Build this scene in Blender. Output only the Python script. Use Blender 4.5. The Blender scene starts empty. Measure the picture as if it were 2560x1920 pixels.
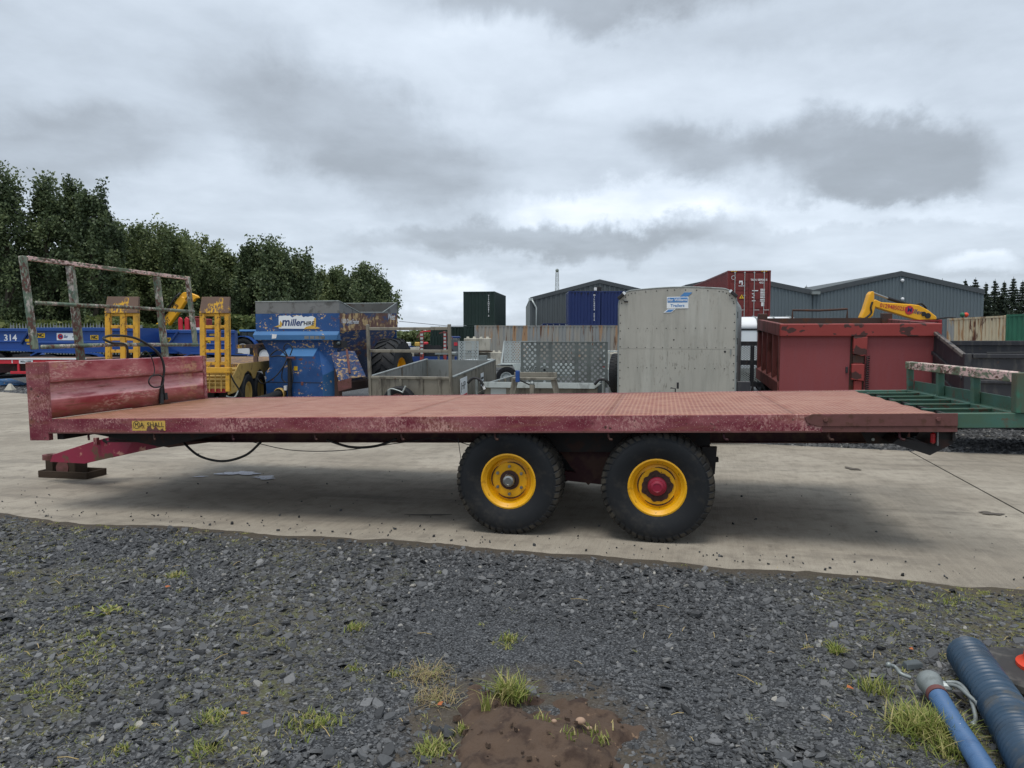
import bpy, math, random
import numpy as np
from mathutils import Vector, Matrix
R = math.radians
sc = bpy.context.scene
COL = sc.collection
random.seed(7)
rng = np.random.default_rng(11)

# ------------------------------------------------------------------ camera
CAM_H, FPX, PITCH = 1.65, 1852.0, R(3.56)
cam = bpy.data.cameras.new('camera')
cam.lens, cam.sensor_width, cam.clip_start, cam.clip_end = 26.04, 36.0, 0.05, 4000
cam_o = bpy.data.objects.new('camera', cam)
cam_o.location = (0, 0, CAM_H)
cam_o.rotation_euler = (R(90) - PITCH, 0, 0)
COL.objects.link(cam_o)
sc.camera = cam_o

# ------------------------------------------------------------------ world (overcast sky)
SUN_EL, SUN_AZ = R(73), R(200)
W = bpy.data.worlds.new('World')
sc.world = W
W.use_nodes = True
nt = W.node_tree
nt.nodes.clear()

class NG:
    """small helper for node graphs"""
    def __init__(s, tree): s.t = tree
    def n(s, kind, **kw):
        nd = s.t.nodes.new(kind)
        for k, v in kw.items(): setattr(nd, k, v)
        return nd
    def link(s, a, b): s.t.links.new(a, b)
    def m(s, op, a, b=0.0, c=0.0, clamp=False):
        nd = s.n('ShaderNodeMath', operation=op, use_clamp=clamp)
        for i, v in enumerate((a, b, c)):
            if isinstance(v, (int, float)): nd.inputs[i].default_value = v
            else: s.link(v, nd.inputs[i])
        return nd.outputs[0]
    def vec(s, x, y, z):
        nd = s.n('ShaderNodeCombineXYZ')
        for i, v in enumerate((x, y, z)):
            if isinstance(v, (int, float)): nd.inputs[i].default_value = v
            else: s.link(v, nd.inputs[i])
        return nd.outputs[0]
    def noise(s, vec, scale=1.0, detail=5.0, rough=0.55, dist=0.0):
        nd = s.n('ShaderNodeTexNoise')
        nd.inputs['Scale'].default_value = scale
        nd.inputs['Detail'].default_value = detail
        nd.inputs['Roughness'].default_value = rough
        nd.inputs['Distortion'].default_value = dist
        if vec is not None: s.link(vec, nd.inputs['Vector'])
        return nd.outputs['Fac']
    def smooth(s, v, a, b):
        nd = s.n('ShaderNodeMapRange', interpolation_type='SMOOTHSTEP')
        s.link(v, nd.inputs[0])
        nd.inputs[1].default_value, nd.inputs[2].default_value = a, b
        return nd.outputs[0]
    def mix(s, f, a, b, mode='MIX'):
        nd = s.n('ShaderNodeMixRGB', blend_type=mode)
        for i, v in enumerate((f, a, b)):
            if isinstance(v, (int, float)): nd.inputs[i].default_value = v
            elif isinstance(v, (tuple, list)): nd.inputs[i].default_value = (*v[:3], 1)
            else: s.link(v, nd.inputs[i])
        return nd.outputs[0]

g = NG(nt)
tc = g.n('ShaderNodeTexCoord')
sep = g.n('ShaderNodeSeparateXYZ')
g.link(tc.outputs['Generated'], sep.inputs[0])
dx, dy, dz = sep.outputs
zc = g.m('ADD', g.m('MAXIMUM', dz, 0.0), 0.13)
plane = g.vec(g.m('DIVIDE', dx, zc), g.m('DIVIDE', dy, zc), 0.0)
n1 = g.noise(plane, 0.85, 8, 0.55, 0.35)
n2 = g.noise(plane, 2.6, 7, 0.55, 0.2)
puff = g.noise(g.vec(dx, dy, g.m('MULTIPLY', dz, 2.3)), 5.2, 9, 0.58, 0.15)
front = g.smooth(dy, 0.05, 0.3)
yy = g.m('MAXIMUM', dy, 0.1)
wob = g.noise(tc.outputs['Generated'], 4.5, 7, 0.6, 0.3)
wob2 = g.noise(g.vec(dx, dz, 3.0), 7.0, 8, 0.62, 0.2)
az = g.m('ADD', g.m('DIVIDE', dx, yy), g.m('MULTIPLY', g.m('SUBTRACT', wob, 0.5), 0.22))
el = g.m('ADD', g.m('DIVIDE', dz, yy), g.m('MULTIPLY', g.m('SUBTRACT', wob2, 0.5), 0.15))
def cloud(a, e, ra, re, tilt=0.0, soft=(1.12, 0.45)):
    u = g.m('SUBTRACT', az, a)
    v = g.m('SUBTRACT', g.m('SUBTRACT', el, e), g.m('MULTIPLY', u, tilt))
    u = g.m('DIVIDE', u, ra); v = g.m('DIVIDE', v, re)
    d = g.m('SQRT', g.m('ADD', g.m('MULTIPLY', u, u), g.m('MULTIPLY', v, v)))
    return g.m('MULTIPLY', g.smooth(d, soft[0], soft[1]), front)
# overall tone of the layer: 0 dark, 1 bright
tone = g.m('ADD', 0.60, g.m('MULTIPLY', g.m('SUBTRACT', n1, 0.5), 0.50))
tone = g.m('ADD', tone, g.m('MULTIPLY', g.m('SUBTRACT', n2, 0.5), 0.30))
tone = g.m('ADD', tone, g.m('MULTIPLY', g.m('SUBTRACT', puff, 0.5), 0.42))
for args, w in (((-0.21, 0.262, 0.24, 0.095, -0.30), -0.25), ((0.51, 0.236, 0.17, 0.072, -0.05, (1.08, 0.60)), -0.36),
                ((0.10, 0.455, 0.27, 0.055, 0.05), -0.32), ((-0.62, 0.25, 0.24, 0.065, 0.0), -0.20),
                ((0.02, 0.128, 0.32, 0.028, 0.02), -0.26), ((0.27, 0.25, 0.13, 0.05, 0.0), -0.20),
                ((0.16, 0.176, 0.24, 0.030, 0.02), 0.24), ((0.42, 0.33, 0.4, 0.06, 0.05), 0.10),
                ((-0.15, 0.40, 0.3, 0.07, -0.3), 0.10), ((-0.09, 0.048, 0.12, 0.03, 0.0), 0.22),
                ((0.50, 0.165, 0.3, 0.02, 0.0), 0.16), ((0.62, 0.085, 0.08, 0.018, 0.0), 0.22)):
    tone = g.m('ADD', tone, g.m('MULTIPLY', cloud(*args), w))
ramp = g.n('ShaderNodeValToRGB')
cr = ramp.color_ramp
cr.elements[0].position, cr.elements[0].color = 0.0, (0.232, 0.258, 0.285, 1)
cr.elements[1].position, cr.elements[1].color = 1.0, (0.82, 0.87, 0.92, 1)
for p, c in ((0.28, (0.318, 0.356, 0.402)), (0.55, (0.468, 0.528, 0.60)), (0.78, (0.60, 0.67, 0.755))):
    e = cr.elements.new(p); e.color = (*c, 1)
g.link(tone, ramp.inputs[0])
sky = g.n('ShaderNodeTexSky', sky_type='NISHITA')
sky.sun_disc = False
sky.sun_elevation, sky.sun_rotation = SUN_EL, SUN_AZ
bg1 = g.n('ShaderNodeBackground'); bg1.inputs[1].default_value = 0.09
g.link(sky.outputs[0], bg1.inputs[0])
bg2 = g.n('ShaderNodeBackground'); bg2.inputs[1].default_value = 0.93
g.link(ramp.outputs[0], bg2.inputs[0])
mx = g.n('ShaderNodeMixShader'); mx.inputs[0].default_value = 0.93
g.link(bg1.outputs[0], mx.inputs[1]); g.link(bg2.outputs[0], mx.inputs[2])
wo = g.n('ShaderNodeOutputWorld'); g.link(mx.outputs[0], wo.inputs[0])

# ------------------------------------------------------------------ sun (veiled by cloud)
sl = bpy.data.lights.new('sun', 'SUN')
sl.energy, sl.angle, sl.color = 1.5, R(26), (1.0, 0.96, 0.9)
so = bpy.data.objects.new('sun', sl)
so.rotation_euler = (R(90) - SUN_EL, 0, R(180) - SUN_AZ)
COL.objects.link(so)
so.location = (0, 0, 60)
vs = sc.view_settings
sc.display_settings.display_device = 'sRGB'
vs.view_transform, vs.look, vs.exposure, vs.gamma = 'Standard', 'None', 0.52, 1.0
vs.use_curve_mapping = False
sc.cycles.max_bounces = 6
sc.cycles.use_denoising = True

# ------------------------------------------------------------------ measuring helpers
def at(px, py, Y):
    """world point seen at photo pixel (2560 wide) at distance Y"""
    a, b = (px - 1280) / FPX, (960 - py) / FPX
    d = Vector((a, math.cos(PITCH) + b * math.sin(PITCH), -math.sin(PITCH) + b * math.cos(PITCH)))
    k = Y / d.y
    return Vector((d.x * k, Y, CAM_H + d.z * k))
def ground(px, py):
    a, b = (px - 1280) / FPX, (960 - py) / FPX
    d = Vector((a, math.cos(PITCH) + b * math.sin(PITCH), -math.sin(PITCH) + b * math.cos(PITCH)))
    k = -CAM_H / d.z
    return Vector((d.x * k, d.y * k, 0))
def q(v): return v * 2560 / 2212          # measurements taken on the 2212 px view

# ------------------------------------------------------------------ object helpers
def tag(o, label=None, cat=None, group=None, kind=None):
    for k, v in (('label', label), ('category', cat), ('group', group), ('kind', kind)):
        if v: o[k] = v
    return o
def thing(name, label, cat, loc, yaw=0.0, group=None, rot=None):
    o = bpy.data.objects.new(name, None)
    o.empty_display_size = 0.2
    COL.objects.link(o)
    o.location = loc
    o.rotation_euler = rot if rot else (0, 0, -R(yaw))
    return tag(o, label, cat, group)
def node(name, parent, loc=(0, 0, 0), rot=(0, 0, 0)):
    o = bpy.data.objects.new(name, None)
    o.empty_display_size = 0.1
    COL.objects.link(o)
    o.parent = parent
    o.location, o.rotation_euler = loc, rot
    return o
def linkmesh(name, me, parent=None, loc=None, rot=None, label=None):
    o = bpy.data.objects.new(name, me)
    COL.objects.link(o)
    if parent: o.parent = parent
    if loc: o.location = loc
    if rot: o.rotation_euler = rot
    if label: o['label'] = label
    return o
def kids(o): return [c for c in bpy.data.objects if c.parent == o]
def copy_tree(o, parent=None):
    c = o.copy(); COL.objects.link(c); c.parent = parent
    for ch in list(o.children): copy_tree(ch, c)
    return c

class MB:
    def __init__(s): s.v, s.f = [], []
    def add(s, vs, fs):
        b = len(s.v)
        s.v += [tuple(p) for p in vs]
        s.f += [tuple(i + b for i in f) for f in fs]
        return s
    def box(s, x0, x1, y0, y1, z0, z1):
        return s.add([(x0, y0, z0), (x1, y0, z0), (x1, y1, z0), (x0, y1, z0), (x0, y0, z1), (x1, y0, z1), (x1, y1, z1), (x0, y1, z1)],
                     [(0, 3, 2, 1), (4, 5, 6, 7), (0, 1, 5, 4), (1, 2, 6, 5), (2, 3, 7, 6), (3, 0, 4, 7)])
    def hexa(s, p):      # eight corners in box order
        return s.add(p, [(0, 3, 2, 1), (4, 5, 6, 7), (0, 1, 5, 4), (1, 2, 6, 5), (2, 3, 7, 6), (3, 0, 4, 7)])
    def bar(s, a, b, w, h, up=(0, 0, 1)):
        a, b = Vector(a), Vector(b)
        d = (b - a).normalized(); up = Vector(up)
        if abs(d.dot(up)) > 0.98: up = Vector((0, 1, 0))
        x = d.cross(up).normalized() * (w / 2); z = x.cross(d).normalized() * (h / 2)
        return s.hexa([a - x - z, a + x - z, b + x - z, b - x - z, a - x + z, a + x + z, b + x + z, b - x + z])
    def cyl(s, a, b, r, n=12, r2=None, caps=True):
        a, b = Vector(a), Vector(b)
        r2 = r if r2 is None else r2
        d = (b - a).normalized()
        x = d.orthogonal().normalized(); y = d.cross(x)
        vs = []
        for c, rr in ((a, r), (b, r2)):
            for i in range(n):
                t = 2 * math.pi * i / n
                vs.append(c + (x * math.cos(t) + y * math.sin(t)) * rr)
        fs = [(i, (i + 1) % n, n + (i + 1) % n, n + i) for i in range(n)]
        if caps: fs += [tuple(range(n - 1, -1, -1)), tuple(range(n, 2 * n))]
        return s.add(vs, fs)
    def tube(s, pts, r, n=8, radii=None, closed=False):
        pts = [Vector(p) for p in pts]
        N = len(pts); vs = []; x = None
        for i, p in enumerate(pts):
            d = (pts[(i + 1) % N if closed else min(i + 1, N - 1)] - pts[(i - 1) % N if closed else max(i - 1, 0)]).normalized()
            if x is None: x = d.orthogonal().normalized()
            else:
                x = x - d * x.dot(d)
                x = x.normalized() if x.length > 1e-6 else d.orthogonal().normalized()
            y = d.cross(x); rr = radii[i] if radii else r
            for k in range(n):
                t = 2 * math.pi * k / n
                vs.append(p + (x * math.cos(t) + y * math.sin(t)) * rr)
        fs = []
        for i in range(N if closed else N - 1):
            j = (i + 1) % N
            for k in range(n):
                k2 = (k + 1) % n
                fs.append((i * n + k, i * n + k2, j * n + k2, j * n + k))
        if not closed: fs += [tuple(range(n - 1, -1, -1)), tuple((N - 1) * n + k for k in range(n))]
        return s.add(vs, fs)
    def lathe(s, prof, c=(0, 0, 0), axis='y', n=32, closed=False):
        """prof: list of (radius, offset along the axis)"""
        c = Vector(c); vs = []
        for r, o in prof:
            for i in range(n):
                t = 2 * math.pi * i / n
                a, b = r * math.cos(t), r * math.sin(t)
                vs.append(c + (Vector((a, o, b)) if axis == 'y' else Vector((o, a, b)) if axis == 'x' else Vector((a, b, o))))
        fs = []
        m = len(prof)
        for j in range(m if closed else m - 1):
            k = (j + 1) % m
            for i in range(n):
                i2 = (i + 1) % n
                fs.append((j * n + i, j * n + i2, k * n + i2, k * n + i))
        return s.add(vs, fs)
    def prism(s, poly, y0, y1, plane='xz'):
        """2-D outline pulled along the third axis"""
        n = len(poly)
        def P(a, b, o):
            return (a, o, b) if plane == 'xz' else (o, a, b) if plane == 'yz' else (a, b, o)
        vs = [P(a, b, y0) for a, b in poly] + [P(a, b, y1) for a, b in poly]
        fs = [tuple(range(n)), tuple(range(2 * n - 1, n - 1, -1))] + [(i, n + i, n + (i + 1) % n, (i + 1) % n) for i in range(n)]
        return s.add(vs, fs)
    def sphere(s, c, r, n=10, m=7, sq=(1, 1, 1)):
        vs = []; fs = []
        for j in range(m + 1):
            p = math.pi * j / m
            for i in range(n):
                t = 2 * math.pi * i / n
                vs.append((c[0] + r * sq[0] * math.sin(p) * math.cos(t), c[1] + r * sq[1] * math.sin(p) * math.sin(t), c[2] + r * sq[2] * math.cos(p)))
        for j in range(m):
            for i in range(n):
                i2 = (i + 1) % n
                fs.append((j * n + i, (j + 1) * n + i, (j + 1) * n + i2, j * n + i2))
        return s.add(vs, fs)
    def mesh(s, name, m, smooth=False):
        me = bpy.data.meshes.new(name)
        me.from_pydata(s.v, [], s.f)
        if m: me.materials.append(m)
        if smooth:
            me.shade_smooth()
        me.update()
        return me
    def build(s, name, m, parent=None, smooth=False, bevel=0.0, label=None, loc=None, rot=None, solid=0.0, auto=None):
        me = s.mesh(name, m, smooth)
        import bmesh
        bm = bmesh.new(); bm.from_mesh(me)
        bmesh.ops.recalc_face_normals(bm, faces=bm.faces)
        bm.to_mesh(me); bm.free()
        if auto: me.set_sharp_from_angle(angle=R(auto))
        o = linkmesh(name, me, parent, loc, rot, label)
        if solid:
            md = o.modifiers.new('s', 'SOLIDIFY'); md.thickness = solid; md.offset = 0
        if bevel:
            md = o.modifiers.new('b', 'BEVEL'); md.width = bevel; md.segments = 1; md.limit_method = 'ANGLE'; md.angle_limit = R(40)
        return o

def npmesh(name, verts, loops, starts, mat_, attrs=None):
    me = bpy.data.meshes.new(name)
    nv, nl, nf = len(verts), len(loops), len(starts)
    me.vertices.add(nv); me.loops.add(nl); me.polygons.add(nf)
    me.vertices.foreach_set('co', np.ascontiguousarray(verts, dtype=np.float32).ravel())
    me.loops.foreach_set('vertex_index', np.ascontiguousarray(loops, dtype=np.int32).ravel())
    me.polygons.foreach_set('loop_start', np.ascontiguousarray(starts, dtype=np.int32))
    me.update(calc_edges=True)
    for k, v in (attrs or {}).items():
        a = me.attributes.new(k, 'FLOAT', 'POINT')
        a.data.foreach_set('value', np.ascontiguousarray(v, dtype=np.float32))
    me.materials.append(mat_)
    me.shade_flat()
    return me

# ------------------------------------------------------------------ materials
def C(h):
    h = h.lstrip('#')
    out = []
    for i in (0, 2, 4):
        v = int(h[i:i + 2], 16) / 255
        out.append(v / 12.92 if v <= 0.04045 else ((v + 0.055) / 1.055) ** 2.4)
    return tuple(out)
def sc3(c, k): return tuple(min(0.85, x * k) for x in c)
seedv = [0.0]
def mat(name, col, rough=0.6, metal=0.0, var=0.14, vs_=2.0, layers=(), bump=None, spec=0.4, hue=None):
    """paint with uneven tone; layers = rust, chips, dirt, painted sheen and shade: dict(c, s, t, w, d, r)"""
    m = bpy.data.materials.new(name)
    m.use_nodes = True
    t = m.node_tree
    gg = NG(t)
    b = t.nodes['Principled BSDF']
    co = gg.n('ShaderNodeTexCoord').outputs['Object']
    def coords(s):
        seedv[0] += 3.71
        mp = gg.n('ShaderNodeMapping')
        mp.inputs['Location'].default_value = (seedv[0], seedv[0] * 0.7, -seedv[0] * 0.3)
        mp.inputs['Scale'].default_value = s if isinstance(s, tuple) else (s, s, s)
        gg.link(co, mp.inputs['Vector'])
        return mp.outputs[0]
    nz = gg.noise(coords(vs_), 1.0, 6, 0.6)
    c = gg.mix(nz, sc3(col, 1 - var * 2.2), sc3(col, 1 + var * 2.0))
    rg = gg.m('ADD', rough - 0.08, gg.m('MULTIPLY', nz, 0.16))
    for L in layers:
        n = gg.noise(coords(L['s']), 1.0, L.get('d', 7), L.get('ro', 0.62), L.get('di', 0.0))
        msk = gg.smooth(n, L['t'] - L.get('w', 0.03), L['t'] + L.get('w', 0.03))
        if 'g' in L:
            gs, gt, gw = L['g']
            msk = gg.m('MULTIPLY', msk, gg.smooth(gg.noise(coords(gs), 1.0, 5, 0.6), gt - gw, gt + gw))
        if 'zb' in L:          # a band of the object's own height
            z0, z1, z2, z3 = L['zb']
            sp = gg.n('ShaderNodeSeparateXYZ'); gg.link(co, sp.inputs[0])
            msk = gg.m('MULTIPLY', msk, gg.m('MULTIPLY', gg.smooth(sp.outputs[2], z0, z1), gg.smooth(sp.outputs[2], z3, z2)))
        if 'k' in L: msk = gg.m('MULTIPLY', msk, L['k'])
        c = gg.mix(msk, c, L['c'])
        if 'r' in L:
            rg = gg.m('ADD', gg.m('MULTIPLY', rg, gg.m('SUBTRACT', 1.0, msk)), gg.m('MULTIPLY', msk, L['r']))
    gg.link(c, b.inputs['Base Color'])
    gg.link(rg, b.inputs['Roughness'])
    b.inputs['Metallic'].default_value = metal
    b.inputs['Specular IOR Level'].default_value = spec
    if bump:
        n = gg.noise(coords(bump[0]), 1.0, 6, 0.6)
        bp = gg.n('ShaderNodeBump'); bp.inputs['Strength'].default_value = bump[1]; bp.inputs['Distance'].default_value = bump[2] if len(bump) > 2 else 0.02
        gg.link(n, bp.inputs['Height']); gg.link(bp.outputs[0], b.inputs['Normal'])
    return m
RUST = C('4a3026'); RUST2 = C('7a4a2c'); DUST = C('a08a74')
M = {}
M['red_beam'] = mat('red_beam_paint', C('6e1c2f'), 0.55, layers=(
    dict(c=C('aa6a6c'), s=(2.2, 2.2, 5), t=0.50, w=0.16, k=0.62), dict(c=C('8a5a48'), s=(1.4, 1.4, 9), t=0.56, w=0.08, k=0.6), dict(c=C('d8a89e'), s=(60, 60, 38), t=0.52, w=0.07, k=0.65, g=((1.7, 1.7, 5), 0.55, 0.12)),
    dict(c=C('e6c8bc'), s=(110, 110, 80), t=0.63, w=0.03, k=0.55), dict(c=C('7a4a34'), s=(2.4, 2.4, 7), t=0.62, w=0.08, k=0.8), dict(c=C('4a332a'), s=(26, 26, 26), t=0.63, w=0.03, g=((2, 2, 4), 0.5, 0.08))), bump=(60, 0.2, 0.004))
M['red_head'] = mat('red_headboard_paint', C('962c3a'), 0.34, spec=0.55, layers=(
    dict(c=C('c67c7c'), s=(4, 1.4, 5), t=0.47, w=0.14, k=0.8), dict(c=C('e2bcae'), s=(60, 20, 60), t=0.53, w=0.07, k=0.65, g=((3, 1.6, 5), 0.55, 0.08)),
    dict(c=C('e8cfc4'), s=(130, 60, 130), t=0.66, w=0.03, k=0.6), dict(c=C('c89a78'), s=(22, 12, 22), t=0.50, w=0.10, k=0.8, g=((2.2, 1.6, 2.2), 0.60, 0.05)),
    dict(c=C('dba6a4'), s=(8, 2.2, 20), t=0.42, w=0.14, k=0.8, zb=(1.045, 1.075, 1.12, 1.19)), dict(c=C('8c5e48'), s=(9, 4, 22), t=0.46, w=0.12, k=0.75, zb=(0.6, 0.7, 0.93, 1.03)), dict(c=C('6a4434'), s=(9, 4, 14), t=0.46, w=0.12, k=0.8, zb=(1.20, 1.215, 1.235, 1.262)),  # pink band: sky sheen painted on slope; last band: overhang shade painted on ledge
    dict(c=C('7a4a38'), s=(9, 3, 26), t=0.60, w=0.06, k=0.7, g=((3, 2, 3), 0.5, 0.08))), bump=(40, 0.15, 0.004))
M['red_dark'] = mat('dark_red_chassis', C('38101a'), 0.6, layers=(dict(c=RUST, s=5, t=0.5, w=0.08),))
M['crimson'] = mat('crimson_drawbar_paint', C('861c3a'), 0.5, layers=(dict(c=C('c08a78'), s=7, t=0.64, w=0.04), dict(c=C('5c4632'), s=2.6, t=0.60, w=0.03)))
M['rust_plate'] = mat('rusty_brown_plate', C('6a4440'), 0.75, var=0.12, vs_=5, layers=(dict(c=C('5a3a30'), s=18, t=0.58, w=0.08), dict(c=C('7a4a4c'), s=(3, 3, 8), t=0.6, w=0.06)), bump=(90, 0.3, 0.003))
M['green_worn'] = mat('green_paint_flaking_to_pink', C('566a5a'), 0.6, layers=(
    dict(c=C('7c8672'), s=(10, 10, 4), t=0.50, w=0.10), dict(c=C('cfc0b8'), s=(34, 34, 20), t=0.50, w=0.06, k=0.75, g=((5, 5, 2.5), 0.53, 0.06)), dict(c=C('5a3c32'), s=(40, 40, 24), t=0.48, w=0.04, g=((7, 7, 4), 0.50, 0.06))), bump=(50, 0.25, 0.004))
M['green_solid'] = mat('green_extension_paint', C('42675a'), 0.6, layers=(dict(c=C('46604c'), s=(4, 4, 7), t=0.52, w=0.10, k=0.8), dict(c=C('5c4a3c'), s=24, t=0.54, w=0.05, g=(4, 0.56, 0.05))))
M['green_pink_top'] = mat('green_rail_worn_pink', C('66755e'), 0.6, layers=(dict(c=C('dcbcb4'), s=(40, 18, 40), t=0.46, w=0.04, g=((6, 2.5, 8), 0.47, 0.05)), dict(c=C('5c4034'), s=(50, 20, 50), t=0.53, w=0.04, g=((8, 3, 8), 0.52, 0.05))))
M['green_dirty'] = mat('green_post_brown_grime', C('4c5f4e'), 0.7, layers=(dict(c=C('5c5140'), s=(5, 5, 3), t=0.5, w=0.10, k=0.8), dict(c=C('3a6e5a'), s=(8, 8, 4), t=0.58, w=0.06)))
M['feed_inner'] = mat('dull_feeder_inside', C('5c5c58'), 0.8, var=0.15, layers=(dict(c=C('4a3a30'), s=3, t=0.58, w=0.06),))
M['blackmetal'] = mat('black_underbody_steel', (0.02, 0.018, 0.018), 0.7, layers=(dict(c=C('3a2620'), s=6, t=0.58, w=0.06),))
M['rubber'] = mat('tyre_rubber', C('15181c'), 0.7, var=0.2, vs_=4, layers=(dict(c=C('383530'), s=9, t=0.60, w=0.10, k=0.5),), bump=(40, 0.1, 0.004))
M['rubber_dusty'] = mat('dusty_tyre_tread', C('201f1d'), 0.85, var=0.2, vs_=6, layers=(dict(c=C('4c463c'), s=7, t=0.54, w=0.10, k=0.6),), bump=(60, 0.2, 0.004))
M['hose_black'] = mat('black_rubber_hose', (0.018, 0.019, 0.02), 0.45)
M['rim_yellow'] = mat('yellow_rim_paint', C('eeaa08'), 0.42, var=0.05, layers=(dict(c=C('c88e10'), s=12, t=0.64, w=0.05), dict(c=C('5a4420'), s=36, t=0.655, w=0.025)), spec=0.5)
M['hub_rust'] = mat('rusted_hub_steel', C('3c2620'), 0.7, bump=(60, 0.4, 0.004))
M['chrome'] = mat('dull_chrome', C('a8a8a4'), 0.3, 0.9)
M['hub_red'] = mat('crimson_hub_paint', C('8c1f36'), 0.42)
M['gold_sign'] = mat('yellow_decal', C('d0aa52'), 0.6, layers=(dict(c=C('8a5a30'), s=30, t=0.60, w=0.04, k=0.8),))
M['ink'] = mat('dark_lettering', (0.02, 0.02, 0.022), 0.6)
M['white'] = mat('white_print', (0.74, 0.75, 0.76), 0.6, var=0.03)
M['alu'] = mat('weathered_aluminium', C('a9a79e'), 0.55, 0.25, var=0.07, vs_=1.5, layers=(
    dict(c=C('8e8e86'), s=(12, 12, 1.2), t=0.55, w=0.12, k=0.45), dict(c=C('6c6a62'), s=(34, 34, 9), t=0.58, w=0.04, k=0.6, g=((1.2, 1.2, 1.6), 0.54, 0.08)),
    dict(c=C('bcbcb4'), s=(6, 6, 0.9), t=0.58, w=0.10, k=0.5)), bump=(25, 0.10, 0.004))
M['galv'] = mat('galvanised_steel', C('8d9391'), 0.5, 0.45, var=0.12, vs_=3, layers=(dict(c=C('6c706e'), s=(9, 9, 2), t=0.58, w=0.06, k=0.7),))
M['galv_ramp'] = mat('dull_galvanised_ramp', C('747a78'), 0.5, 0.3, var=0.14, vs_=3, layers=(dict(c=C('5c605e'), s=(6, 6, 3), t=0.56, w=0.08, k=0.7),))
M['galv_dark'] = mat('grimy_galvanised_steel', C('868175'), 0.6, 0.25, var=0.13, vs_=2.5, layers=(dict(c=C('57524a'), s=(7, 7, 2), t=0.57, w=0.07, k=0.8), dict(c=C('6a4e3a'), s=5, t=0.68, w=0.03)))
M['galv_light'] = mat('clean_galvanised_steel', C('b5bcba'), 0.45, 0.3, var=0.08)
M['plywood'] = mat('dirty_plywood_bed', C('7a6254'), 0.85, layers=(dict(c=C('5a4a40'), s=(3, 8, 3), t=0.55, w=0.08),))
M['tip_red'] = mat('red_tipper_paint', C('903a36'), 0.55, var=0.08, layers=(dict(c=C('96403e'), s=1.6, t=0.56, w=0.1, k=0.6), dict(c=C('4a2f2c'), s=(4.2, 4.2, 6), t=0.56, w=0.012, d=2.5)))
M['tip_panel'] = mat('faded_red_tipper_panel', C('8c4648'), 0.65, var=0.05, vs_=1.2, layers=(dict(c=C('8a4c50'), s=(12, 12, 1.6), t=0.54, w=0.12, k=0.5), dict(c=C('7e363c'), s=50, t=0.62, w=0.05, k=0.5)))
M['tip_side'] = mat('rusty_red_tipper_side', C('7c4440'), 0.7, var=0.12, layers=(dict(c=C('5a3026'), s=(7, 7, 2), t=0.56, w=0.06),))
M['rust_in'] = mat('rusty_inner_steel', C('4c3a34'), 0.85, var=0.15, layers=(dict(c=C('5a3a2a'), s=4, t=0.56, w=0.06),))
M['black_tr'] = mat('black_trailer_paint', C('2e2f34'), 0.5, var=0.2, layers=(dict(c=C('4c4a48'), s=(10, 10, 2), t=0.57, w=0.06, k=0.6), dict(c=C('4a3c34'), s=6, t=0.66, w=0.03)))
M['black_edge'] = mat('scuffed_black_edge', C('6a625c'), 0.6, layers=(dict(c=C('2a2a2c'), s=(9, 9, 9), t=0.56, w=0.04),))
M['blue_feed'] = mat('blue_feeder_paint', C('285086'), 0.5, var=0.12, layers=(dict(c=C('123a6c'), s=1.5, t=0.55, w=0.1, k=0.6), dict(c=C('c8a878'), s=(14, 14, 22), t=0.56, w=0.02, g=((2.2, 2.2, 3), 0.565, 0.03)), dict(c=C('6a4430'), s=(10, 10, 10), t=0.58, w=0.03, g=(2.0, 0.56, 0.04)), dict(c=C('d8d8d8'), s=34, t=0.70, w=0.01)))
M['blue_feed_worn'] = mat('blue_feeder_paint_peeling', C('29406a'), 0.55, var=0.15, layers=(dict(c=C('6e4434'), s=(7, 3, 7), t=0.54, w=0.06, g=((1, 0.8, 1.4), 0.52, 0.05)), dict(c=C('bc9a66'), s=(10, 4, 18), t=0.545, w=0.025, g=((1.6, 1, 1.6), 0.50, 0.06)), dict(c=C('d8d0c4'), s=30, t=0.66, w=0.02)))
M['feed_rust_band'] = mat('rusted_feeder_band', C('6b4a40'), 0.7, var=0.15, layers=(dict(c=C('c8aa78'), s=(12, 6, 4), t=0.52, w=0.05, g=((1.5, 0.9, 3), 0.5, 0.06)), dict(c=C('3c4c70'), s=(3, 1.5, 5), t=0.57, w=0.04)))
M['feed_grey'] = mat('grey_feeder_extension', C('7a7b7a'), 0.6, 0.2, var=0.12, layers=(dict(c=C('5c5c5a'), s=4, t=0.56, w=0.06),))
M['feed_light'] = mat('blue_feeder_paint_pale', C('3c6b9a'), 0.5, layers=(dict(c=C('c8a878'), s=(5, 5, 9), t=0.66, w=0.015),))
M['yellow_plant'] = mat('worn_yellow_plant_paint', C('cf9c30'), 0.6, var=0.10, layers=(dict(c=C('5a3f26'), s=(22, 22, 16), t=0.57, w=0.04, g=(3, 0.52, 0.06)), dict(c=C('9a7634'), s=5, t=0.56, w=0.10, k=0.6)))
M['yellow_tan'] = mat('faded_tan_plant_paint', C('b39552'), 0.65, var=0.12, layers=(dict(c=C('6a5030'), s=(14, 14, 10), t=0.55, w=0.06, g=(2, 0.55, 0.06)),))
M['brown_steel'] = mat('bare_brown_steel', C('6a554a'), 0.75, layers=(dict(c=C('d0a030'), s=(34, 34, 12), t=0.50, w=0.04, g=((5, 5, 4), 0.55, 0.04)),))
M['jcb_yellow'] = mat('yellow_excavator_paint', C('f0a814'), 0.4, var=0.05, spec=0.5)
M['dump_blue'] = mat('blue_dump_trailer_paint', C('21488a'), 0.45, var=0.08)
M['dump_blue_dk'] = mat('deep_blue_trailer_paint', C('16356c'), 0.5, var=0.1)
M['red_flat'] = mat('bright_red_trailer_paint', C('c22a38'), 0.5, var=0.08)
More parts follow.
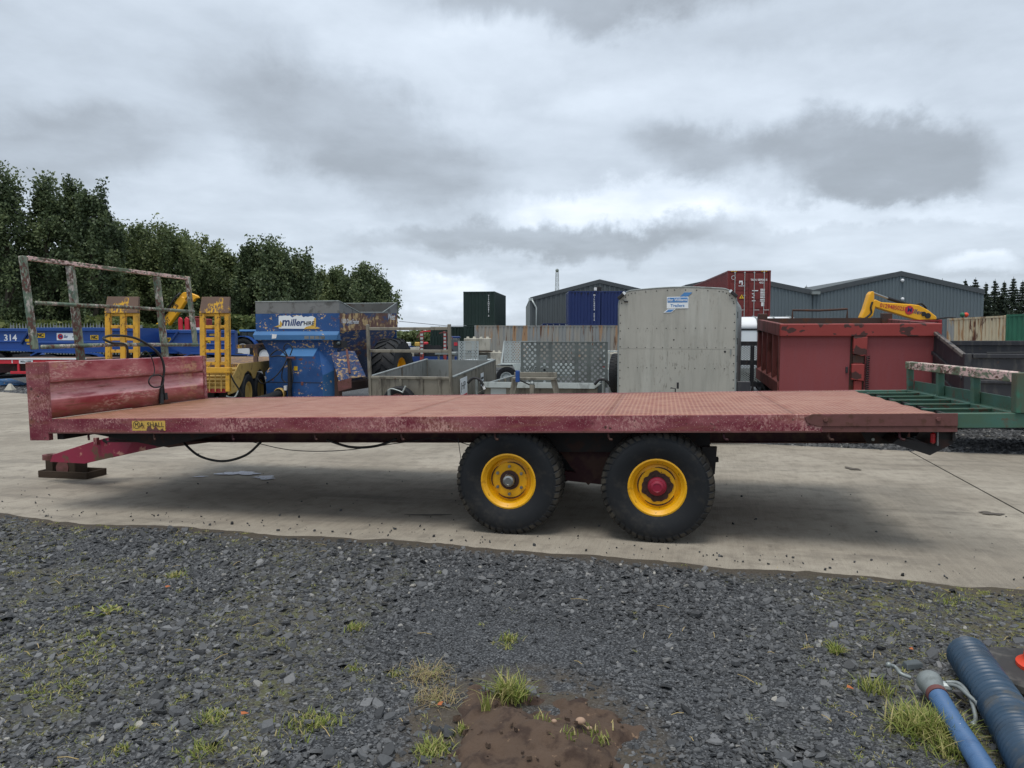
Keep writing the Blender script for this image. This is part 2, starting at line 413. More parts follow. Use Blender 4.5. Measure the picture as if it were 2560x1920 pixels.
M['cont_green'] = mat('dark_green_container_paint', C('1d2f2a'), 0.5, var=0.1)
M['cont_blue'] = mat('navy_container_paint', C('1e2f60'), 0.45, var=0.08)
M['cont_brown'] = mat('oxide_red_container_paint', C('722c2a'), 0.5, var=0.08, layers=(dict(c=C('5a2220'), s=2, t=0.58, w=0.08, k=0.6),))
M['cont_grey'] = mat('grey_container_paint_rust_runs', C('8a8d8c'), 0.6, var=0.08, vs_=1, layers=(
    dict(c=C('9c968a'), s=(2.1, 2.1, 0.12), t=0.5, w=0.08, k=0.7), dict(c=C('a8825c'), s=(2.6, 2.6, 0.22), t=0.575, w=0.03, k=0.85), dict(c=C('6a4a34'), s=(3.4, 3.4, 0.35), t=0.61, w=0.03, k=0.9)))
M['cont_white'] = mat('cream_container_paint_rusting', C('cabb9c'), 0.65, var=0.08, layers=(
    dict(c=C('a3764c'), s=(3.2, 3.2, 0.35), t=0.54, w=0.04, k=0.85), dict(c=C('5c3626'), s=(2.4, 2.4, 0.5), t=0.60, w=0.02), dict(c=C('9a9c98'), s=(0.9, 0.9, 0.5), t=0.62, w=0.03)))
M['cont_red'] = mat('red_container_paint', C('8a2a30'), 0.6, layers=(dict(c=C('6a2a28'), s=(4, 4, 0.5), t=0.57, w=0.05),))
M['cont_mid_green'] = mat('green_container_paint', C('2f6a52'), 0.6, layers=(dict(c=C('5a4c38'), s=(3, 3, 0.6), t=0.62, w=0.04),))
M['clad'] = mat('grey_blue_profiled_cladding', C('626d72'), 0.55, var=0.06, vs_=0.4)
M['clad_dark'] = mat('dark_grey_profiled_cladding', C('52585a'), 0.55, var=0.05, vs_=0.4)
M['trim'] = mat('dark_roof_trim', C('4a4f52'), 0.6)
M['roof'] = mat('grey_sheet_roof', C('565c5e'), 0.7)
M['concrete_block'] = mat('cast_concrete_block', C('b3afa2'), 0.9, var=0.1, layers=(dict(c=C('8a867a'), s=(4, 4, 1.5), t=0.57, w=0.06, k=0.7),), bump=(30, 0.3, 0.01))
M['glass'] = mat('dark_cab_glass', (0.03, 0.045, 0.05), 0.08, 0.0, var=0.02, spec=0.8)
M['red_lens'] = mat('red_lamp_lens', C('8c0a12'), 0.25, spec=0.7)
M['sign_blue'] = mat('pale_blue_sign_print', C('4f86c0'), 0.5)
M['sign_white'] = mat('white_sign_board', C('dfe4e8'), 0.5, var=0.04)
M['sign_red'] = mat('red_sign_print', C('b8303c'), 0.5)
M['sign_yellow'] = mat('yellow_sign_board', C('e0b020'), 0.5)
M['hose_blue'] = mat('blue_suction_hose', C('49698f'), 0.5, var=0.06, layers=(dict(c=C('38587e'), s=12, t=0.58, w=0.05, k=0.6), dict(c=C('d0d4d8'), s=40, t=0.76, w=0.01)))
M['hose_dark'] = mat('dark_blue_ducting', C('30465a'), 0.4, var=0.10, vs_=5, layers=(dict(c=C('2c363f'), s=5, t=0.54, w=0.14, k=0.7), dict(c=C('5c584e'), s=7, t=0.62, w=0.08, k=0.6)), spec=0.5)
M['cone'] = mat('orange_cone_plastic', C('e2492c'), 0.45, var=0.08)
M['cone_base'] = mat('black_cone_base_rubber', C('3c3c3c'), 0.85, layers=(dict(c=C('5c5a56'), s=6, t=0.55, w=0.08),))
M['timber'] = mat('dark_oily_block', C('3a2e22'), 0.85, var=0.2, vs_=6)
M['soil'] = mat('brown_soil', C('544438'), 0.95, var=0.2, vs_=5, layers=(dict(c=C('3c2e26'), s=9, t=0.56, w=0.08), dict(c=C('7a6450'), s=24, t=0.66, w=0.03)), bump=(45, 0.7, 0.012))
M['straw'] = mat('dry_straw', C('b09a66'), 0.8)
M['bark'] = mat('tree_bark', C('4a4438'), 0.9, var=0.2, vs_=4)

def attr_mat(name, cols, rough=0.8, attr='tone', sub=0.0, noise=None, spec=0.3):
    m = bpy.data.materials.new(name); m.use_nodes = True
    gg = NG(m.node_tree); b = m.node_tree.nodes['Principled BSDF']
    a = gg.n('ShaderNodeAttribute', attribute_name=attr)
    rp = gg.n('ShaderNodeValToRGB')
    for i in range(len(cols) - 2): rp.color_ramp.elements.new((i + 1) / (len(cols) - 1))
    for i, c in enumerate(cols):
        rp.color_ramp.elements[i].position = i / (len(cols) - 1); rp.color_ramp.elements[i].color = (*c, 1)
    gg.link(a.outputs['Fac'], rp.inputs[0])
    c = rp.outputs[0]
    if noise:
        n = gg.noise(gg.n('ShaderNodeTexCoord').outputs['Object'], noise[0], 4)
        c = gg.mix(1.0, c, gg.mix(n, (1 - noise[1],) * 3, (1 + noise[1],) * 3), 'MULTIPLY')
    gg.link(c, b.inputs['Base Color'])
    b.inputs['Roughness'].default_value = rough
    b.inputs['Specular IOR Level'].default_value = spec
    if sub:
        tr = gg.n('ShaderNodeBsdfTranslucent'); gg.link(c, tr.inputs['Color'])
        ms = gg.n('ShaderNodeMixShader'); ms.inputs[0].default_value = sub
        out = m.node_tree.nodes['Material Output']
        gg.link(b.outputs[0], ms.inputs[1]); gg.link(tr.outputs[0], ms.inputs[2]); gg.link(ms.outputs[0], out.inputs['Surface'])
    return m
M['leaf_dark'] = attr_mat('dark_tree_leaves', [(0.046, 0.066, 0.036), (0.092, 0.128, 0.062), (0.14, 0.182, 0.084), (0.20, 0.24, 0.11)], 0.55, sub=0.3)
M['leaf_mid'] = attr_mat('mid_green_tree_leaves', [(0.066, 0.09, 0.042), (0.125, 0.165, 0.07), (0.185, 0.225, 0.095), (0.25, 0.285, 0.125)], 0.55, sub=0.3)
M['leaf_hedge'] = attr_mat('hedge_leaves', [(0.03, 0.05, 0.016), (0.07, 0.10, 0.03), (0.13, 0.16, 0.05), (0.20, 0.21, 0.08)], 0.7, sub=0.3)
M['needles'] = attr_mat('spruce_needles', [(0.024, 0.036, 0.028), (0.046, 0.064, 0.046), (0.07, 0.09, 0.06), (0.11, 0.13, 0.08)], 0.8, sub=0.2)
M['grass'] = attr_mat('grass_blades', [(0.10, 0.14, 0.03), (0.19, 0.24, 0.05), (0.31, 0.33, 0.09), (0.46, 0.39, 0.18)], 0.6, sub=0.3)
M['grass_dry'] = attr_mat('dry_grass_blades', [(0.16, 0.11, 0.06), (0.26, 0.19, 0.10), (0.36, 0.29, 0.15), (0.20, 0.22, 0.06)], 0.7)
M['stone'] = attr_mat('slate_chippings', [(0.020, 0.0205, 0.021), (0.051, 0.053, 0.055), (0.096, 0.098, 0.100), (0.165, 0.166, 0.166), (0.29, 0.275, 0.24)], 0.62, noise=(90, 0.4), spec=0.5)
# ================================================================== GROUND
YAW = 14.3
near_px = [(-900, 1040), (-400, 1078), (0, 1112), (124, 1128), (248, 1135), (354, 1135), (443, 1142), (602, 1155), (800, 1166), (1000, 1181), (1200, 1194), (1400, 1211), (1600, 1227), (1800, 1242), (2000, 1259), (2212, 1276), (2600, 1305)]
NE = np.array([tuple(ground(q(x), q(y)))[:2] for x, y in near_px])
NE = NE[np.argsort(NE[:, 0])]
NE = np.vstack([[(-30, NE[0, 1] + (NE[0, 0] + 30) * 0.25)], NE, [(20, NE[-1, 1] - (20 - NE[-1, 0]) * 0.25)]])
def near_edge(x): return np.interp(x, NE[:, 0], NE[:, 1])
FE = np.array([(-90, 62), (-30, 30.5), (-16, 22.8), (-4, 15.8), (3.4, 11.62), (5.9, 10.75), (7.5, 10.35), (14, 8.7), (40, 2.5)])
def far_edge(x): return np.interp(x, FE[:, 0], FE[:, 1])

def ground_mat(name, base, patches, vscale, bumpv, rough=0.92):
    m = mat(name, base, rough, var=0.18, vs_=vscale, layers=patches, bump=bumpv, spec=0.25)
    return m
M['yard'] = ground_mat('dark_gravel_yard', C('5a5c5d'), (dict(c=C('3c3d3e'), s=7, t=0.5, w=0.12, k=0.7), dict(c=C('84878a'), s=55, t=0.57, w=0.06, k=0.8), dict(c=C('262729'), s=38, t=0.60, w=0.06, k=0.8), dict(c=C('5e5a40'), s=0.5, t=0.62, w=0.06, k=0.6)), 0.3, (60, 0.8, 0.04))
M['field'] = ground_mat('rough_grassland', C('4c5a30'), (dict(c=C('6a6a3a'), s=0.12, t=0.52, w=0.1),), 0.05, (3, 0.5, 0.1))
mb = MB(); s = 3000
mb.add([(-s, -s, -0.05), (s, -s, -0.05), (s, s, -0.05), (-s, s, -0.05)], [(0, 1, 2, 3)])
tag(mb.build('ground', M['field']), kind='structure')
mb = MB()
mb.add([(-70, -25, -0.03), (75, -25, -0.03), (85, 70, -0.03), (20, 92, -0.03), (-40, 72, -0.03), (-80, 60, -0.03)], [(0, 1, 2, 3, 4, 5)])
tag(mb.build('yard_gravel', M['yard']), kind='structure')

# concrete roadway: brushed, in bays with saw-cut joints
def concrete_mat():
    m = bpy.data.materials.new('brushed_concrete'); m.use_nodes = True
    gg = NG(m.node_tree); b = m.node_tree.nodes['Principled BSDF']
    co = gg.n('ShaderNodeTexCoord').outputs['Object']
    def mp(scale, rot=0.0, loc=(0, 0, 0)):
        n = gg.n('ShaderNodeMapping'); n.vector_type = 'TEXTURE' if False else 'POINT'
        r = gg.n('ShaderNodeVectorRotate', rotation_type='Z_AXIS'); r.inputs['Angle'].default_value = rot
        gg.link(co, r.inputs['Vector']); gg.link(r.outputs[0], n.inputs['Vector'])
        n.inputs['Scale'].default_value = scale; n.inputs['Location'].default_value = loc
        return n.outputs[0]
    rot = R(YAW)
    lines = gg.noise(mp((34, 1.1, 1), rot), 1.0, 4, 0.6)
    lines2 = gg.noise(mp((90, 3.0, 1), rot, (5, 2, 0)), 1.0, 3, 0.6)
    big = gg.noise(mp((0.7, 0.7, 1)), 1.0, 6, 0.6)
    mid = gg.noise(mp((5, 5, 1), 0, (3, 1, 0)), 1.0, 7, 0.65)
    fine = gg.noise(mp((140, 140, 1)), 1.0, 3, 0.7)
    tyre = gg.noise(mp((0.5, 3.2, 1), R(14) , (1, 9, 0)), 1.0, 5, 0.6)
    c = gg.mix(gg.smooth(big, 0.3, 0.7), C('8e8679'), C('aaa294'))
    c = gg.mix(gg.m('MULTIPLY', gg.smooth(mid, 0.44, 0.70), 0.6), c, C('736c62'))
    c = gg.mix(gg.m('MULTIPLY', gg.smooth(tyre, 0.52, 0.72), 0.6), c, C('6c665e'))
    c = gg.mix(gg.m('MULTIPLY', gg.smooth(lines, 0.42, 0.66), 0.15), c, C('b8b0a0'))
    c = gg.mix(gg.m('MULTIPLY', gg.smooth(lines2, 0.5, 0.7), 0.14), c, C('6a655c'))
    c = gg.mix(gg.m('MULTIPLY', gg.smooth(fine, 0.50, 0.66), 0.65), c, C('5c554a'))
    spots = gg.noise(mp((9, 15, 1), R(14), (7, 3, 0)), 1.0, 5, 0.55)
    c = gg.mix(gg.m('MULTIPLY', gg.smooth(spots, 0.70, 0.73), 0.8), c, C('5c574f'))
    gg.link(c, b.inputs['Base Color'])
    b.inputs['Roughness'].default_value = 0.88; b.inputs['Specular IOR Level'].default_value = 0.3
    h = gg.m('ADD', gg.m('MULTIPLY', lines2, 0.8), gg.m('MULTIPLY', fine, 0.5))
    bp = gg.n('ShaderNodeBump'); bp.inputs['Strength'].default_value = 0.45; bp.inputs['Distance'].default_value = 0.01
    gg.link(h, bp.inputs['Height']); gg.link(bp.outputs[0], b.inputs['Normal'])
    return m
M['concrete'] = concrete_mat()
road = tag(node('concrete_road', None), kind='structure')
u = Vector((math.cos(R(YAW)), -math.sin(R(YAW)))); v = Vector((math.sin(R(YAW)), math.cos(R(YAW))))
J0 = Vector((5.9, 11.1))                  # the joint seen on the right passes here
def line_hit(p, d, f):
    """walk from p along d until the edge polyline f is crossed"""
    lo, hi = -60.0, 60.0
    for _ in range(60):
        m_ = (lo + hi) / 2
        x_ = p + d * m_
        if x_.y > f(x_.x): hi = m_
        else: lo = m_
    return p + d * lo
js = [-70, -60, -51.0, -42.0, -33.0, -24.0, -17.5, 0.0, 6.2, 13.0, 22.0]
bays = []
for i in range(len(js) - 1):
    g_ = 0.010
    a0, a1 = J0 + u * (js[i] + g_), J0 + u * (js[i + 1] - g_)
    inner = lambda x: near_edge(x) - 0.55
    nsub = 12
    pts_n, pts_f = [], []
    for k in range(nsub + 1):
        p = a0.lerp(a1, k / nsub)
        pts_n.append(line_hit(p, v, inner)); pts_f.append(line_hit(p, v, far_edge))
    mb = MB(); n_ = nsub + 1
    dz_ = random.uniform(-0.003, 0.003)
    vs_ = [(*p, dz_) for p in pts_n] + [(*p, dz_) for p in pts_f] + [(*p, -0.12) for p in pts_n] + [(*p, -0.12) for p in pts_f]
    fs_ = [(k, k + 1, n_ + k + 1, n_ + k) for k in range(nsub)]
    fs_ += [(n_ + k, n_ + k + 1, 3 * n_ + k + 1, 3 * n_ + k) for k in range(nsub)]
    fs_ += [(k + 1, k, 2 * n_ + k, 2 * n_ + k + 1) for k in range(nsub)]
    fs_ += [(0, n_, 3 * n_, 2 * n_), (n_ - 1, 3 * n_ - 1, 4 * n_ - 1, 2 * n_ - 1)]
    mb.add(vs_, fs_)
    mb.build('concrete_bay', M['concrete'], road)

# near gravel bed, slightly heaped over the edge of the concrete
def hsh(ix, iy, k=0):
    h = np.sin(ix * 127.1 + iy * 311.7 + k * 74.7) * 43758.5453
    return h - np.floor(h)
def vnoise(x, y, k=0):
    ix, iy = np.floor(x), np.floor(y); fx, fy = x - ix, y - iy
    fx, fy = fx * fx * (3 - 2 * fx), fy * fy * (3 - 2 * fy)
    a, b, c, d = hsh(ix, iy, k), hsh(ix + 1, iy, k), hsh(ix, iy + 1, k), hsh(ix + 1, iy + 1, k)
    return a + (b - a) * fx + (c - a) * fy + (a - b - c + d) * fx * fy
def fbm(x, y, k=0, o=4):
    s_, a_, t_ = 0.0, 0.5, 0.0
    for i in range(o):
        s_ = s_ + a_ * vnoise(x * 2 ** i, y * 2 ** i, k + i); t_ += a_; a_ *= 0.55
    return s_ / t_
def bed_edge(x): return near_edge(x) + (fbm(x * 1.3, x * 0 + 3.3, 5) - 0.5) * 0.30 + (fbm(x * 5, x * 0 + 8.3, 9) - 0.5) * 0.10 + 0.10
MX, MY = 0.06, 2.86                         # the soil heap
def heap(x, y):
    ddx, ddy = (x - MX) / 0.40, (y - MY) / 0.52
    an = np.arctan2(ddy, ddx)
    d = np.sqrt(ddx ** 2 + ddy ** 2) / (0.92 + 0.16 * np.sin(an * 3 + 1.0) + 0.08 * np.sin(an * 5 + 2.2))
    d = d * (1 + 0.75 * (fbm(x * 6.5, y * 6.5, 23) - 0.5) + 0.4 * (fbm(x * 19, y * 19, 25) - 0.5))
    return np.clip(1 - d ** 1.6, 0, 1) * (0.85 + 0.5 * (fbm(x * 6, y * 6, 21) - 0.5))
def bed_z(x, y):
    e = np.clip((bed_edge(x) - y) / 0.35, 0, 1)
    return -0.012 + 0.034 * e ** 0.7 + (fbm(x * 1.6, y * 1.6, 2) - 0.5) * 0.035 * e + (fbm(x * 9, y * 9, 4) - 0.5) * 0.014 * e
nx, ny = 520, 240
X_ = np.linspace(-8, 8, nx); T_ = np.linspace(0, 1, ny) ** 1.0
XX = np.repeat(X_[None, :], ny, 0)
Y0 = 1.2
YY = Y0 + T_[:, None] * (bed_edge(X_)[None, :] - Y0)
ZZ = bed_z(XX, YY)
moss = np.clip((fbm(XX * 0.9, YY * 0.9, 31) - 0.50) * 4, 0, 1) * 0.55 + np.clip((XX * 0.95 - YY * 0.38 + 0.25) * 0.9, 0, 1) * np.clip((fbm(XX * 2.2, YY * 2.2, 33) - 0.28) * 2.2, 0, 1)
moss = np.clip(moss, 0, 1)
edge_mud = np.clip(1.5 - (bed_edge(XX) - YY) / 0.30, 0, 1)
hd = np.sqrt(((XX - MX) / 0.58) ** 2 + ((YY - MY) / 0.70) ** 2)
edge_mud = np.maximum(edge_mud, np.clip((1.12 - hd) * 4, 0, 1) * np.clip((fbm(XX * 8, YY * 8, 27) - 0.30) * 4, 0, 1))
fine = np.exp(-(((XX + 0.05) / 0.75) ** 2 + ((YY - 4.0) / 0.45) ** 2)) + np.exp(-(((XX - 0.02) / 0.22) ** 2 + ((YY - 3.72) / 0.20) ** 2))
idx = np.arange(nx * ny).reshape(ny, nx)
quads = np.stack([idx[:-1, :-1], idx[:-1, 1:], idx[1:, 1:], idx[1:, :-1]], -1).reshape(-1, 4)
def bed_mat():
    m = bpy.data.materials.new('gravel_bed_grit'); m.use_nodes = True
    gg = NG(m.node_tree); b = m.node_tree.nodes['Principled BSDF']
    co = gg.n('ShaderNodeTexCoord').outputs['Object']
    vo = gg.n('ShaderNodeTexVoronoi'); vo.inputs['Scale'].default_value = 130; gg.link(co, vo.inputs['Vector'])
    sp = gg.n('ShaderNodeSeparateXYZ'); gg.link(vo.outputs['Color'], sp.inputs[0])
    rp = gg.n('ShaderNodeValToRGB'); e = rp.color_ramp
    e.elements[0].color = (0.018, 0.019, 0.021, 1); e.elements[1].color = (0.15, 0.155, 0.16, 1)
    el = e.elements.new(0.6); el.color = (0.055, 0.058, 0.062, 1)
    gg.link(sp.outputs[0], rp.inputs[0])
    am = gg.n('ShaderNodeAttribute', attribute_name='moss'); ae = gg.n('ShaderNodeAttribute', attribute_name='mud')
    n = gg.noise(co, 14, 6, 0.65); n2 = gg.noise(co, 50, 5, 0.6)
    soil = gg.mix(n2, C('3e362a'), C('6e6650'))
    soil = gg.mix(gg.smooth(n, 0.46, 0.66), soil, C('66683a'))
    c = gg.mix(gg.m('MULTIPLY', am.outputs['Fac'], gg.smooth(n, 0.30, 0.60)), rp.outputs[0], soil)
    c = gg.mix(gg.m('MULTIPLY', ae.outputs['Fac'], 0.85), c, gg.mix(n2, C('3e372e'), C('5e5548')))
    gg.link(c, b.inputs['Base Color']); b.inputs['Roughness'].default_value = 0.9; b.inputs['Specular IOR Level'].default_value = 0.3
    bp = gg.n('ShaderNodeBump'); bp.inputs['Strength'].default_value = 0.9; bp.inputs['Distance'].default_value = 0.006
    gg.link(gg.m('ADD', sp.outputs[1], gg.m('MULTIPLY', n2, 0.8)), bp.inputs['Height']); gg.link(bp.outputs[0], b.inputs['Normal'])
    return m
M['bed'] = bed_mat()
me = npmesh('gravel_bed', np.stack([XX, YY, ZZ], -1).reshape(-1, 3), quads.ravel(), np.arange(len(quads)) * 4, M['bed'],
            {'moss': moss.ravel(), 'mud': edge_mud.ravel()})
me.shade_smooth()
tag(linkmesh('gravel_bed', me), kind='structure')

# slate chippings: real stones, each a flattened irregular chip
def stones(n, px, py, pz, rad, flat=(0.14, 0.42), tilt=0.30, sink=0.25, tone_mu=0.38):
    k = 6
    ang = (np.arange(k)[None, :] + rng.uniform(-0.38, 0.38, (n, k))) * 2 * np.pi / k + rng.uniform(0, 6.28, (n, 1))
    rr = rad[:, None] * rng.uniform(0.62, 1.25, (n, k))
    el_ = rng.uniform(0.62, 1.0, (n, 1)); ph = rng.uniform(0, 6.28, (n, 1))
    bx_, by_ = rr * np.cos(ang), rr * np.sin(ang)
    c_, s_ = np.cos(ph), np.sin(ph)
    ux, uy = bx_ * c_ + by_ * s_, (-bx_ * s_ + by_ * c_) * el_
    bx_, by_ = ux * c_ - uy * s_, ux * s_ + uy * c_
    h = rad * rng.uniform(flat[0], flat[1], n)
    top = rng.uniform(0.72, 0.97, (n, k))
    ox, oy = rng.uniform(-0.12, 0.12, (2, n, 1)) * rad[:, None]
    tx, ty = bx_ * top + ox, by_ * top + oy
    tz = h[:, None] * rng.uniform(0.88, 1.06, (n, k))
    bz = np.zeros((n, k)) - h[:, None] * sink
    a, b = rng.normal(0, tilt, (2, n, 1))
    vb = np.stack([bx_, by_, bz + a * bx_ + b * by_ - h[:, None] * 0.2], -1)
    vt = np.stack([tx, ty, tz + a * tx + b * ty], -1)
    V = np.concatenate([vb, vt], 1) + np.stack([px, py, pz], -1)[:, None, :]
    base = (np.arange(n) * 12)[:, None]
    loops = [np.arange(6, 12)[None, :] + base]
    for i in range(k):
        j = (i + 1) % k
        loops.append(np.array([i, j, 6 + j, 6 + i])[None, :] + base)
    L = np.concatenate(loops, 1)                       # 6 + 24
    st = (np.arange(n) * 30)[:, None] + np.array([0, 6, 10, 14, 18, 22, 26])[None, :]
    tone = np.clip(rng.normal(tone_mu, 0.19, n) + (rng.random(n) > 0.985) * 0.45, 0, 1)
    return V.reshape(-1, 3), L.ravel(), st.ravel(), np.repeat(tone, 12)
N = 128000
py_ = 2.25 + (rng.random(N) ** 0.85) * 5.4
px_ = rng.uniform(-1, 1, N) * (0.72 * py_ + 0.35)
fin = np.exp(-(((px_ + 0.05) / 0.75) ** 2 + ((py_ - 4.0) / 0.45) ** 2)) + 1.2 * np.exp(-(((px_ - 0.02) / 0.24) ** 2 + ((py_ - 3.72) / 0.22) ** 2))
msk = np.clip((fbm(px_ * 0.9, py_ * 0.9, 31) - 0.50) * 4, 0, 1) * 0.45 + np.clip((px_ * 0.95 - py_ * 0.38 + 0.25) * 0.9, 0, 1) * 0.75
dedge = bed_edge(px_) - py_
hp = heap(px_, py_)
coarse = fbm(px_ * 0.8, py_ * 0.8, 51)
rad = np.exp(rng.normal(math.log(0.0088), 0.45, N)) * (0.72 + 0.55 * coarse) * (1 - 0.38 * np.clip(fin, 0, 1)) * (0.85 + 0.05 * py_)
big = rng.random(N) > 0.972
rad[big] *= 2.1
rad = np.clip(rad, 0.004, 0.036)
keep = (dedge > 0.15 + 0.60 * fbm(px_ * 2.1, py_ * 2.1, 44) * rng.random(N) ** 0.8) & (hp < 0.02 + 0.35 * rng.random(N) ** 4) & (rng.random(N) > 0.55 * np.clip((1.1 - np.sqrt(((px_ - MX) / 0.52) ** 2 + ((py_ - MY) / 0.64) ** 2)) * 5, 0, 1)) & (rng.random(N) > 0.62 * msk) & (rng.random(N) > 0.5 * np.clip(fin - 0.6, 0, 1))
fines = np.clip((fbm(px_ * 1.5, py_ * 1.9, 81) - 0.47) * 5, 0, 1)
keep &= rng.random(N) > 0.60 * fines
px_, py_, rad, fin, msk = px_[keep], py_[keep], rad[keep], fin[keep], msk[keep]
n_ = len(px_)
pz_ = bed_z(px_, py_) + rng.uniform(-0.2, 0.45, n_) * rad * (1 - 0.8 * np.clip(msk, 0, 1))
V_, L_, S_, T = stones(n_, px_, py_, pz_, rad)
T = np.clip(T - np.repeat(0.13 * np.clip(fin, 0, 1), 12), 0, 1)
me = npmesh('slate_gravel', V_, L_, S_, M['stone'], {'tone': T})
tag(linkmesh('slate_gravel', me), kind='stuff')
# coarser scatter beyond the concrete, right (seen under the flatbed) and left
pts = []
NF = 9000
xf = rng.uniform(1.5, 10.5, NF); yf = far_edge(xf) + rng.random(NF) ** 1.3 * 3.5 - 0.05
xl = rng.uniform(-19, -9, 5000); yl = far_edge(xl) + rng.random(5000) ** 1.2 * 4.0 - 0.08
xf = np.concatenate([xf, xl]); yf = np.concatenate([yf, yl])
rf = np.clip(np.exp(rng.normal(math.log(0.022), 0.4, len(xf))), 0.01, 0.06)
V_, L_, S_, T = stones(len(xf), xf, yf, np.full(len(xf), -0.028) + 0.3 * rf * rng.random(len(xf)), rf, tilt=0.3)
tag(linkmesh('far_gravel', npmesh('far_gravel', V_, L_, S_, M['stone'], {'tone': np.clip(T + 0.06, 0, 1)})), kind='stuff')
# crumbs of stone and dirt lying about on the concrete
NCr = 420
xc = rng.uniform(-7, 6, NCr); yc = near_edge(xc) + np.where(rng.random(NCr) < 0.62, np.abs(rng.normal(0, 0.22, NCr)), np.abs(rng.normal(0, 1.5, NCr))) + 0.10
rc = np.clip(np.exp(rng.normal(math.log(0.0062), 0.5, NCr)), 0.003, 0.02)
V_, L_, S_, T = stones(NCr, xc, yc, np.full(NCr, 0.004), rc, flat=(0.4, 0.9), tone_mu=0.2)
tag(linkmesh('loose_crumbs', npmesh('loose_crumbs', V_, L_, S_, M['stone'], {'tone': T * 0.6})), kind='stuff')
def stain(name, label, px, py, w, h, m, seed, z=0.007, yaw=0):
    p = ground(q(px), q(py)); r_ = random.Random(seed); n = 36
    mb = MB(); ph = [r_.uniform(0, 6.28) for _ in range(4)]
    pts = []
    for i in range(n):
        t = 2 * math.pi * i / n
        k = 1 + 0.28 * math.sin(2 * t + ph[0]) + 0.22 * math.sin(3 * t + ph[1]) + 0.14 * math.sin(7 * t + ph[2]) + r_.uniform(-0.1, 0.1)
        pts.append((math.cos(t) * w / 2 * k, math.sin(t) * h / 2 * k))
    mb.prism(pts, 0, 0.0015, 'xy')
    o = mb.build(name, m, loc=(p.x, p.y, z - 0.0015), rot=(0, 0, yaw))
    return tag(o, label, 'spill')
M['spill'] = mat('dried_white_paint', C('d6d8e0'), 0.7, var=0.05, layers=(dict(c=C('8a857c'), s=22, t=0.60, w=0.04),))
M['oil'] = mat('damp_dark_stain', C('5a544c'), 0.8, var=0.1)
stain('paint_spill', 'larger dried white paint splash on the concrete under the flatbed', 517, 1023, 0.40, 0.26, M['spill'], 3)
stain('paint_spill', 'rounded white paint splash just right of the larger one on the concrete', 572, 1032, 0.26, 0.20, M['spill'], 5)
stain('paint_spill', 'thin faint white dash of paint left of the larger splash', 432, 1030, 0.19, 0.035, M['spill'], 6)
stain('oil_stain', 'short dark stain on the concrete in front of the left wheel', 925, 1113, 0.32, 0.05, M['oil'], 8)
stain('oil_stain', 'grey curved stain on the concrete right of the right wheel', 1841, 1013, 0.12, 0.22, M['oil'], 9)
stain('oil_stain', 'rounded damp stain near the right end of the concrete', 2140, 1110, 0.18, 0.12, M['oil'], 10)

# soil heap with clods
gx_, gy_ = np.meshgrid(np.linspace(-0.75, 0.75, 90), np.linspace(-0.85, 0.85, 90))
wx, wy = gx_ + MX, gy_ + MY
hz = heap(wx, wy)
zz = bed_z(wx, wy) - 0.012 + hz * 0.085 + (fbm(wx * 7, wy * 7, 61) - 0.5) * 0.085 * np.clip(hz * 4, 0, 1) + (fbm(wx * 26, wy * 26, 63) - 0.5) * 0.022 * np.clip(hz * 4, 0, 1)
idx = np.arange(8100).reshape(90, 90)
qd = np.stack([idx[:-1, :-1], idx[:-1, 1:], idx[1:, 1:], idx[1:, :-1]], -1).reshape(-1, 4)
hq = hz.reshape(-1)[qd].max(1) > 0.0
qd = qd[hq]
me = npmesh('soil_heap', np.stack([wx, wy, zz], -1).reshape(-1, 3), qd.ravel(), np.arange(len(qd)) * 4, M['soil'])
me.shade_smooth()
soil = tag(linkmesh('soil_heap', me), 'low heap of brown soil on the gravel with small weeds on it', 'soil heap')
def soil_z(x, y):
    x, y = np.array(x), np.array(y); h = heap(x, y)
    return bed_z(x, y) + np.where(h > 0, h * 0.085, 0)
rs = random.Random(4); mb = []
ncl = 45
cx_ = MX + rng.normal(0, 0.22, ncl); cy_ = MY + rng.normal(0, 0.24, ncl)
cr_ = np.clip(np.exp(rng.normal(math.log(0.008), 0.5, ncl)), 0.004, 0.022)
V_, L_, S_, T = stones(ncl, cx_, cy_, soil_z(cx_, cy_), cr_, flat=(0.5, 1.0))
cl = npmesh('clods', V_, L_, S_, M['soil'], {'tone': T})
tag(linkmesh('clods', cl, soil), kind='stuff')
ps = [(1446, 1820, 0.022), (1468, 1832, 0.012), (1382, 1828, 0.012)]
M['pebble'] = mat('buff_pebble', C('a88c76'), 0.8)
for i, (a, b, r_) in enumerate(ps):
    p = ground(a, b)
    o = MB().sphere((0, 0, 0), r_, 10, 7, (1, 0.8, 0.7)).build('pebble', M['pebble'], smooth=True, loc=(p.x, p.y * 0.97, float(soil_z(p.x, p.y * 0.97)) + r_ * 0.4))
    tag(o, ('largest buff pebble on the right slope of the soil heap', 'small pinkish pebble beside the largest pebble on the soil heap', 'small buff pebble in the middle of the soil heap')[i], 'pebble')
# ================================================================== THE FLATBED TRAILER
L, WD, DK = 7.83, 2.52, 0.88
flat = thing('flatbed_trailer', 'long faded red flatbed farm trailer on two yellow-rimmed wheels, headboard at its left end', 'trailer',
             (-4.38, 6.97, 0), rot=(0, -R(1.55), -R(11.5)))

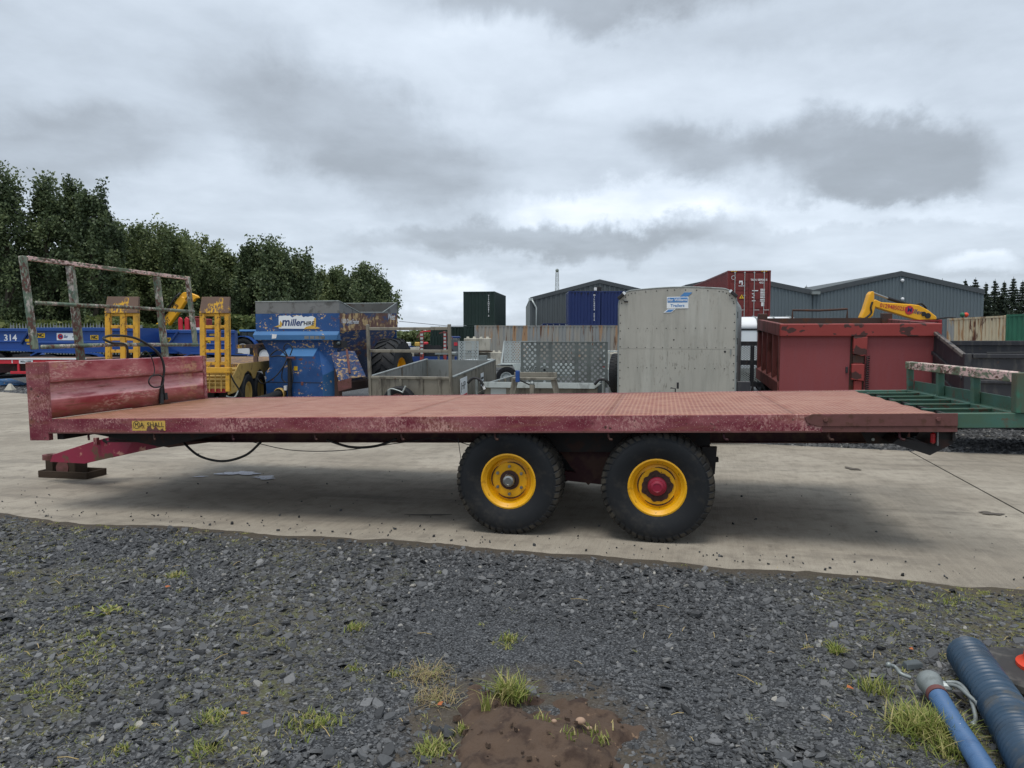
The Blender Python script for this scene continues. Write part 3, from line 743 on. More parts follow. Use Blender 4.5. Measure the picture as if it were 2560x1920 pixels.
def deck_mat():
    m = bpy.data.materials.new('red_chequer_plate'); m.use_nodes = True
    gg = NG(m.node_tree); b = m.node_tree.nodes['Principled BSDF']
    co = gg.n('ShaderNodeTexCoord').outputs['Object']
    s_ = gg.n('ShaderNodeSeparateXYZ'); gg.link(co, s_.inputs[0])
    k = 2 * math.pi / 0.078
    a = gg.m('SINE', gg.m('MULTIPLY', gg.m('ADD', s_.outputs[0], s_.outputs[1]), k))
    c_ = gg.m('SINE', gg.m('MULTIPLY', gg.m('SUBTRACT', s_.outputs[0], s_.outputs[1]), k))
    lug = gg.smooth(gg.m('MULTIPLY', a, c_), 0.1, 0.55)
    big = gg.noise(co, 1.1, 6, 0.6); mid = gg.noise(co, 6, 7, 0.65); fin_ = gg.noise(co, 55, 4, 0.6)
    base = gg.mix(gg.smooth(big, 0.3, 0.7), C('8c5a4b'), C('9e6e5c'))
    base = gg.mix(gg.m('MULTIPLY', gg.smooth(mid, 0.42, 0.66), 0.75), base, C('84483c'))
    base = gg.mix(gg.m('MULTIPLY', gg.smooth(fin_, 0.52, 0.7), 0.4), base, C('80543e'))
    base = gg.mix(gg.m('MULTIPLY', lug, 0.72), base, C('bc9076'))
    dirt = gg.m('MULTIPLY', gg.smooth(gg.m('ADD', s_.outputs[0], gg.m('MULTIPLY', s_.outputs[1], -0.25)), 1.5, -0.4), gg.smooth(mid, 0.36, 0.62))
    base = gg.mix(gg.m('MULTIPLY', dirt, 0.8), base, C('80603f'))
    scr = gg.noise(gg.vec(gg.m('MULTIPLY', s_.outputs[0], 1.2), gg.m('MULTIPLY', s_.outputs[1], 5.0), 0.0), 1.6, 7, 0.62)
    base = gg.mix(gg.m('MULTIPLY', gg.smooth(scr, 0.55, 0.72), 0.5), base, C('7c4238'))
    base = gg.mix(gg.m('MULTIPLY', gg.smooth(scr, 0.44, 0.30), 0.35), base, C('c49a86'))
    gg.link(base, b.inputs['Base Color'])
    gg.link(gg.m('ADD', 0.46, gg.m('MULTIPLY', mid, 0.25)), b.inputs['Roughness'])
    b.inputs['Specular IOR Level'].default_value = 0.45
    bp = gg.n('ShaderNodeBump'); bp.inputs['Strength'].default_value = 0.7; bp.inputs['Distance'].default_value = 0.006
    gg.link(lug, bp.inputs['Height']); gg.link(bp.outputs[0], b.inputs['Normal'])
    return m
M['deck'] = deck_mat()
seams = [0.0, 1.72, 3.45, 5.28, 6.72, L - 0.12]
for i in range(5):
    x0, x1 = seams[i] + (0.0 if i else 0.02), seams[i + 1] - 0.003
    nxp, nyp = 24, 16
    mb = MB(); vs_ = []
    for b_ in range(nyp + 1):
        for a_ in range(nxp + 1):
            x = x0 + (x1 - x0) * a_ / nxp; y = 0.012 + (WD - 0.024) * b_ / nyp
            ed = min(1, min(a_, nxp - a_) / 3) * min(1, min(b_, nyp - b_) / 3)
            z = DK + 0.001 * (i % 2) + ed * 0.020 * (float(fbm(np.array(x * 1.3), np.array(y * 1.6), 70)) - 0.5)
            if i == 4 and a_ == nxp: x += 0.02 * math.sin(b_ * 2.1)
            vs_.append((x, y, z))
    top = [(r * (nxp + 1) + c, r * (nxp + 1) + c + 1, (r + 1) * (nxp + 1) + c + 1, (r + 1) * (nxp + 1) + c) for r in range(nyp) for c in range(nxp)]
    mb.add(vs_, top)
    o = mb.build('deck_plate', M['deck'], flat, smooth=True)
    md = o.modifiers.new('s', 'SOLIDIFY'); md.thickness = 0.008; md.offset = -1
# side beams (channel): face, lips
def side_beam(y, sgn):
    mb = MB()
    mb.box(-0.005, L, y, y + sgn * 0.01, DK - 0.132, DK + 0.006) if sgn > 0 else mb.box(-0.005, L, y + sgn * 0.01, y, DK - 0.132, DK + 0.006)
    lo, hi = sorted((y + sgn * 0.0101, y + sgn * 0.07))
    mb.box(-0.005, L, lo, hi, DK - 0.132, DK - 0.122)
    return mb.build('side_beam', M['red_beam'], flat, bevel=0.004)
side_beam(0.0, 1)
MB().box(0.013, L - 0.94, -0.0045, -0.0003, DK - 0.1335, DK - 0.121).build('beam_lip', M['rust_plate'], flat)
side_beam(WD, -1)
# rusty doubler plate with bolts at the rear end of the near beam
mb = MB(); x0 = L - 1.06
mb.prism([(x0, DK - 0.015), (x0 + 0.06, DK + 0.008), (L + 0.004, DK + 0.008), (L + 0.004, DK - 0.088), (x0 + 0.1, DK - 0.088), (x0 + 0.02, DK - 0.06)], -0.012, -0.001)
pl = mb.build('doubler_plate', M['rust_plate'], flat, bevel=0.003)
for bx in (x0 + 0.15, L - 0.13):
    mb = MB().cyl((bx, -0.028, DK - 0.035), (bx, -0.012, DK - 0.035), 0.017, 6)
    mb.build('bolt', M['rust_plate'], pl, bevel=0.002)
mb = MB(); mb.box(L - 0.93, L + 0.003, -0.004, -0.0005, DK - 0.131, DK - 0.089)
mb.build('rusted_strip', M['rust_plate'], flat)
# main chassis rails, cross members, hooks
for y in (0.72, 1.62):
    mb = MB()
    mb.box(0.05, L - 0.1, y, y + 0.012, DK - 0.30, DK - 0.01)
    mb.box(0.05, L - 0.1, y - 0.05, y + 0.062, DK - 0.31, DK - 0.30)
    mb.build('chassis_rail', M['red_dark'], flat)
for i in range(14):
    x = 0.1 + i * (L - 0.3) / 13
    MB().box(x - 0.03, x + 0.03, 0.012, WD - 0.012, DK - 0.12, DK - 0.012).build('cross_member', M['red_dark'], flat)
for x in (0.42, 1.12, 1.92, 2.72, 3.52, 4.34, 5.28, 6.18, 6.95, 7.45):
    pts = [(x, 0.035, DK - 0.12), (x, 0.03, DK - 0.17), (x + 0.012, 0.02, DK - 0.19), (x + 0.03, 0.0, DK - 0.19)]
    MB().tube(pts, 0.010, 6).build('rope_hook', M['red_dark'], flat, smooth=True)
# headboard: end posts and a pressed panel with a recessed band
mb = MB()
mb.box(-0.20, -0.055, -0.002, 0.012, DK - 0.20, DK + 0.545)
mb.box(-0.20, -0.188, 0.0121, 0.09, DK - 0.20, DK + 0.545)
mb.box(-0.055, 0.012, -0.004, 0.055, DK - 0.20, DK + 0.545)
mb.build('headboard_post', M['red_beam'], flat, bevel=0.004)
mb = MB()
mb.box(-0.10, -0.015, WD - 0.012, WD, DK - 0.02, DK + 0.545)
mb.box(-0.015, 0.012, WD - 0.055, WD, DK - 0.01, DK + 0.545)
mb.build('headboard_post', M['red_beam'], flat, bevel=0.004)
prof = [(0.0, 0.0), (0.0, 0.175), (-0.072, 0.262), (-0.080, 0.335), (0.0, 0.352), (0.0, 0.535), (-0.03, 0.543)]
mb = MB(); ys = [0.056, 0.075, 0.15] + [0.15 + (WD - 0.3) * k / 8 for k in range(1, 9)] + [WD - 0.075, WD - 0.056]
vs_ = []; m_ = len(prof)
for y in ys:
    inn = 0.0 if (y < 0.10 or y > WD - 0.10) else 1.0
    if y < 0.1: inn = 1.0                        # the near end of the recess runs out to the post
    for a, z in prof: vs_.append(((a if a > -0.04 or a == -0.03 else a * inn), y, DK + z + 0.002))
fs_ = [(j * m_ + i, (j + 1) * m_ + i, (j + 1) * m_ + i + 1, j * m_ + i + 1) for j in range(len(ys) - 1) for i in range(m_ - 1)]
mb.add(vs_, fs_)
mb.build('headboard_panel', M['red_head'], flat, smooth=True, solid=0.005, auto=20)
# rack above the headboard: flaking green tubes
def hp(x, y, z): return (x - 0.075 * (z - 0.62) / 0.95, y, DK + z)
for y, w, z0 in ((0.02, 0.058, 0.665), (WD - 0.03, 0.05, 0.665)):
    MB().bar(hp(-0.10, y, z0), hp(-0.10, y, 1.545), w, 0.05, (1, 0, 0)).build('rack_post', M['green_worn'], flat, bevel=0.005)
for y in (0.585, 1.90):
    MB().bar(hp(-0.115, y, 0.42), hp(-0.10, y, 1.50), 0.078, 0.05, (1, 0, 0)).build('rack_post', M['green_worn'], flat, bevel=0.005)
MB().bar(hp(-0.10, 0.06, 1.53), hp(-0.10, WD + 0.0, 1.53), 0.042, 0.04).build('rack_rail', M['green_pink_top'], flat, bevel=0.004)
MB().tube([hp(-0.055, 0.055, 1.105), hp(-0.055, 0.6, 1.105), hp(-0.05, 1.2, 1.112), hp(-0.055, WD - 0.05, 1.105)], 0.019, 8).build('rack_rail', M['green_worn'], flat, smooth=True)
MB().tube([hp(-0.055, 0.055, 0.685), hp(-0.052, 1.0, 0.70), hp(-0.055, WD - 0.05, 0.685)], 0.021, 8).build('rack_rail', M['green_worn'], flat, smooth=True)
# air and light cables hanging over the headboard
def smooth_pts(p, n=10):
    p = [Vector(a) for a in p]; out = []
    for i in range(len(p) - 1):
        p0, p1, p2, p3 = p[max(i - 1, 0)], p[i], p[i + 1], p[min(i + 2, len(p) - 1)]
        for k in range(n):
            t = k / n
            out.append(0.5 * ((2 * p1) + (p2 - p0) * t + (2 * p0 - 5 * p1 + 4 * p2 - p3) * t * t + (3 * p1 - p0 - 3 * p2 + p3) * t ** 3))
    return out + [p[-1]]
hx = 0.045
cab = smooth_pts([(0.02, 1.62, DK + 0.04), (0.02, 1.63, DK + 0.20), (hx, 1.66, DK + 0.42), (0.02, 1.60, DK + 0.60), (-0.05, 1.36, DK + 0.76), (-0.08, 1.05, DK + 0.80), (-0.06, 0.86, DK + 0.77), (0.0, 0.90, DK + 0.72), (-0.02, 1.12, DK + 0.70), (-0.12, 1.28, DK + 0.60), (-0.17, 1.30, DK + 0.45)])
MB().tube(cab, 0.0135, 8).build('brake_hose', M['hose_black'], flat, smooth=True)
cab = smooth_pts([(0.03, 1.66, DK + 0.06), (0.03, 1.65, DK + 0.22), (0.05, 1.60, DK + 0.33), (0.05, 1.44, DK + 0.34), (0.05, 1.38, DK + 0.27), (0.05, 1.46, DK + 0.21), (0.05, 1.60, DK + 0.22), (0.05, 1.64, DK + 0.30)])
MB().tube(cab, 0.0085, 8).build('brake_hose', M['hose_black'], flat, smooth=True)
cab = smooth_pts([(0.05, 1.46, DK + 0.335), (0.04, 1.50, DK + 0.42), (0.03, 1.47, DK + 0.55), (-0.03, 1.44, DK + 0.62), (-0.12, 1.42, DK + 0.50)])
MB().tube(cab, 0.006, 6).build('light_cable', M['hose_black'], flat, smooth=True)
mb = MB().cyl((0.03, 1.60, DK + 0.012), (0.022, 1.62, DK + 0.12), 0.027, 10).cyl((0.022, 1.62, DK + 0.12), (0.022, 1.625, DK + 0.19), 0.02, 10)
mb.build('hose_coupling', M['hose_black'], flat, smooth=True, auto=40)
mb = MB().cyl((0.04, 1.67, DK + 0.05), (0.035, 1.67, DK + 0.13), 0.024, 10)
mb.build('hose_coupling', M['hose_black'], flat, smooth=True, auto=40)
# maker's decal on the beam
def text(parent, body, size, loc, rot, m, align='CENTER', shear=0.0, ext=0.001, name='lettering', sx=1.0, bold=0.0, space=1.0):
    cu = bpy.data.curves.new(name, 'FONT'); cu.body = body; cu.size = size; cu.align_x = align; cu.align_y = 'CENTER'
    cu.extrude = ext; cu.shear = shear; cu.offset = bold; cu.resolution_u = 3; cu.space_character = space
    tmp = bpy.data.objects.new('lettering_curve', cu)
    me = bpy.data.meshes.new_from_object(tmp)
    bpy.data.objects.remove(tmp); bpy.data.curves.remove(cu)
    me.materials.clear(); me.materials.append(m)
    o = bpy.data.objects.new(name, me); COL.objects.link(o); o.parent = parent
    o.location = loc; o.rotation_euler = rot; o.scale = (sx, 1, 1)
    return o
FRONT, RIGHT = (R(90), 0, 0), (R(90), 0, R(90))
dx0 = 0.92
dec = MB().box(dx0, dx0 + 0.345, -0.003, -0.0006, DK - 0.108, DK - 0.018).build('maker_decal', M['gold_sign'], flat)
mb = MB().lathe([(0.031, -0.0042), (0.036, -0.0042), (0.036, -0.0032), (0.031, -0.0032)], (dx0 + 0.048, 0, DK - 0.055), 'y', 24, True)
mb.build('emblem_ring', M['ink'], dec)
text(dec, 'M', 0.05, (dx0 + 0.048, -0.0042, DK - 0.055), FRONT, M['ink'])
text(dec, 'A', 0.062, (dx0 + 0.105, -0.0042, DK - 0.056), FRONT, M['ink'])
text(dec, 'SHALL', 0.062, (dx0 + 0.245, -0.0042, DK - 0.056), FRONT, M['ink'])
mb = MB()
pts = [(dx0 + 0.15 + 0.17 * k / 12, DK - 0.108 + abs(0.050 * math.sin(k * 0.62 + 0.3)) * (0.9 if k < 8 else 0.45)) for k in range(13)]
mb.prism([(dx0 + 0.15, DK - 0.110)] + pts + [(dx0 + 0.33, DK - 0.110)], -0.0046, -0.0036)
mb.build('rust_patch', M['rust_plate'], dec)
# drawbar: tapering A-frame to the towing eye, on the centre line
yc = WD / 2
def draw_plate(y0, y1, name='drawbar_plate'):
    mb = MB()
    p = [(-1.12, 0.275), (-0.55, 0.28), (0.10, 0.41), (0.95, 0.565), (0.95, 0.68), (0.30, 0.68), (-0.40, 0.53), (-1.06, 0.36)]
    n = len(p)
    def yy(x, side):
        t = min(1, max(0, (x + 1.12) / 1.6)); return yc + side * (0.09 + 0.36 * t)
    sd = -1 if y0 < 0 else 1
    vs_ = [(a, yy(a, sd), b) for a, b in p] + [(a, yy(a, sd) - sd * 0.02, b) for a, b in p]
    mb.add(vs_, [tuple(range(n)), tuple(range(2 * n - 1, n - 1, -1))] + [(i, n + i, n + (i + 1) % n, (i + 1) % n) for i in range(n)])
    return mb.build(name, M['crimson'], flat, bevel=0.003)
draw_plate(-1, 0); draw_plate(1, 0)
for y in (0.35, 2.0):
    MB().prism([(0.06, DK - 0.125), (1.7, DK - 0.125), (1.6, DK - 0.19), (0.95, DK - 0.31), (0.30, DK - 0.20), (0.06, DK - 0.16)], y, y + 0.08).build('front_outrigger', M['blackmetal'], flat)
MB().box(0.03, 0.10, 0.08, WD - 0.08, DK - 0.20, DK - 0.125).build('front_beam', M['blackmetal'], flat)
mb = MB(); mb.hexa([(-1.12, yc - 0.085, 0.275), (-0.55, yc - 0.12, 0.282), (-0.55, yc + 0.12, 0.282), (-1.12, yc + 0.085, 0.275), (-1.06, yc - 0.085, 0.358), (-0.4, yc - 0.12, 0.527), (-0.4, yc + 0.12, 0.527), (-1.06, yc + 0.085, 0.358)])
mb.build('drawbar_box', M['crimson'], flat)
mb = MB().lathe([(0.035, -0.03), (0.075, -0.03), (0.075, 0.03), (0.035, 0.03)], (-1.20, yc, 0.318), 'z', 18, True)
mb.build('towing_eye', M['rust_plate'], flat, smooth=True, auto=40)
MB().box(-0.32, -0.28, yc - 0.33, yc - 0.29, 0.50, 0.58).build('jack_lug', M['red_beam'], flat)
MB().bar((-0.22, yc - 0.30, 0.56), (-0.14, yc - 0.28, 0.50), 0.03, 0.03).build('jack_lug', M['blackmetal'], flat)
# gussets between drawbar and chassis
mb = MB(); mb.prism([(0.05, DK - 0.20), (1.45, DK - 0.29), (0.75, DK - 0.37), (0.05, DK - 0.26)], 0.72, 0.735)
mb.build('front_gusset', M['red_dark'], flat)
# running gear
def tyre_mesh(R_, W_, rr, lugs=40, lug_h=0.014, axis='y', rib=False):
    h = W_ / 2
    p = [(rr - 0.012, -h * 0.72), (rr + 0.012, -h * 0.80), (rr + (R_ - rr) * 0.35, -h * 0.98), (rr + (R_ - rr) * 0.62, -h), (R_ * 0.89, -h * 0.95), (R_ * 0.930, -h * 0.88), (R_ * 0.972, -h * 0.70), (R_ * 0.984, -h * 0.3)]
    p = p + [(a, -b) for a, b in reversed(p)]
    mb = MB().lathe(p, (0, 0, 0), axis, 56)
    def P(r, t, o):
        a, b = r * math.cos(t), r * math.sin(t)
        return (a, o, b) if axis == 'y' else (o, a, b)
    for i in range(lugs):
        for sd in (-1, 1):
            t0 = 2 * math.pi * (i + (0.5 if sd > 0 else 0)) / lugs; dt = 2 * math.pi / lugs * 0.40; sk = 2 * math.pi / lugs * 0.55
            o = [sd * h * 0.975, sd * h * 0.88, sd * h * 0.60, sd * h * 0.10]
            rb = [R_ * 0.87, R_ * 0.928, R_ * 0.972, R_ * 0.982]; rt = [R_ * 0.895, R_ * 0.970, R_ * 0.996, R_ * 1.0]
            vs_ = []
            for j in range(4):
                tt = t0 + sk * j / 3
                vs_ += [P(rb[j], tt - dt, o[j]), P(rt[j], tt - dt * 0.85, o[j]), P(rt[j], tt + dt * 0.85, o[j]), P(rb[j], tt + dt, o[j])]
            fs_ = []
            for j in range(3):
                for k in range(3): fs_.append((j * 4 + k, j * 4 + k + 1, j * 4 + 4 + k + 1, j * 4 + 4 + k))
            fs_ += [(0, 1, 2, 3), (12, 13, 14, 15)]
            mb.add(vs_, fs_)
    return mb
def rim_prof(rr, W_, dish=0.07, hub=0.0):
    h = W_ / 2
    return [(rr + 0.004, -h * 0.70), (rr + 0.010, -h * 0.80), (rr - 0.002, -h * 0.82), (rr - 0.012, -h * 0.78), (rr - 0.022, -h * 0.66), (rr - 0.034, -h * 0.62), (rr - 0.040, -h * 0.45), (rr - 0.050, -h * 0.80 + dish), (rr * 0.68, -h * 0.80 + dish - 0.006), (rr * 0.66, -h * 0.80 + dish - 0.014), (rr * 0.33, -h * 0.80 + dish - 0.014), (max(hub, 0.004), -h * 0.80 + dish - 0.012)]
RW, WW, RR = 0.458, 0.335, 0.226
def big_wheel(s, yc_, kind, out=-1):
    w = node('wheel', flat, (s, yc_, RW - 0.0272 * s - 0.012), (0, 0, 0 if out < 0 else math.pi))
    ty = tyre_mesh(RW, WW, RR, 46).build('tyre', M['rubber'], w, smooth=True, auto=28)
    ty.data.materials.append(M['rubber_dusty'])
    for p in ty.data.polygons:
        if math.hypot(p.center.x, p.center.z) > RW * 0.93: p.material_index = 1
    MB().lathe(rim_prof(RR, WW, 0.085 if kind == 'cap' else 0.075, 0.055), (0, 0, 0), 'y', 40).build('rim', M['rim_yellow'], w, smooth=True, auto=40)
    y0 = -WW / 2 * 0.80 + 0.065
    # dark slots between the rim well and the disc
    for a0, a1 in ((20, 95), (130, 200), (230, 330)):
        pts = [((0.155 + 0.006 * math.sin(math.pi * j / 8)) * math.cos(R(a0 + (a1 - a0) * j / 8)), (0.155 + 0.006 * math.sin(math.pi * j / 8)) * math.sin(R(a0 + (a1 - a0) * j / 8))) for j in range(9)]
        pts += [(0.1515 * math.cos(R(a1 - (a1 - a0) * j / 8)), 0.1515 * math.sin(R(a1 - (a1 - a0) * j / 8))) for j in range(9)]
        MB().prism(pts, y0 - 0.006, y0 + 0.004).build('rim_slot', M['hub_rust'], w)
    if kind == 'cap':
        MB().lathe([(0.083, y0), (0.083, y0 - 0.004), (0.055, y0 - 0.005), (0.055, y0 + 0.03)], (0, 0, 0), 'y', 28).build('hub_ring', M['hub_rust'], w, smooth=True, auto=40)
        MB().lathe([(0.052, y0 + 0.02), (0.050, y0 - 0.05), (0.046, y0 - 0.062), (0.030, y0 - 0.066), (0.028, y0 - 0.063), (0.001, y0 - 0.063)], (0, 0, 0), 'y', 28).build('hub_cap', M['chrome'], w, smooth=True, auto=40)
        for k in range(6):
            t = math.pi * 2 * k / 6 + 0.5
            c = (0.118 * math.cos(t), y0 - 0.002, 0.118 * math.sin(t))
            MB().cyl(c, (c[0], y0 - 0.018, c[2]), 0.014, 6).cyl((c[0], y0 - 0.018, c[2]), (c[0], y0 - 0.030, c[2]), 0.007, 8).build('wheel_nut', M['chrome'], w)
    else:
        # bare rusty centre with an uneven outline and a crimson hub
        rr_ = lambda t: 0.121 + 0.006 * math.sin(4 * t + 1) + 0.005 * math.sin(7 * t + 2) + 0.004 * math.sin(13 * t)
        pts = [(rr_(t) * math.cos(t), rr_(t) * math.sin(t)) for t in [2 * math.pi * i / 60 for i in range(60)]]
        MB().prism(pts, y0 - 0.0135, y0 - 0.0095).build('hub_ring', M['hub_rust'], w)
        MB().lathe([(0.078, y0 - 0.012), (0.072, y0 - 0.030), (0.058, y0 - 0.036), (0.054, y0 - 0.060), (0.036, y0 - 0.070), (0.032, y0 - 0.066), (0.001, y0 - 0.066)], (0, 0, 0), 'y', 28).build('hub_cap', M['hub_red'], w, smooth=True, auto=40)
        for k in range(8):
            t = math.pi * 2 * k / 8 + 0.3
            c = (0.101 * math.cos(t), y0 - 0.012, 0.101 * math.sin(t))
            MB().cyl(c, (c[0], y0 - 0.026, c[2]), 0.010, 6).build('wheel_nut', M['hub_rust'], w)
    return w
SX = (4.43, 5.66)
big_wheel(SX[0], 0.05 + WW / 2, 'cap'); big_wheel(SX[1], 0.03 + WW / 2, 'bare')
big_wheel(SX[0], WD - 0.06 - WW / 2, 'bare', 1); big_wheel(SX[1], WD - 0.06 - WW / 2, 'cap', 1)
for s in SX:
    z = RW - 0.0272 * s - 0.012
    MB().box(s - 0.045, s + 0.045, 0.30, WD - 0.30, z - 0.045, z + 0.045).build('axle', M['red_dark'], flat)
    for y in (0.62, 1.72):
        pts = [(s - 0.52, z + 0.12), (s, z + 0.05), (s + 0.52, z + 0.12), (s + 0.52, z + 0.155), (s, z + 0.10), (s - 0.52, z + 0.155)]
        MB().prism(pts, y, y + 0.08).build('leaf_spring', M['blackmetal'], flat)
zm = 0.30
for y in (0.60, 1.74):
    MB().prism([(4.75, DK - 0.30), (5.35, DK - 0.30), (5.25, 0.36), (5.05, 0.20), (4.9, 0.36)], y, y + 0.03).build('bogie_bracket', M['red_dark'], flat)
    MB().bar((4.62, y + 0.05, 0.30), (5.45, y + 0.05, 0.22), 0.06, 0.09).build('rocker_beam', M['red_dark'], flat, bevel=0.006)
    MB().prism([(6.03, DK - 0.30), (6.15, DK - 0.30), (6.13, 0.36), (6.08, 0.30), (6.02, 0.42)], y - 0.25, y - 0.18).build('spring_hanger', M['blackmetal'], flat)
    MB().prism([(4.0, DK - 0.30), (4.14, DK - 0.30), (4.10, 0.42), (4.02, 0.42)], y, y + 0.06).build('spring_hanger', M['blackmetal'], flat)
MB().box(4.1, 6.1, 0.46, 0.48, DK - 0.36, DK - 0.13).build('undertray', M['blackmetal'], flat)
MB().box(4.9, 5.3, 0.9, 1.6, DK - 0.52, DK - 0.32).build('brake_tank', M['red_dark'], flat, bevel=0.03)
# rear end: tail lamp, hanging plate with holes, bumper horn
mb = MB(); xr = L - 0.92
mb.prism([(xr + 0.33, DK - 0.13), (xr + 0.72, DK - 0.13), (xr + 0.67, DK - 0.27), (xr + 0.40, DK - 0.27)], 0.36, 0.372)
tp = mb.build('hitch_plate', M['blackmetal'], flat)
for bx in (xr + 0.44, xr + 0.63):
    MB().cyl((bx, 0.352, DK - 0.235), (bx, 0.36, DK - 0.235), 0.012, 10).build('bolt', M['galv_light'], tp)
MB().prism([(L - 0.36, DK - 0.18), (L - 0.16, DK - 0.235), (L - 0.10, DK - 0.135), (L, DK - 0.135), (L, DK - 0.225), (L - 0.16, DK - 0.315), (L - 0.42, DK - 0.225)], 0.06, 0.40).build('bumper_horn', M['blackmetal'], flat)
MB().box(L - 0.02, L, 0.02, WD - 0.02, DK - 0.20, DK - 0.012).build('rear_beam', M['blackmetal'], flat)
MB().box(L - 0.165, L - 0.130, 0.02, 0.055, DK - 0.225, DK - 0.138).build('tail_lamp', M['red_lens'], flat, bevel=0.012)
MB().box(L - 0.123, L - 0.118, 0.015, 0.055, DK - 0.235, DK - 0.133).build('lamp_bracket', M['galv'], flat)
# hoses slung below the deck
cab = smooth_pts([(1.05, 0.55, DK - 0.30), (1.25, 0.5, DK - 0.42), (1.5, 0.5, DK - 0.47), (1.75, 0.5, DK - 0.41), (1.92, 0.5, DK - 0.28)])
MB().tube(cab, 0.012, 8).build('brake_hose', M['hose_black'], flat, smooth=True)
cab = smooth_pts([(2.6, 0.5, DK - 0.26), (2.85, 0.48, DK - 0.325), (3.1, 0.48, DK - 0.315), (3.3, 0.5, DK - 0.25)])
MB().tube(cab, 0.012, 8).build('brake_hose', M['hose_black'], flat, smooth=True)
cab = smooth_pts([(1.90, 0.4, DK - 0.27), (2.3, 0.4, DK - 0.345), (2.8, 0.4, DK - 0.345), (3.4, 0.4, DK - 0.27), (3.75, 0.4, DK - 0.23), (4.1, 0.4, DK - 0.31), (4.3, 0.4, DK - 0.30)])
MB().tube(cab, 0.004, 6).build('light_cable', M['hose_black'], flat, smooth=True)
MB().tube([(4.02, 0.03, DK - 0.18), (4.03, 0.03, DK - 0.28), (4.04, 0.03, DK - 0.36)], 0.003, 5).build('loose_wire', M['hose_black'], flat)
# green extension frame with its low end rail
e0, e1 = L - 0.11, L + 0.485
for y0, y1, x1 in ((0.016, 0.075, e1), (WD - 0.07, WD - 0.015, e1)):
    MB().box(e0, x1, y0, y1, DK - 0.105, DK + 0.0035).build('extension_beam', M['green_solid'], flat, bevel=0.004)
for k in range(1, 6):
    y = WD * k / 6
    mb = MB().box(e0, e1 - 0.05, y - 0.018, y - 0.008, DK - 0.095, DK - 0.004).box(e0, e1 - 0.05, y - 0.034, y + 0.008, DK - 0.0039, DK + 0.004)
    mb.build('extension_joist', M['green_solid'], flat)
MB().box(e1 - 0.10, e1, 0.076, WD - 0.071, DK - 0.06, DK + 0.006).build('extension_cross_beam', M['green_solid'], flat, bevel=0.004)
MB().box(e1 - 0.03, e1 - 0.02, 0.10, WD - 0.08, DK + 0.006, DK + 0.10).build('kick_plate', M['green_solid'], flat)
for y, w in ((0.0, 0.085), (0.78, 0.07), (1.58, 0.07), (WD - 0.08, 0.07)):
    MB().box(e1 - 0.095 if y == 0 else e1 - 0.085, e1 - 0.004 if y == 0 else e1 - 0.032, y, y + w, DK + 0.004, DK + 0.295).build('rail_post', M['green_dirty'] if y == 0 else M['green_solid'], flat, bevel=0.004)
MB().box(e1 - 0.097, e1 - 0.03, 0.086, WD - 0.01, DK + 0.225, DK + 0.30).build('end_rail', M['green_pink_top'], flat, bevel=0.005)

# skid the drawbar stands on
c = ground(q(158), q(1028))
sk = thing('drawbar_stand', 'dark steel skid block lying on concrete under the flatbed drawbar', 'support block', (c.x, c.y, 0), 11.5)
mb = MB().box(-0.34, 0.33, -0.16, 0.16, 0.0, 0.02).box(-0.34, 0.33, -0.16, -0.145, 0.02, 0.08).box(-0.34, 0.33, 0.145, 0.16, 0.02, 0.08).box(0.315, 0.33, -0.144, 0.144, 0.02, 0.08).box(-0.34, -0.325, -0.144, 0.144, 0.02, 0.08)
mb.build('tray', M['timber'], sk, bevel=0.004)
MB().box(-0.30, -0.20, -0.09, 0.09, 0.021, 0.245).build('upright', M['timber'], sk, bevel=0.004)
MB().box(-0.12, 0.12, -0.10, 0.10, 0.021, 0.25).build('packing_block', M['timber'], sk, bevel=0.006)
MB().lathe([(0.001, -0.11), (0.085, -0.11), (0.085, -0.095), (0.001, -0.095)], (-0.05, 0, 0.11), 'y', 20).build('round_plate', M['rust_plate'], sk)
# ================================================================== HELPERS FOR YARD THINGS
def small_wheel(parent, c, r, w, rr, m_rim, axis='x', out=1, lugs=0, name='wheel', rubber='rubber'):
    if axis == 'x': out = -out          # the profile's outer face points along -x / -y before turning
    wn = node(name, parent, c, (0, 0, 0 if out < 0 else math.pi))
    if lugs: mb = tyre_mesh(r, w, rr, lugs, axis=axis)
    else:
        h = w / 2
        p = [(rr - 0.01, -h * 0.7), (rr + 0.01, -h * 0.8), (rr + (r - rr) * 0.5, -h), (r * 0.94, -h * 0.92), (r * 0.99, -h * 0.72), (r, -h * 0.4), (r, 0)]
        p = p + [(a, -b) for a, b in reversed(p[:-1])]
        mb = MB().lathe(p, (0, 0, 0), axis, 32)
    mb.build('tyre', M[rubber], wn, smooth=True, auto=35)
    MB().lathe(rim_prof(rr, w, min(0.05, w * 0.25), 0.0), (0, 0, 0), axis, 24).build('rim', m_rim, wn, smooth=True, auto=40)
    return wn
def corrugated(x0, x1, z0, z1, pitch=0.28, depth=0.036, y=0.0):
    """trapezoid-profile sheet in the xz plane, front at y, ribs going back"""
    n = max(1, int(round((x1 - x0) / pitch))); p = (x1 - x0) / n
    pts = []
    for i in range(n):
        a = x0 + i * p
        pts += [(a, y), (a + p * 0.26, y), (a + p * 0.5, y + depth), (a + p * 0.76, y + depth)]
    pts.append((x1, y))
    m = len(pts)
    mb = MB()
    mb.add([(a, b, z0) for a, b in pts] + [(a, b, z1) for a, b in pts], [(i, i + 1, m + i + 1, m + i) for i in range(m - 1)])
    return mb
def rotz(mb, deg, off=(0, 0, 0)):
    c, s_ = math.cos(R(deg)), math.sin(R(deg))
    mb.v = [(x * c - y * s_ + off[0], x * s_ + y * c + off[1], z + off[2]) for x, y, z in mb.v]
    return mb
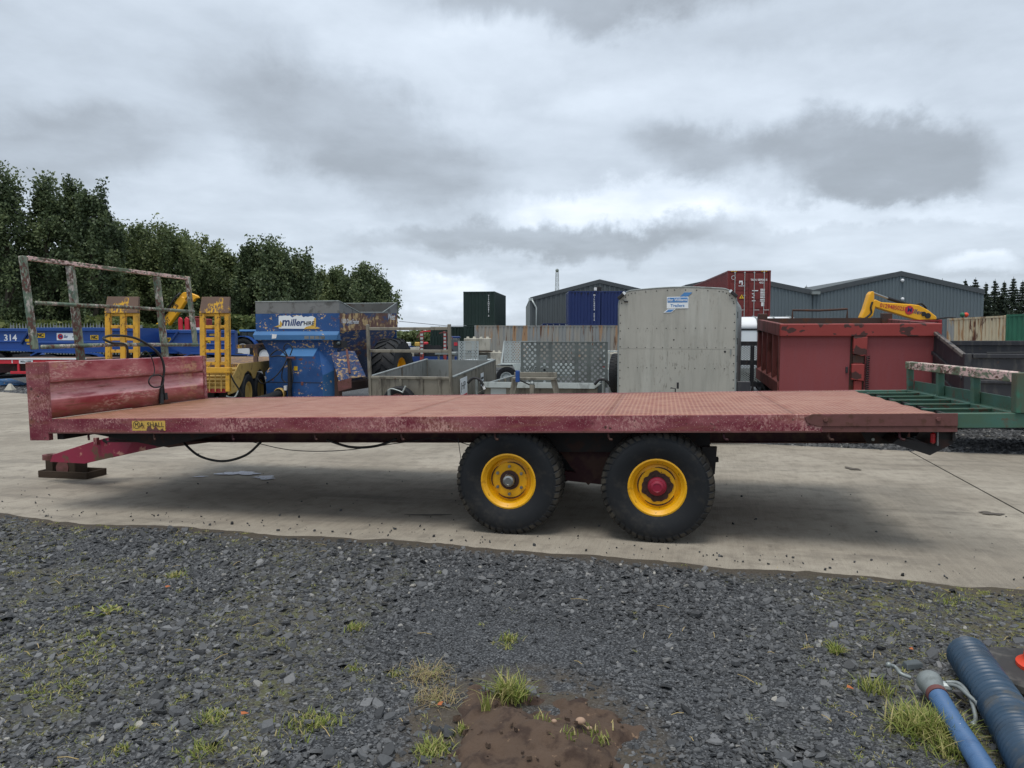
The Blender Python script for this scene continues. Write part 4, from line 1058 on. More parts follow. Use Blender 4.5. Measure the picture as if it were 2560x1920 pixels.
def container(name, label, loc, yaw, L_, m, H=2.59, Wd=2.44, group=None, long_front=False, door=False, m_post=None, pitch=0.28):
    """origin: near-left bottom corner; end wall (or long wall) faces the camera"""
    t = thing(name, label, 'container', loc, yaw, group)
    X, Y = (L_, Wd) if long_front else (Wd, L_)
    mp = m_post or m
    for x in (0, X - 0.12):
        for y in (0, Y - 0.12):
            MB().box(x, x + 0.12, y, y + 0.12, 0.12, H - 0.12).build('corner_post', mp, t, bevel=0.006)
            for z in (0, H - 0.118):
                MB().box(x - 0.004, x + 0.128 if x == 0 else x + 0.124, y - 0.006, y + 0.126, z, z + 0.118).build('corner_casting', mp, t, bevel=0.01)
    for z in (0.0, H - 0.10):
        for y in (0.012, Y - 0.072):
            MB().box(0.13, X - 0.13, y, y + 0.06, z + 0.01, z + 0.095).build('rail', mp, t)
        for x in (0.012, X - 0.072):
            MB().box(x, x + 0.06, 0.13, Y - 0.13, z + 0.01, z + 0.095).build('rail', mp, t)
    pz = (0.10, H - 0.095)
    if not door:
        corrugated(0.12, X - 0.12, *pz, pitch, 0.04, 0.02).build('wall_panel', m, t)
    else:
        for k in range(2):
            xa, xb = 0.125 + k * (X - 0.25) / 2, 0.125 + (k + 1) * (X - 0.25) / 2 - 0.012
            d = MB().box(xa, xb, 0.03, 0.06, 0.11, H - 0.11)
            for j in range(5):
                z = 0.22 + j * (H - 0.34) / 5
                d.box(xa + 0.06, xb - 0.06, 0.018, 0.0299, z, z + (H - 0.34) / 5 - 0.13)
            do = d.build('door', m, t, bevel=0.006)
            for f in (0.27, 0.78):
                xr_ = xa + (xb - xa) * f
                b_ = MB().cyl((xr_, -0.02, 0.06), (xr_, -0.02, H - 0.06), 0.019, 8)
                for z in (0.12, H * 0.5, H - 0.14): b_.box(xr_ - 0.045, xr_ + 0.045, -0.012, 0.03, z, z + 0.06)
                b_.build('locking_bar', M['galv_light'], do)
                MB().box(xr_ - 0.02 if k else xr_ - 0.30, xr_ + 0.30 if k else xr_ + 0.02, -0.05, -0.025, 0.62, 0.655).build('door_handle', M['galv_light'], do)
    rotz(corrugated(0.12, Y - 0.12, *pz, pitch, 0.04, 0.02), 90, (X, 0, 0)).build('wall_panel', m, t)
    rotz(corrugated(0.12, Y - 0.12, *pz, pitch, 0.04, 0.02), -90, (0, Y, 0)).build('wall_panel', m, t)
    rotz(corrugated(0.12, X - 0.12, *pz, pitch, 0.04, 0.02), 180, (X, Y, 0)).build('wall_panel', m, t)
    MB().box(0.05, X - 0.05, 0.05, Y - 0.05, H - 0.06, H - 0.03).build('roof_panel', m, t)
    MB().box(0.05, X - 0.05, 0.05, Y - 0.05, 0.06, 0.10).build('floor_panel', m, t)
    return t
def perforated(x0, x1, z0, z1, nx_, nz_, r, y=0.0):
    """plate with staggered round holes (xz plane)"""
    mb = MB(); pw, ph = (x1 - x0) / nx_, (z1 - z0) / nz_
    for j in range(nz_):
        st = (j % 2) * 0.5
        za, zb = z0 + j * ph, z0 + (j + 1) * ph
        xs = [(x0 + (i + st) * pw, x0 + (i + 1 + st) * pw) for i in range(nx_ - (1 if st else 0))]
        if st:
            for a, b in ((x0, x0 + pw / 2), (x1 - pw / 2, x1)):
                mb.add([(a, y, za), (b, y, za), (b, y, zb), (a, y, zb)], [(0, 1, 2, 3)])
        for a, b in xs:
            cx, cz = (a + b) / 2, (za + zb) / 2
            out = [(a, za), (cx, za), (b, za), (b, cz), (b, zb), (cx, zb), (a, zb), (a, cz)]
            inn = [(cx + r * math.cos(R(225 + 45 * k)), cz + r * math.sin(R(225 + 45 * k))) for k in range(8)]
            mb.add([(p, y, q_) for p, q_ in out] + [(p, y, q_) for p, q_ in inn], [(k, (k + 1) % 8, 8 + (k + 1) % 8, 8 + k) for k in range(8)])
    return mb
def miller_sign(parent, x0, x1, z0, z1, y, m_board=None):
    """white board: round red emblem with an M, then 'iller HIRE'"""
    b = MB().box(x0, x1, y - 0.006, y, z0, z1).build('name_board', m_board or M['sign_white'], parent)
    h = z1 - z0; w = x1 - x0; zc_ = (z0 + z1) / 2; cx = x0 + h * 0.52
    MB().lathe([(h * 0.40, y - 0.010), (h * 0.40, y - 0.0065), (0.001, y - 0.0065), (0.001, y - 0.010)], (cx, 0, zc_), 'y', 24, True).build('emblem', M['sign_red'], b)
    text(b, 'M', h * 0.66, (cx, y - 0.011, zc_), FRONT, M['dump_blue_dk'], shear=0.2, bold=0.004)
    text(b, 'iller', h * 0.62, (cx + h * 0.45, y - 0.0065, zc_), FRONT, M['dump_blue_dk'], 'LEFT', shear=0.25, sx=min(1.1, w / h * 0.22), bold=0.004)
    text(b, 'HIRE', h * 0.36, (x1 - h * 0.12, y - 0.0065, zc_ - h * 0.06), FRONT, M['ink'], 'RIGHT', sx=min(1.2, w / h * 0.25), bold=0.002)
    return b

# ================================================================== LIVESTOCK TRAILER (aluminium box)
def livestock():
    t = thing('livestock_trailer', 'tall weathered aluminium livestock trailer with pale blue sign on its front', 'trailer', (1.70, 11.85, 0), 18.6)
    w, zb, zt, dp = 1.80, 0.45, 2.40, 3.4
    r_ = 0.23
    def outline(z0, z1, inset=0.0):
        """front outline between two heights, arched at the top"""
        pts = [(inset, z0), (w - inset, z0)]
        if z1 < zt - r_: return pts + [(w - inset, z1), (inset, z1)]
        for k in range(7):
            a = R(90 * k / 6); pts.append((w - r_ + (r_ - inset) * math.cos(a), zt - r_ + (r_ - inset) * math.sin(a)))
        for k in range(1, 8): pts.append((w - r_ - (w - 2 * r_) * k / 8, zt - inset + 0.034 * math.sin(math.pi * k / 8)))
        for k in range(7):
            a = R(90 + 90 * k / 6); pts.append((r_ + (r_ - inset) * math.cos(a), zt - r_ + (r_ - inset) * math.sin(a)))
        return pts
    zs = 1.475
    MB().prism(outline(zs + 0.003, zt), -0.008, 0.012).build('front_panel', M['alu'], t)
    MB().prism(outline(zb, zs), -0.008, 0.012).build('front_panel', M['alu'], t)
    o = outline(zb, zt, 0.012); n = len(o)
    mb = MB(); mb.add([(a, 0.013, b) for a, b in o] + [(a, dp, b) for a, b in o], [(i, n + i, n + (i + 1) % n, (i + 1) % n) for i in range(n)] + [tuple(range(n, 2 * n))])
    mb.build('body_shell', M['galv'], t)
    ed = outline(zb, zt)
    mb = MB().tube([(a, -0.002, b) for a, b in ed[1:]] + [(0.0, -0.002, zb)], 0.013, 6)
    mb.build('edge_trim', M['galv'], t)
    mb = MB()
    for z, n_ in ((1.80, 11), (1.50, 12), (1.18, 11)):
        for k in range(n_):
            x = 0.16 + (w - 0.32) * k / (n_ - 1); mb.cyl((x, -0.012, z), (x, -0.008, z), 0.0075, 8)
    for k in range(2, n - 1, 1):
        a, b = o[k]; mb.cyl((a + (0.03 if a < w / 2 else -0.03), -0.012, b - (0.03 if b > 2.2 else 0)), (a + (0.03 if a < w / 2 else -0.03), -0.008, b - (0.03 if b > 2.2 else 0)), 0.009, 8)
    for k in range(13):
        z = zb + 0.06 + k * 0.125
        for x in (0.03, w - 0.03): mb.cyl((x, -0.012, z), (x, -0.008, z), 0.009, 8)
    mb.cyl((0.87, -0.012, 1.62), (0.87, -0.008, 1.62), 0.012, 8).cyl((1.64, -0.012, 1.44), (1.64, -0.008, 1.44), 0.017, 10)
    tag(mb.build('rivets', M['ink'], t), kind='stuff')
    MB().box(w - 0.085, w - 0.065, -0.03, -0.008, 1.395, 1.475).build('latch', M['galv'], t)
    MB().box(0.085, 0.15, -0.03, -0.008, 2.215, 2.235).build('vent', M['ink'], t)
    # sign: two diagonal flashes and a double board
    sx0, sx1, sz0, sz1 = 0.755, 1.085, 2.105, 2.285
    sg = MB().box(sx0, sx1, -0.016, -0.009, sz0, sz1).build('name_board', M['sign_white'], t, bevel=0.012)
    MB().box(sx0 + 0.012, sx1 - 0.012, -0.0185, -0.0165, (sz0 + sz1) / 2 + 0.004, sz1 - 0.010).build('board_field', M['sign_blue'], sg)
    MB().prism([(sx0 + 0.20, sz1 + 0.004), (sx0 + 0.32, sz1 + 0.004), (sx0 + 0.385, sz1 + 0.065), (sx0 + 0.265, sz1 + 0.065)], -0.015, -0.009).build('board_flash', M['sign_blue'], sg)
    MB().prism([(sx0 + 0.02, sz0 - 0.004), (sx0 + 0.14, sz0 - 0.004), (sx0 + 0.07, sz0 - 0.062), (sx0 - 0.05, sz0 - 0.062)], -0.015, -0.009).build('board_flash', M['sign_white'], sg)
    MB().prism([(sx0 + 0.03, sz0 - 0.014), (sx0 + 0.115, sz0 - 0.014), (sx0 + 0.065, sz0 - 0.052), (sx0 - 0.02, sz0 - 0.052)], -0.0175, -0.0155).build('board_flash', M['sign_blue'], sg)
    text(sg, 'Ifor Williams', 0.060, ((sx0 + sx1) / 2, -0.0195, sz1 - 0.047), FRONT, M['white'], sx=0.93, bold=0.001)
    text(sg, 'Trailers', 0.060, ((sx0 + sx1) / 2, -0.0175, sz0 + 0.046), FRONT, M['sign_blue'], sx=1.15, bold=0.001)
    for x, s_ in ((0.045, 1), (w - 0.045, -1)):
        MB().bar((x - 0.05 * s_, -0.03, 2.27), (x + 0.035 * s_, -0.03, 2.345), 0.05, 0.055, (0, 1, 0)).build('marker_lamp', M['ink'], t, bevel=0.008)
        MB().bar((x + 0.036 * s_, -0.03, 2.346), (x + 0.058 * s_, -0.03, 2.365), 0.05, 0.055, (0, 1, 0)).build('lamp_lens', M['sign_white'], t)
    for z in (0.62, 1.02, 1.28, 1.55, 1.95):
        MB().box(w - 0.012, w + 0.02, 0.05, 0.12, z, z + 0.10).build('hinge', M['ink'], t)
    MB().tube([(0.93, -0.25, 0.60), (0.93, -0.25, 0.875), (0.86, -0.25, 0.885), (0.86, -0.25, 0.875)], 0.010, 6).build('jockey_handle', M['ink'], t, smooth=True)
    MB().cyl((0.965, -0.25, 0.875), (0.965, -0.25, 0.97), 0.017, 8).build('jockey_grip', M['ink'], t)
    MB().cyl((0.90, -0.25, 0.10), (0.90, -0.25, 0.62), 0.03, 10).build('jockey_stem', M['galv'], t)
    small_wheel(t, (0.90, -0.25, 0.10), 0.10, 0.06, 0.05, M['galv'])
    MB().bar((0.3, 0.0, 0.42), (0.85, -1.2, 0.42), 0.06, 0.08).build('drawbar', M['galv'], t)
    MB().bar((1.5, 0.0, 0.42), (0.95, -1.2, 0.42), 0.06, 0.08).build('drawbar', M['galv'], t)
    small_wheel(t, (-0.11, 0.55, 1.06), 0.335, 0.19, 0.19, M['galv_dark'], out=1, lugs=34, name='spare_wheel')
    MB().box(-0.02, 0.011, 0.5, 0.6, 1.0, 1.1).build('spare_bracket', M['galv'], t)
    for y in (1.5, 2.25):
        for x in (-0.11, w + 0.11): small_wheel(t, (x, y, 0.32), 0.32, 0.18, 0.19, M['galv_dark'], out=1 if x < 0 else -1)
    for x0 in (-0.21, w + 0.013):
        pts = [(1.05, 0.45), (1.12, 0.68), (1.3, 0.76), (2.45, 0.76), (2.63, 0.68), (2.70, 0.45)]
        mb = MB(); k = len(pts)
        mb.add([(x0, a, b) for a, b in pts] + [(x0 + 0.20, a, b) for a, b in pts], [(i, i + 1, k + i + 1, k + i) for i in range(k - 1)])
        mb.build('mudguard', M['black_tr'], t, solid=0.012)
    MB().box(0.0, w, 0.02, dp, 0.38, 0.448).build('chassis', M['galv_dark'], t)
    MB().box(w + 0.02, w + 0.22, 0.02, 0.06, 0.46, 0.99).build('mud_flap', M['black_tr'], t, bevel=0.01)
livestock()

# ================================================================== RED TIPPING TRAILER
def tipper():
    t = thing('tipping_trailer', 'deep red steel tipping trailer with rust spots along its top band', 'trailer', (4.42, 12.25, 0.0), rot=(R(3.0), 0, -R(10.6)))
    w, ln, zb, zt = 2.37, 2.55, 0.72, 1.885
    band = 0.205
    MB().box(-0.03, w + 0.03, -0.075, -0.001, zt - band, zt).build('top_band', M['tip_red'], t, bevel=0.012)
    for k, (xa, xb) in enumerate(((0.0, 1.075), (1.302, w))):
        MB().box(xa, xb, 0.0, 0.012, zb - 0.15, zt - band - 0.002).build('front_panel', M['tip_panel'], t)
    MB().box(1.074, 1.303, 0.02, 0.032, zb - 0.15, zt - band - 0.002).build('front_panel', M['tip_panel'], t)
    # centre post with lugs and a coiled hose
    p = MB()
    p.prism([(1.10, zt - band - 0.006), (1.31, zt - band - 0.006), (1.305, zt - 0.50), (1.24, zt - 0.52), (1.10, zt - 0.48)], -0.09, -0.02)
    p.prism([(1.09, zt - 0.65), (1.28, zt - 0.65), (1.28, zt - 0.92), (1.09, zt - 0.90)], -0.09, -0.02)
    p.box(1.12, 1.26, -0.05, 0.0, zt - 0.66, zt - 0.50).box(1.14, 1.26, -0.06, 0.0, zt - 1.2, zt - 0.92)
    po = p.build('centre_post', M['tip_red'], t, bevel=0.006)
    MB().box(1.11, 1.27, -0.055, -0.045, zt - 0.63, zt - 0.51).build('post_recess', M['rust_in'], po)
    pts = []
    for i in range(17 * 10):
        a = i / 10 * 2 * math.pi; pts.append((1.335 + 0.026 * math.cos(a), -0.06 + 0.026 * math.sin(a), zt - 0.52 - i / 170 * 0.62))
    MB().tube(pts, 0.007, 5).build('coiled_hose', M['hose_black'], t, smooth=True)
    MB().box(1.015, 1.05, -0.02, -0.001, zt - 0.80, zt - 0.70).build('clip', M['black_tr'], t, bevel=0.006)
    # sides: top band, ribs, recessed panel, sloping ledge
    for x0, s_ in ((0.0, 1), (w, -1)):
        a = lambda v: x0 + s_ * v
        def bx(x_0, x_1, *r_):
            lo, hi = sorted((a(x_0), a(x_1))); return (lo, hi, *r_)
        MB().box(*bx(-0.03, 0.05, 0.0, ln, zt - band, zt)).build('side_band', M['tip_side'], t, bevel=0.008)
        MB().box(*bx(0.07, 0.09, 0.013, ln, zb + 0.1, zt - band)).build('side_panel', M['tip_red'], t)
        for k in range(5):
            y = 0.02 + k * (ln - 0.12) / 4
            MB().box(*bx(-0.02, 0.069, y, y + 0.10, zb + 0.22, zt - band - 0.001)).build('side_rib', M['tip_side'], t, bevel=0.005)
        mb = MB(); mb.prism([(a(-0.03), zb), (a(0.10), zb), (a(0.069), zb + 0.26), (a(-0.03), zb + 0.20)], 0.013, ln)
        mb.build('lower_rail', M['tip_side'], t, bevel=0.006)
        mb = MB(); mb.prism([(a(0.0), zb - 0.001), (a(0.16), zb - 0.001), (a(0.34), zb - 0.16), (a(0.22), zb - 0.16)], 0.02, ln - 0.2)
        mb.build('sill', M['tip_side'], t)
    MB().box(0.08, w - 0.08, ln - 0.05, ln, zb, zt + 0.02).build('tailboard', M['rust_in'], t)
    MB().box(0.02, w - 0.02, 0.02, ln, zb - 0.01, zb + 0.04).build('floor_panel', M['rust_in'], t)
    MB().box(0.03, w - 0.03, 0.013, 0.03, zb, zt - 0.01).build('inner_panel', M['rust_in'], t)
    for x in (-0.03, w - 0.14):
        MB().box(x, x + 0.17, ln - 0.14, ln + 0.03, zt - 0.25, zt + 0.11).build('tail_post', M['rust_in'], t, bevel=0.008)
    mb = MB().tube([(0.62, ln - 0.03, zt + 0.02), (0.62, ln - 0.03, zt + 0.175), (1.1, ln - 0.03, zt + 0.165), (1.62, ln - 0.03, zt + 0.19), (1.62, ln - 0.03, zt + 0.02)], 0.022, 6)
    mb.build('grab_rail', M['rust_in'], t)
    for y in (0.75, 1.65):
        for x in (0.12, w - 0.12): small_wheel(t, (x, y, 0.40 - y * 0.05), 0.42, 0.30, 0.22, M['tip_side'], out=1 if x < 1 else -1)
    MB().box(0.5, w - 0.5, -0.3, ln - 0.3, 0.45, 0.60).build('chassis', M['rust_in'], t)
    MB().bar((w / 2, -0.2, 0.5), (w / 2, -1.1, 0.42), 0.14, 0.12).build('drawbar', M['tip_side'], t)
tipper()

# ================================================================== BLACK TRAILERS ON THE RIGHT
def black_bins():
    c = at(q(2083), q(764), 10.4)
    t = thing('black_trailer', 'black steel open trailer with a sloping left end, behind the green end rail', 'trailer', (c.x, 10.4, 0), 13)
    w, ln, zt, zb = 3.2, 2.0, 1.43, 0.55
    MB().box(0.10, w, 0, 0.02, zb, zt - 0.07).build('front_panel', M['black_tr'], t)
    MB().box(0.10, w, -0.03, 0.05, zt - 0.065, zt).build('top_rail', M['black_tr'], t, bevel=0.008)
    MB().box(0.0, 0.09, -0.03, 0.06, 0.45, zt).build('corner_post', M['black_tr'], t, bevel=0.006)
    for z in (zt - 0.42, zb):
        MB().prism([(-0.05, z), (-0.05, z + 0.06), (-0.001, z + 0.09), (-0.001, z)], 0.10, w, 'yz')
        MB().box(0.10, w, -0.03, -0.001, z, z + 0.05).build('rail', M['black_tr'], t, bevel=0.01)
    n = 5
    for k in range(2):
        pass
    mb = MB(); L2 = 1.45; rise = 0.36
    p = [(0.061, 0.50), (L2, 0.78), (L2, zt + rise), (0.061, zt - 0.01)]
    mb.prism(p, 0.02, 0.04, 'yz')
    mb.build('sloping_side', M['black_tr'], t)
    for z in (-0.03, -0.36, -0.62):
        MB().bar((0.02, 0.061, zt + z), (0.02, L2, zt + z + rise), 0.06, 0.05).build('side_rail', M['black_edge'] if z == -0.03 else M['black_tr'], t, bevel=0.005)
    MB().box(w - 0.09, w, 0.021, ln, zb, zt).build('end_panel', M['black_tr'], t)
    MB().box(0.05, w - 0.09, 0.021, ln, zb, zb + 0.04).build('floor_panel', M['black_tr'], t)
    MB().tube(smooth_pts([(2.0, 0.0, zt + 0.02), (1.3, 0.05, zt + 0.03), (0.75, 0.08, zt + 0.015), (0.3, 0.06, zt + 0.01)]), 0.012, 6).build('cable', M['hose_black'], t)
    MB().tube(smooth_pts([(0.85, -0.02, zt + 0.05), (1.0, -0.04, zt + 0.01), (1.15, -0.06, zt - 0.10), (1.35, -0.06, zt - 0.2)]), 0.02, 6).build('cable', M['hose_black'], t)
    for x in (1.5, 2.8):
        MB().box(x, x + 0.12, 0.9, 1.3, 0.0, zb - 0.001).build('leg', M['black_tr'], t)
    c = at(q(1992), q(738), 13.4)
    t = thing('black_trailer', 'long black high-sided trailer standing behind the sloping black one', 'trailer', (c.x, 13.4, 0), 2)
    w, zt = 5.2, 1.60
    MB().box(0, w, 0, 0.03, 0.8, zt - 0.09).build('front_panel', M['black_tr'], t)
    MB().box(0, w, -0.03, 0.06, zt - 0.088, zt).build('top_rail', M['black_tr'], t, bevel=0.008)
    MB().box(0, w, -0.06, -0.001, zt - 0.33, zt - 0.27).build('rail', M['black_edge'], t, bevel=0.012)
    MB().box(0, w, -0.06, -0.001, zt - 0.62, zt - 0.56).build('rail', M['black_tr'], t, bevel=0.012)
    MB().box(0, w, 2.0, 2.03, 0.8, zt - 0.1).build('back_panel', M['black_tr'], t)
    MB().box(0, w, 0.031, 1.999, 0.75, 0.80).build('floor_panel', M['black_tr'], t)
    for x in (0.8, 1.9, 3.6): small_wheel(t, (x, 0.2, 0.42), 0.42, 0.3, 0.22, M['black_tr'], axis='y', out=-1)
black_bins()

# ================================================================== GREY DROPSIDE TRAILER WITH LADDER RACK
def dropside():
    t = thing('dropside_trailer', 'small grey galvanised dropside trailer with a goalpost ladder rack at its front', 'trailer', (-2.53, 13.2, -0.02), rot=(R(4.2), 0, -R(13)))
    w, ln, zb, zt = 1.55, 3.05, 0.42, 1.0
    g_ = M['galv_dark']
    MB().box(0.05, w - 0.05, 0, 0.025, zb + 0.05, zt - 0.05).build('front_board', g_, t)
    MB().box(0.05, w - 0.05, -0.025, 0.035, zt - 0.048, zt).build('board_rail', g_, t, bevel=0.006)
    MB().box(0.05, w - 0.05, -0.025, 0.035, zb, zb + 0.048).build('board_rail', g_, t, bevel=0.006)
    for x in (0.20, 0.58, 0.97, 1.30): MB().box(x, x + 0.05, -0.025, -0.001, zb + 0.05, zt - 0.05).build('board_rib', g_, t, bevel=0.004)
    for x in (0, w - 0.05):
        MB().box(x, x + 0.05, -0.03, 0.03, 0.40, 1.91).build('rack_post', g_, t, bevel=0.005)
    for z in (1.81, 1.42): MB().box(0.051, w - 0.051, -0.02, 0.02, z, z + 0.05).build('rack_rail', g_, t, bevel=0.005)
    for x0, x1 in ((0.0, 0.03), (w - 0.03, w)):
        for y0, y1 in ((0.06, 1.50), (1.56, ln)):
            MB().box(x0, x1, y0, y1, zb + 0.04, zt - 0.03).build('side_board', g_ if x0 else M['galv'], t)
            MB().box(x0 - 0.012, x1 + 0.012, y0, y1, zt - 0.029, zt).build('side_rail', M['galv'], t, bevel=0.005)
            if x0: MB().box(x1 + 0.0005, x1 + 0.02, y0 + 0.02, y1 - 0.02, zb + 0.02, zb + 0.075).build('side_rail', g_, t)
        MB().box(x0 - 0.01, x1 + 0.01, 1.505, 1.555, zb, zt - 0.005).build('side_post', g_, t)
        MB().box(x0 - 0.01, x1 + 0.01, ln - 0.05, ln + 0.001, zb, zt + 0.003).build('side_post', g_, t)
    MB().box(0.031, w - 0.031, ln - 0.045, ln - 0.015, zb + 0.05, zt - 0.02).build('tailboard', M['galv'], t)
    MB().box(0.031, w - 0.031, 0.026, ln - 0.05, zb + 0.02, zb + 0.05).build('bed', M['plywood'], t)
    MB().box(0.1, w - 0.1, -0.0, ln, zb - 0.08, zb).build('chassis', g_, t)
    s_ = MB().box(w + 0.012, w + 0.016, 0.42, 0.86, zb + 0.15, zt - 0.09).build('name_board', M['sign_white'], t)
    text(s_, 'JHP', 0.20, (w + 0.0165, 0.60, zb + 0.34), RIGHT, M['ink'])
    MB().box(w + 0.0161, w + 0.018, 0.44, 0.84, zb + 0.155, zb + 0.185).build('board_stripe', M['sign_red'], s_)
    s_ = MB().box(w + 0.012, w + 0.016, 1.80, 2.02, zb + 0.17, zt - 0.16).build('name_board', M['sign_white'], t)
    for z in (zb + 0.22, zb + 0.30): MB().box(w + 0.0161, w + 0.018, 1.82, 2.0, z, z + 0.04).build('board_stripe', M['ink'], s_)
    small_wheel(t, (0.64, -0.18, 0.55), 0.30, 0.17, 0.17, M['rust_plate'], axis='y', out=-1, name='spare_wheel')
    MB().cyl((0.52, -0.34, 0.30), (0.52, -0.34, 0.80), 0.028, 10).build('jockey_stem', M['galv'], t)
    MB().tube(smooth_pts([(0.50, -0.34, 0.80), (0.58, -0.36, 0.83), (0.70, -0.36, 0.80), (0.78, -0.36, 0.77)], 5), 0.010, 6).build('jockey_handle', M['galv_light'], t, smooth=True)
    MB().cyl((0.77, -0.36, 0.765), (0.83, -0.36, 0.88), 0.013, 8).build('jockey_grip', M['galv_light'], t)
    MB().bar((w / 2, 0.0, 0.38), (w / 2, -1.1, 0.38), 0.08, 0.08).build('drawbar', g_, t)
    for y in (1.3, 1.95):
        for x in (-0.02, w + 0.02): small_wheel(t, (0.14 if x < 0 else w - 0.14, y, 0.22), 0.22, 0.15, 0.13, M['galv_dark'], out=1 if x < 0 else -1)
dropside()

# ================================================================== PLANT TRAILERS WITH PERFORATED RAMPS
def ramp(t, x0, x1, z0, z1, y, lean, cols, m, hole, rows, hp_=0.0):
    """upright loading ramp: framed columns of perforated plate"""
    rp = node('loading_ramp', t, (0, y, 0), (R(-lean), 0, 0))
    w = x1 - x0; a = x0
    for f, nx_ in cols:
        b = a + w * f
        perforated(a + 0.012, b - 0.012, z0 + 0.02, z1 - 0.02, nx_, rows, hole).build('ramp_plate', m, rp, solid=0.008)
        MB().box(b - 0.011, b + 0.011, -0.012, 0.035, z0, z1).build('ramp_bar', m, rp)
        a = b
    MB().box(x0 - 0.012, x0 + 0.011, -0.012, 0.035, z0, z1).build('ramp_bar', m, rp)
    for z in (z0, z1 - 0.019): MB().box(x0 + 0.012, x1 - 0.012, -0.013, 0.03, z, z + 0.019).build('ramp_bar', m, rp)
    return rp
def plant_trailers():
    c = at(q(1046), q(818), 13.3)
    t = thing('plant_trailer', 'low grey plant trailer whose wide perforated ramp stands upright in the centre', 'trailer', (c.x, 13.3, 0), 10)
    w, ln = 1.78, 2.9; zt = 0.86
    x0 = 0.28
    g_ = M['galv_dark']
    MB().box(0.0, w + 0.25, 0, 0.03, zt - 0.34, zt - 0.04).build('front_board', g_, t)
    mb = MB(); mb.hexa([(0.05, -0.06, zt - 0.10), (w + 0.20, -0.06, zt - 0.10), (w + 0.25, 0.06, zt - 0.10), (0, 0.06, zt - 0.10), (-0.10, -0.02, zt), (w + 0.33, -0.02, zt), (w + 0.25, 0.07, zt), (-0.02, 0.07, zt)])
    mb.build('front_rail', M['galv'], t, bevel=0.006)
    for x in (0.0, w + 0.2):
        MB().box(x, x + 0.05, 0.08, ln, zt - 0.34, zt - 0.02).build('side_board', M['galv'], t, bevel=0.008)
        for k in range(4): MB().box(x + 0.051 if x == 0 else x - 0.03, x + 0.08 if x == 0 else x - 0.001, 0.4 + k * 0.65, 0.46 + k * 0.65, zt - 0.3, zt - 0.03).build('lashing_post', g_, t)
    MB().box(0.051, w + 0.199, 0.04, ln, zt - 0.40, zt - 0.35).build('bed', M['galv_dark'], t)
    # headstock stand with a jockey clamp on the drawbar
    zz = zt - 0.02
    st = MB().box(0.62, 1.36, -0.62, -0.42, zz + 0.10, zz + 0.14).box(0.62, 1.36, -0.42, -0.40, zz + 0.141, zz + 0.22)
    st.build('headstock', M['galv_dark'], t, bevel=0.005)
    for a, b in ((0.66, 0.56), (1.32, 1.44)):
        MB().bar((a, -0.55, zz + 0.10), (b, -0.55, zz - 0.38), 0.10, 0.05, (0, 1, 0)).build('headstock_leg', M['galv_dark'], t, bevel=0.004)
    MB().bar((0.45, -0.62, zz - 0.30), (1.40, -0.62, zz - 0.30), 0.06, 0.09).build('drawbar_beam', M['galv_dark'], t, bevel=0.01)
    MB().cyl((0.97, -0.66, zz - 0.38), (0.97, -0.66, zz + 0.02), 0.045, 10).build('jockey_stem', M['galv_dark'], t, smooth=True, auto=40)
    MB().sphere((0.97, -0.66, zz + 0.04), 0.04, 10, 7).build('jockey_cap', M['galv'], t, smooth=True)
    MB().box(0.685, 0.755, -0.68, -0.63, zz + 0.06, zz + 0.26).build('strap', M['dump_blue'], t, bevel=0.01)
    MB().bar((0.97, -0.66, zz + 0.0), (0.76, -0.64, zz + 0.09), 0.02, 0.02).build('jockey_handle', M['ink'], t)
    for x in (-0.12, w + 0.36):
        MB().tube(smooth_pts([(x - 0.16, -0.10, zt - 0.02), (x - 0.06, -0.10, zt + 0.07), (x + 0.06, -0.10, zt + 0.04), (x + 0.13, -0.1, zt - 0.07)], 5), 0.025, 7).build('lashing_clamp', M['ink'], t, smooth=True)
        MB().cyl((x, -0.1, zt - 0.22), (x, -0.1, zt + 0.05), 0.03, 8).build('clamp_screw', M['galv'], t)
        MB().bar((x + 0.12, -0.10, zt - 0.05), (x + 0.15, -0.10, zt - 0.13), 0.04, 0.04).build('clamp_lamp', M['white'], t, bevel=0.006)
    s_ = MB().box(0.12, 0.40, -0.004, -0.001, zt - 0.32, zt - 0.11).build('name_board', M['galv_light'], t)
    MB().prism([(w + 0.42, zt - 0.33), (w + 0.42, zt + 0.02), (w + 0.74, zt + 0.06), (w + 0.86, zt - 0.05), (w + 0.86, zt - 0.12), (w + 0.72, zt - 0.10), (w + 0.68, zt - 0.33)], 0.5, 1.9).build('mudguard', M['galv'], t, bevel=0.006)
    MB().box(w + 0.44, w + 0.66, 0.47, 0.499, zt - 0.30, zt - 0.02).build('tread_plate', M['galv'], t)
    small_wheel(t, (w + 0.60, 1.2, 0.30), 0.30, 0.2, 0.17, M['galv'], out=-1)
    small_wheel(t, (-0.13, 1.2, 0.30), 0.30, 0.2, 0.17, M['galv'], out=1)
    a, b = at(q(1129), q(738), 15.6), at(q(1302), q(834), 15.3)
    ramp(t, x0 + 0.0, x0 + 1.80, 0.62, 1.575, 2.5, -3, ((0.2, 3), (0.145, 2), (0.30, 5), (0.145, 2), (0.21, 3)), M['galv_ramp'], 0.029, 15)
    # second, cleaner one behind on the left
    c = at(q(1078), q(795), 24.0)
    t = thing('plant_trailer', 'clean pale plant trailer marked RLW27 behind the wide perforated ramp', 'trailer', (c.x + 0.05, 24, 0), 12)
    gl = M['galv_light']
    MB().prism([(0, 0.74), (0, 0.84), (0.9, 0.84), (2.4, 0.84), (2.4, 0.50), (0.62, 0.50), (0.47, 0.74)], -0.02, 0.0, 'xz').build('side_panel', gl, t, bevel=0.004)
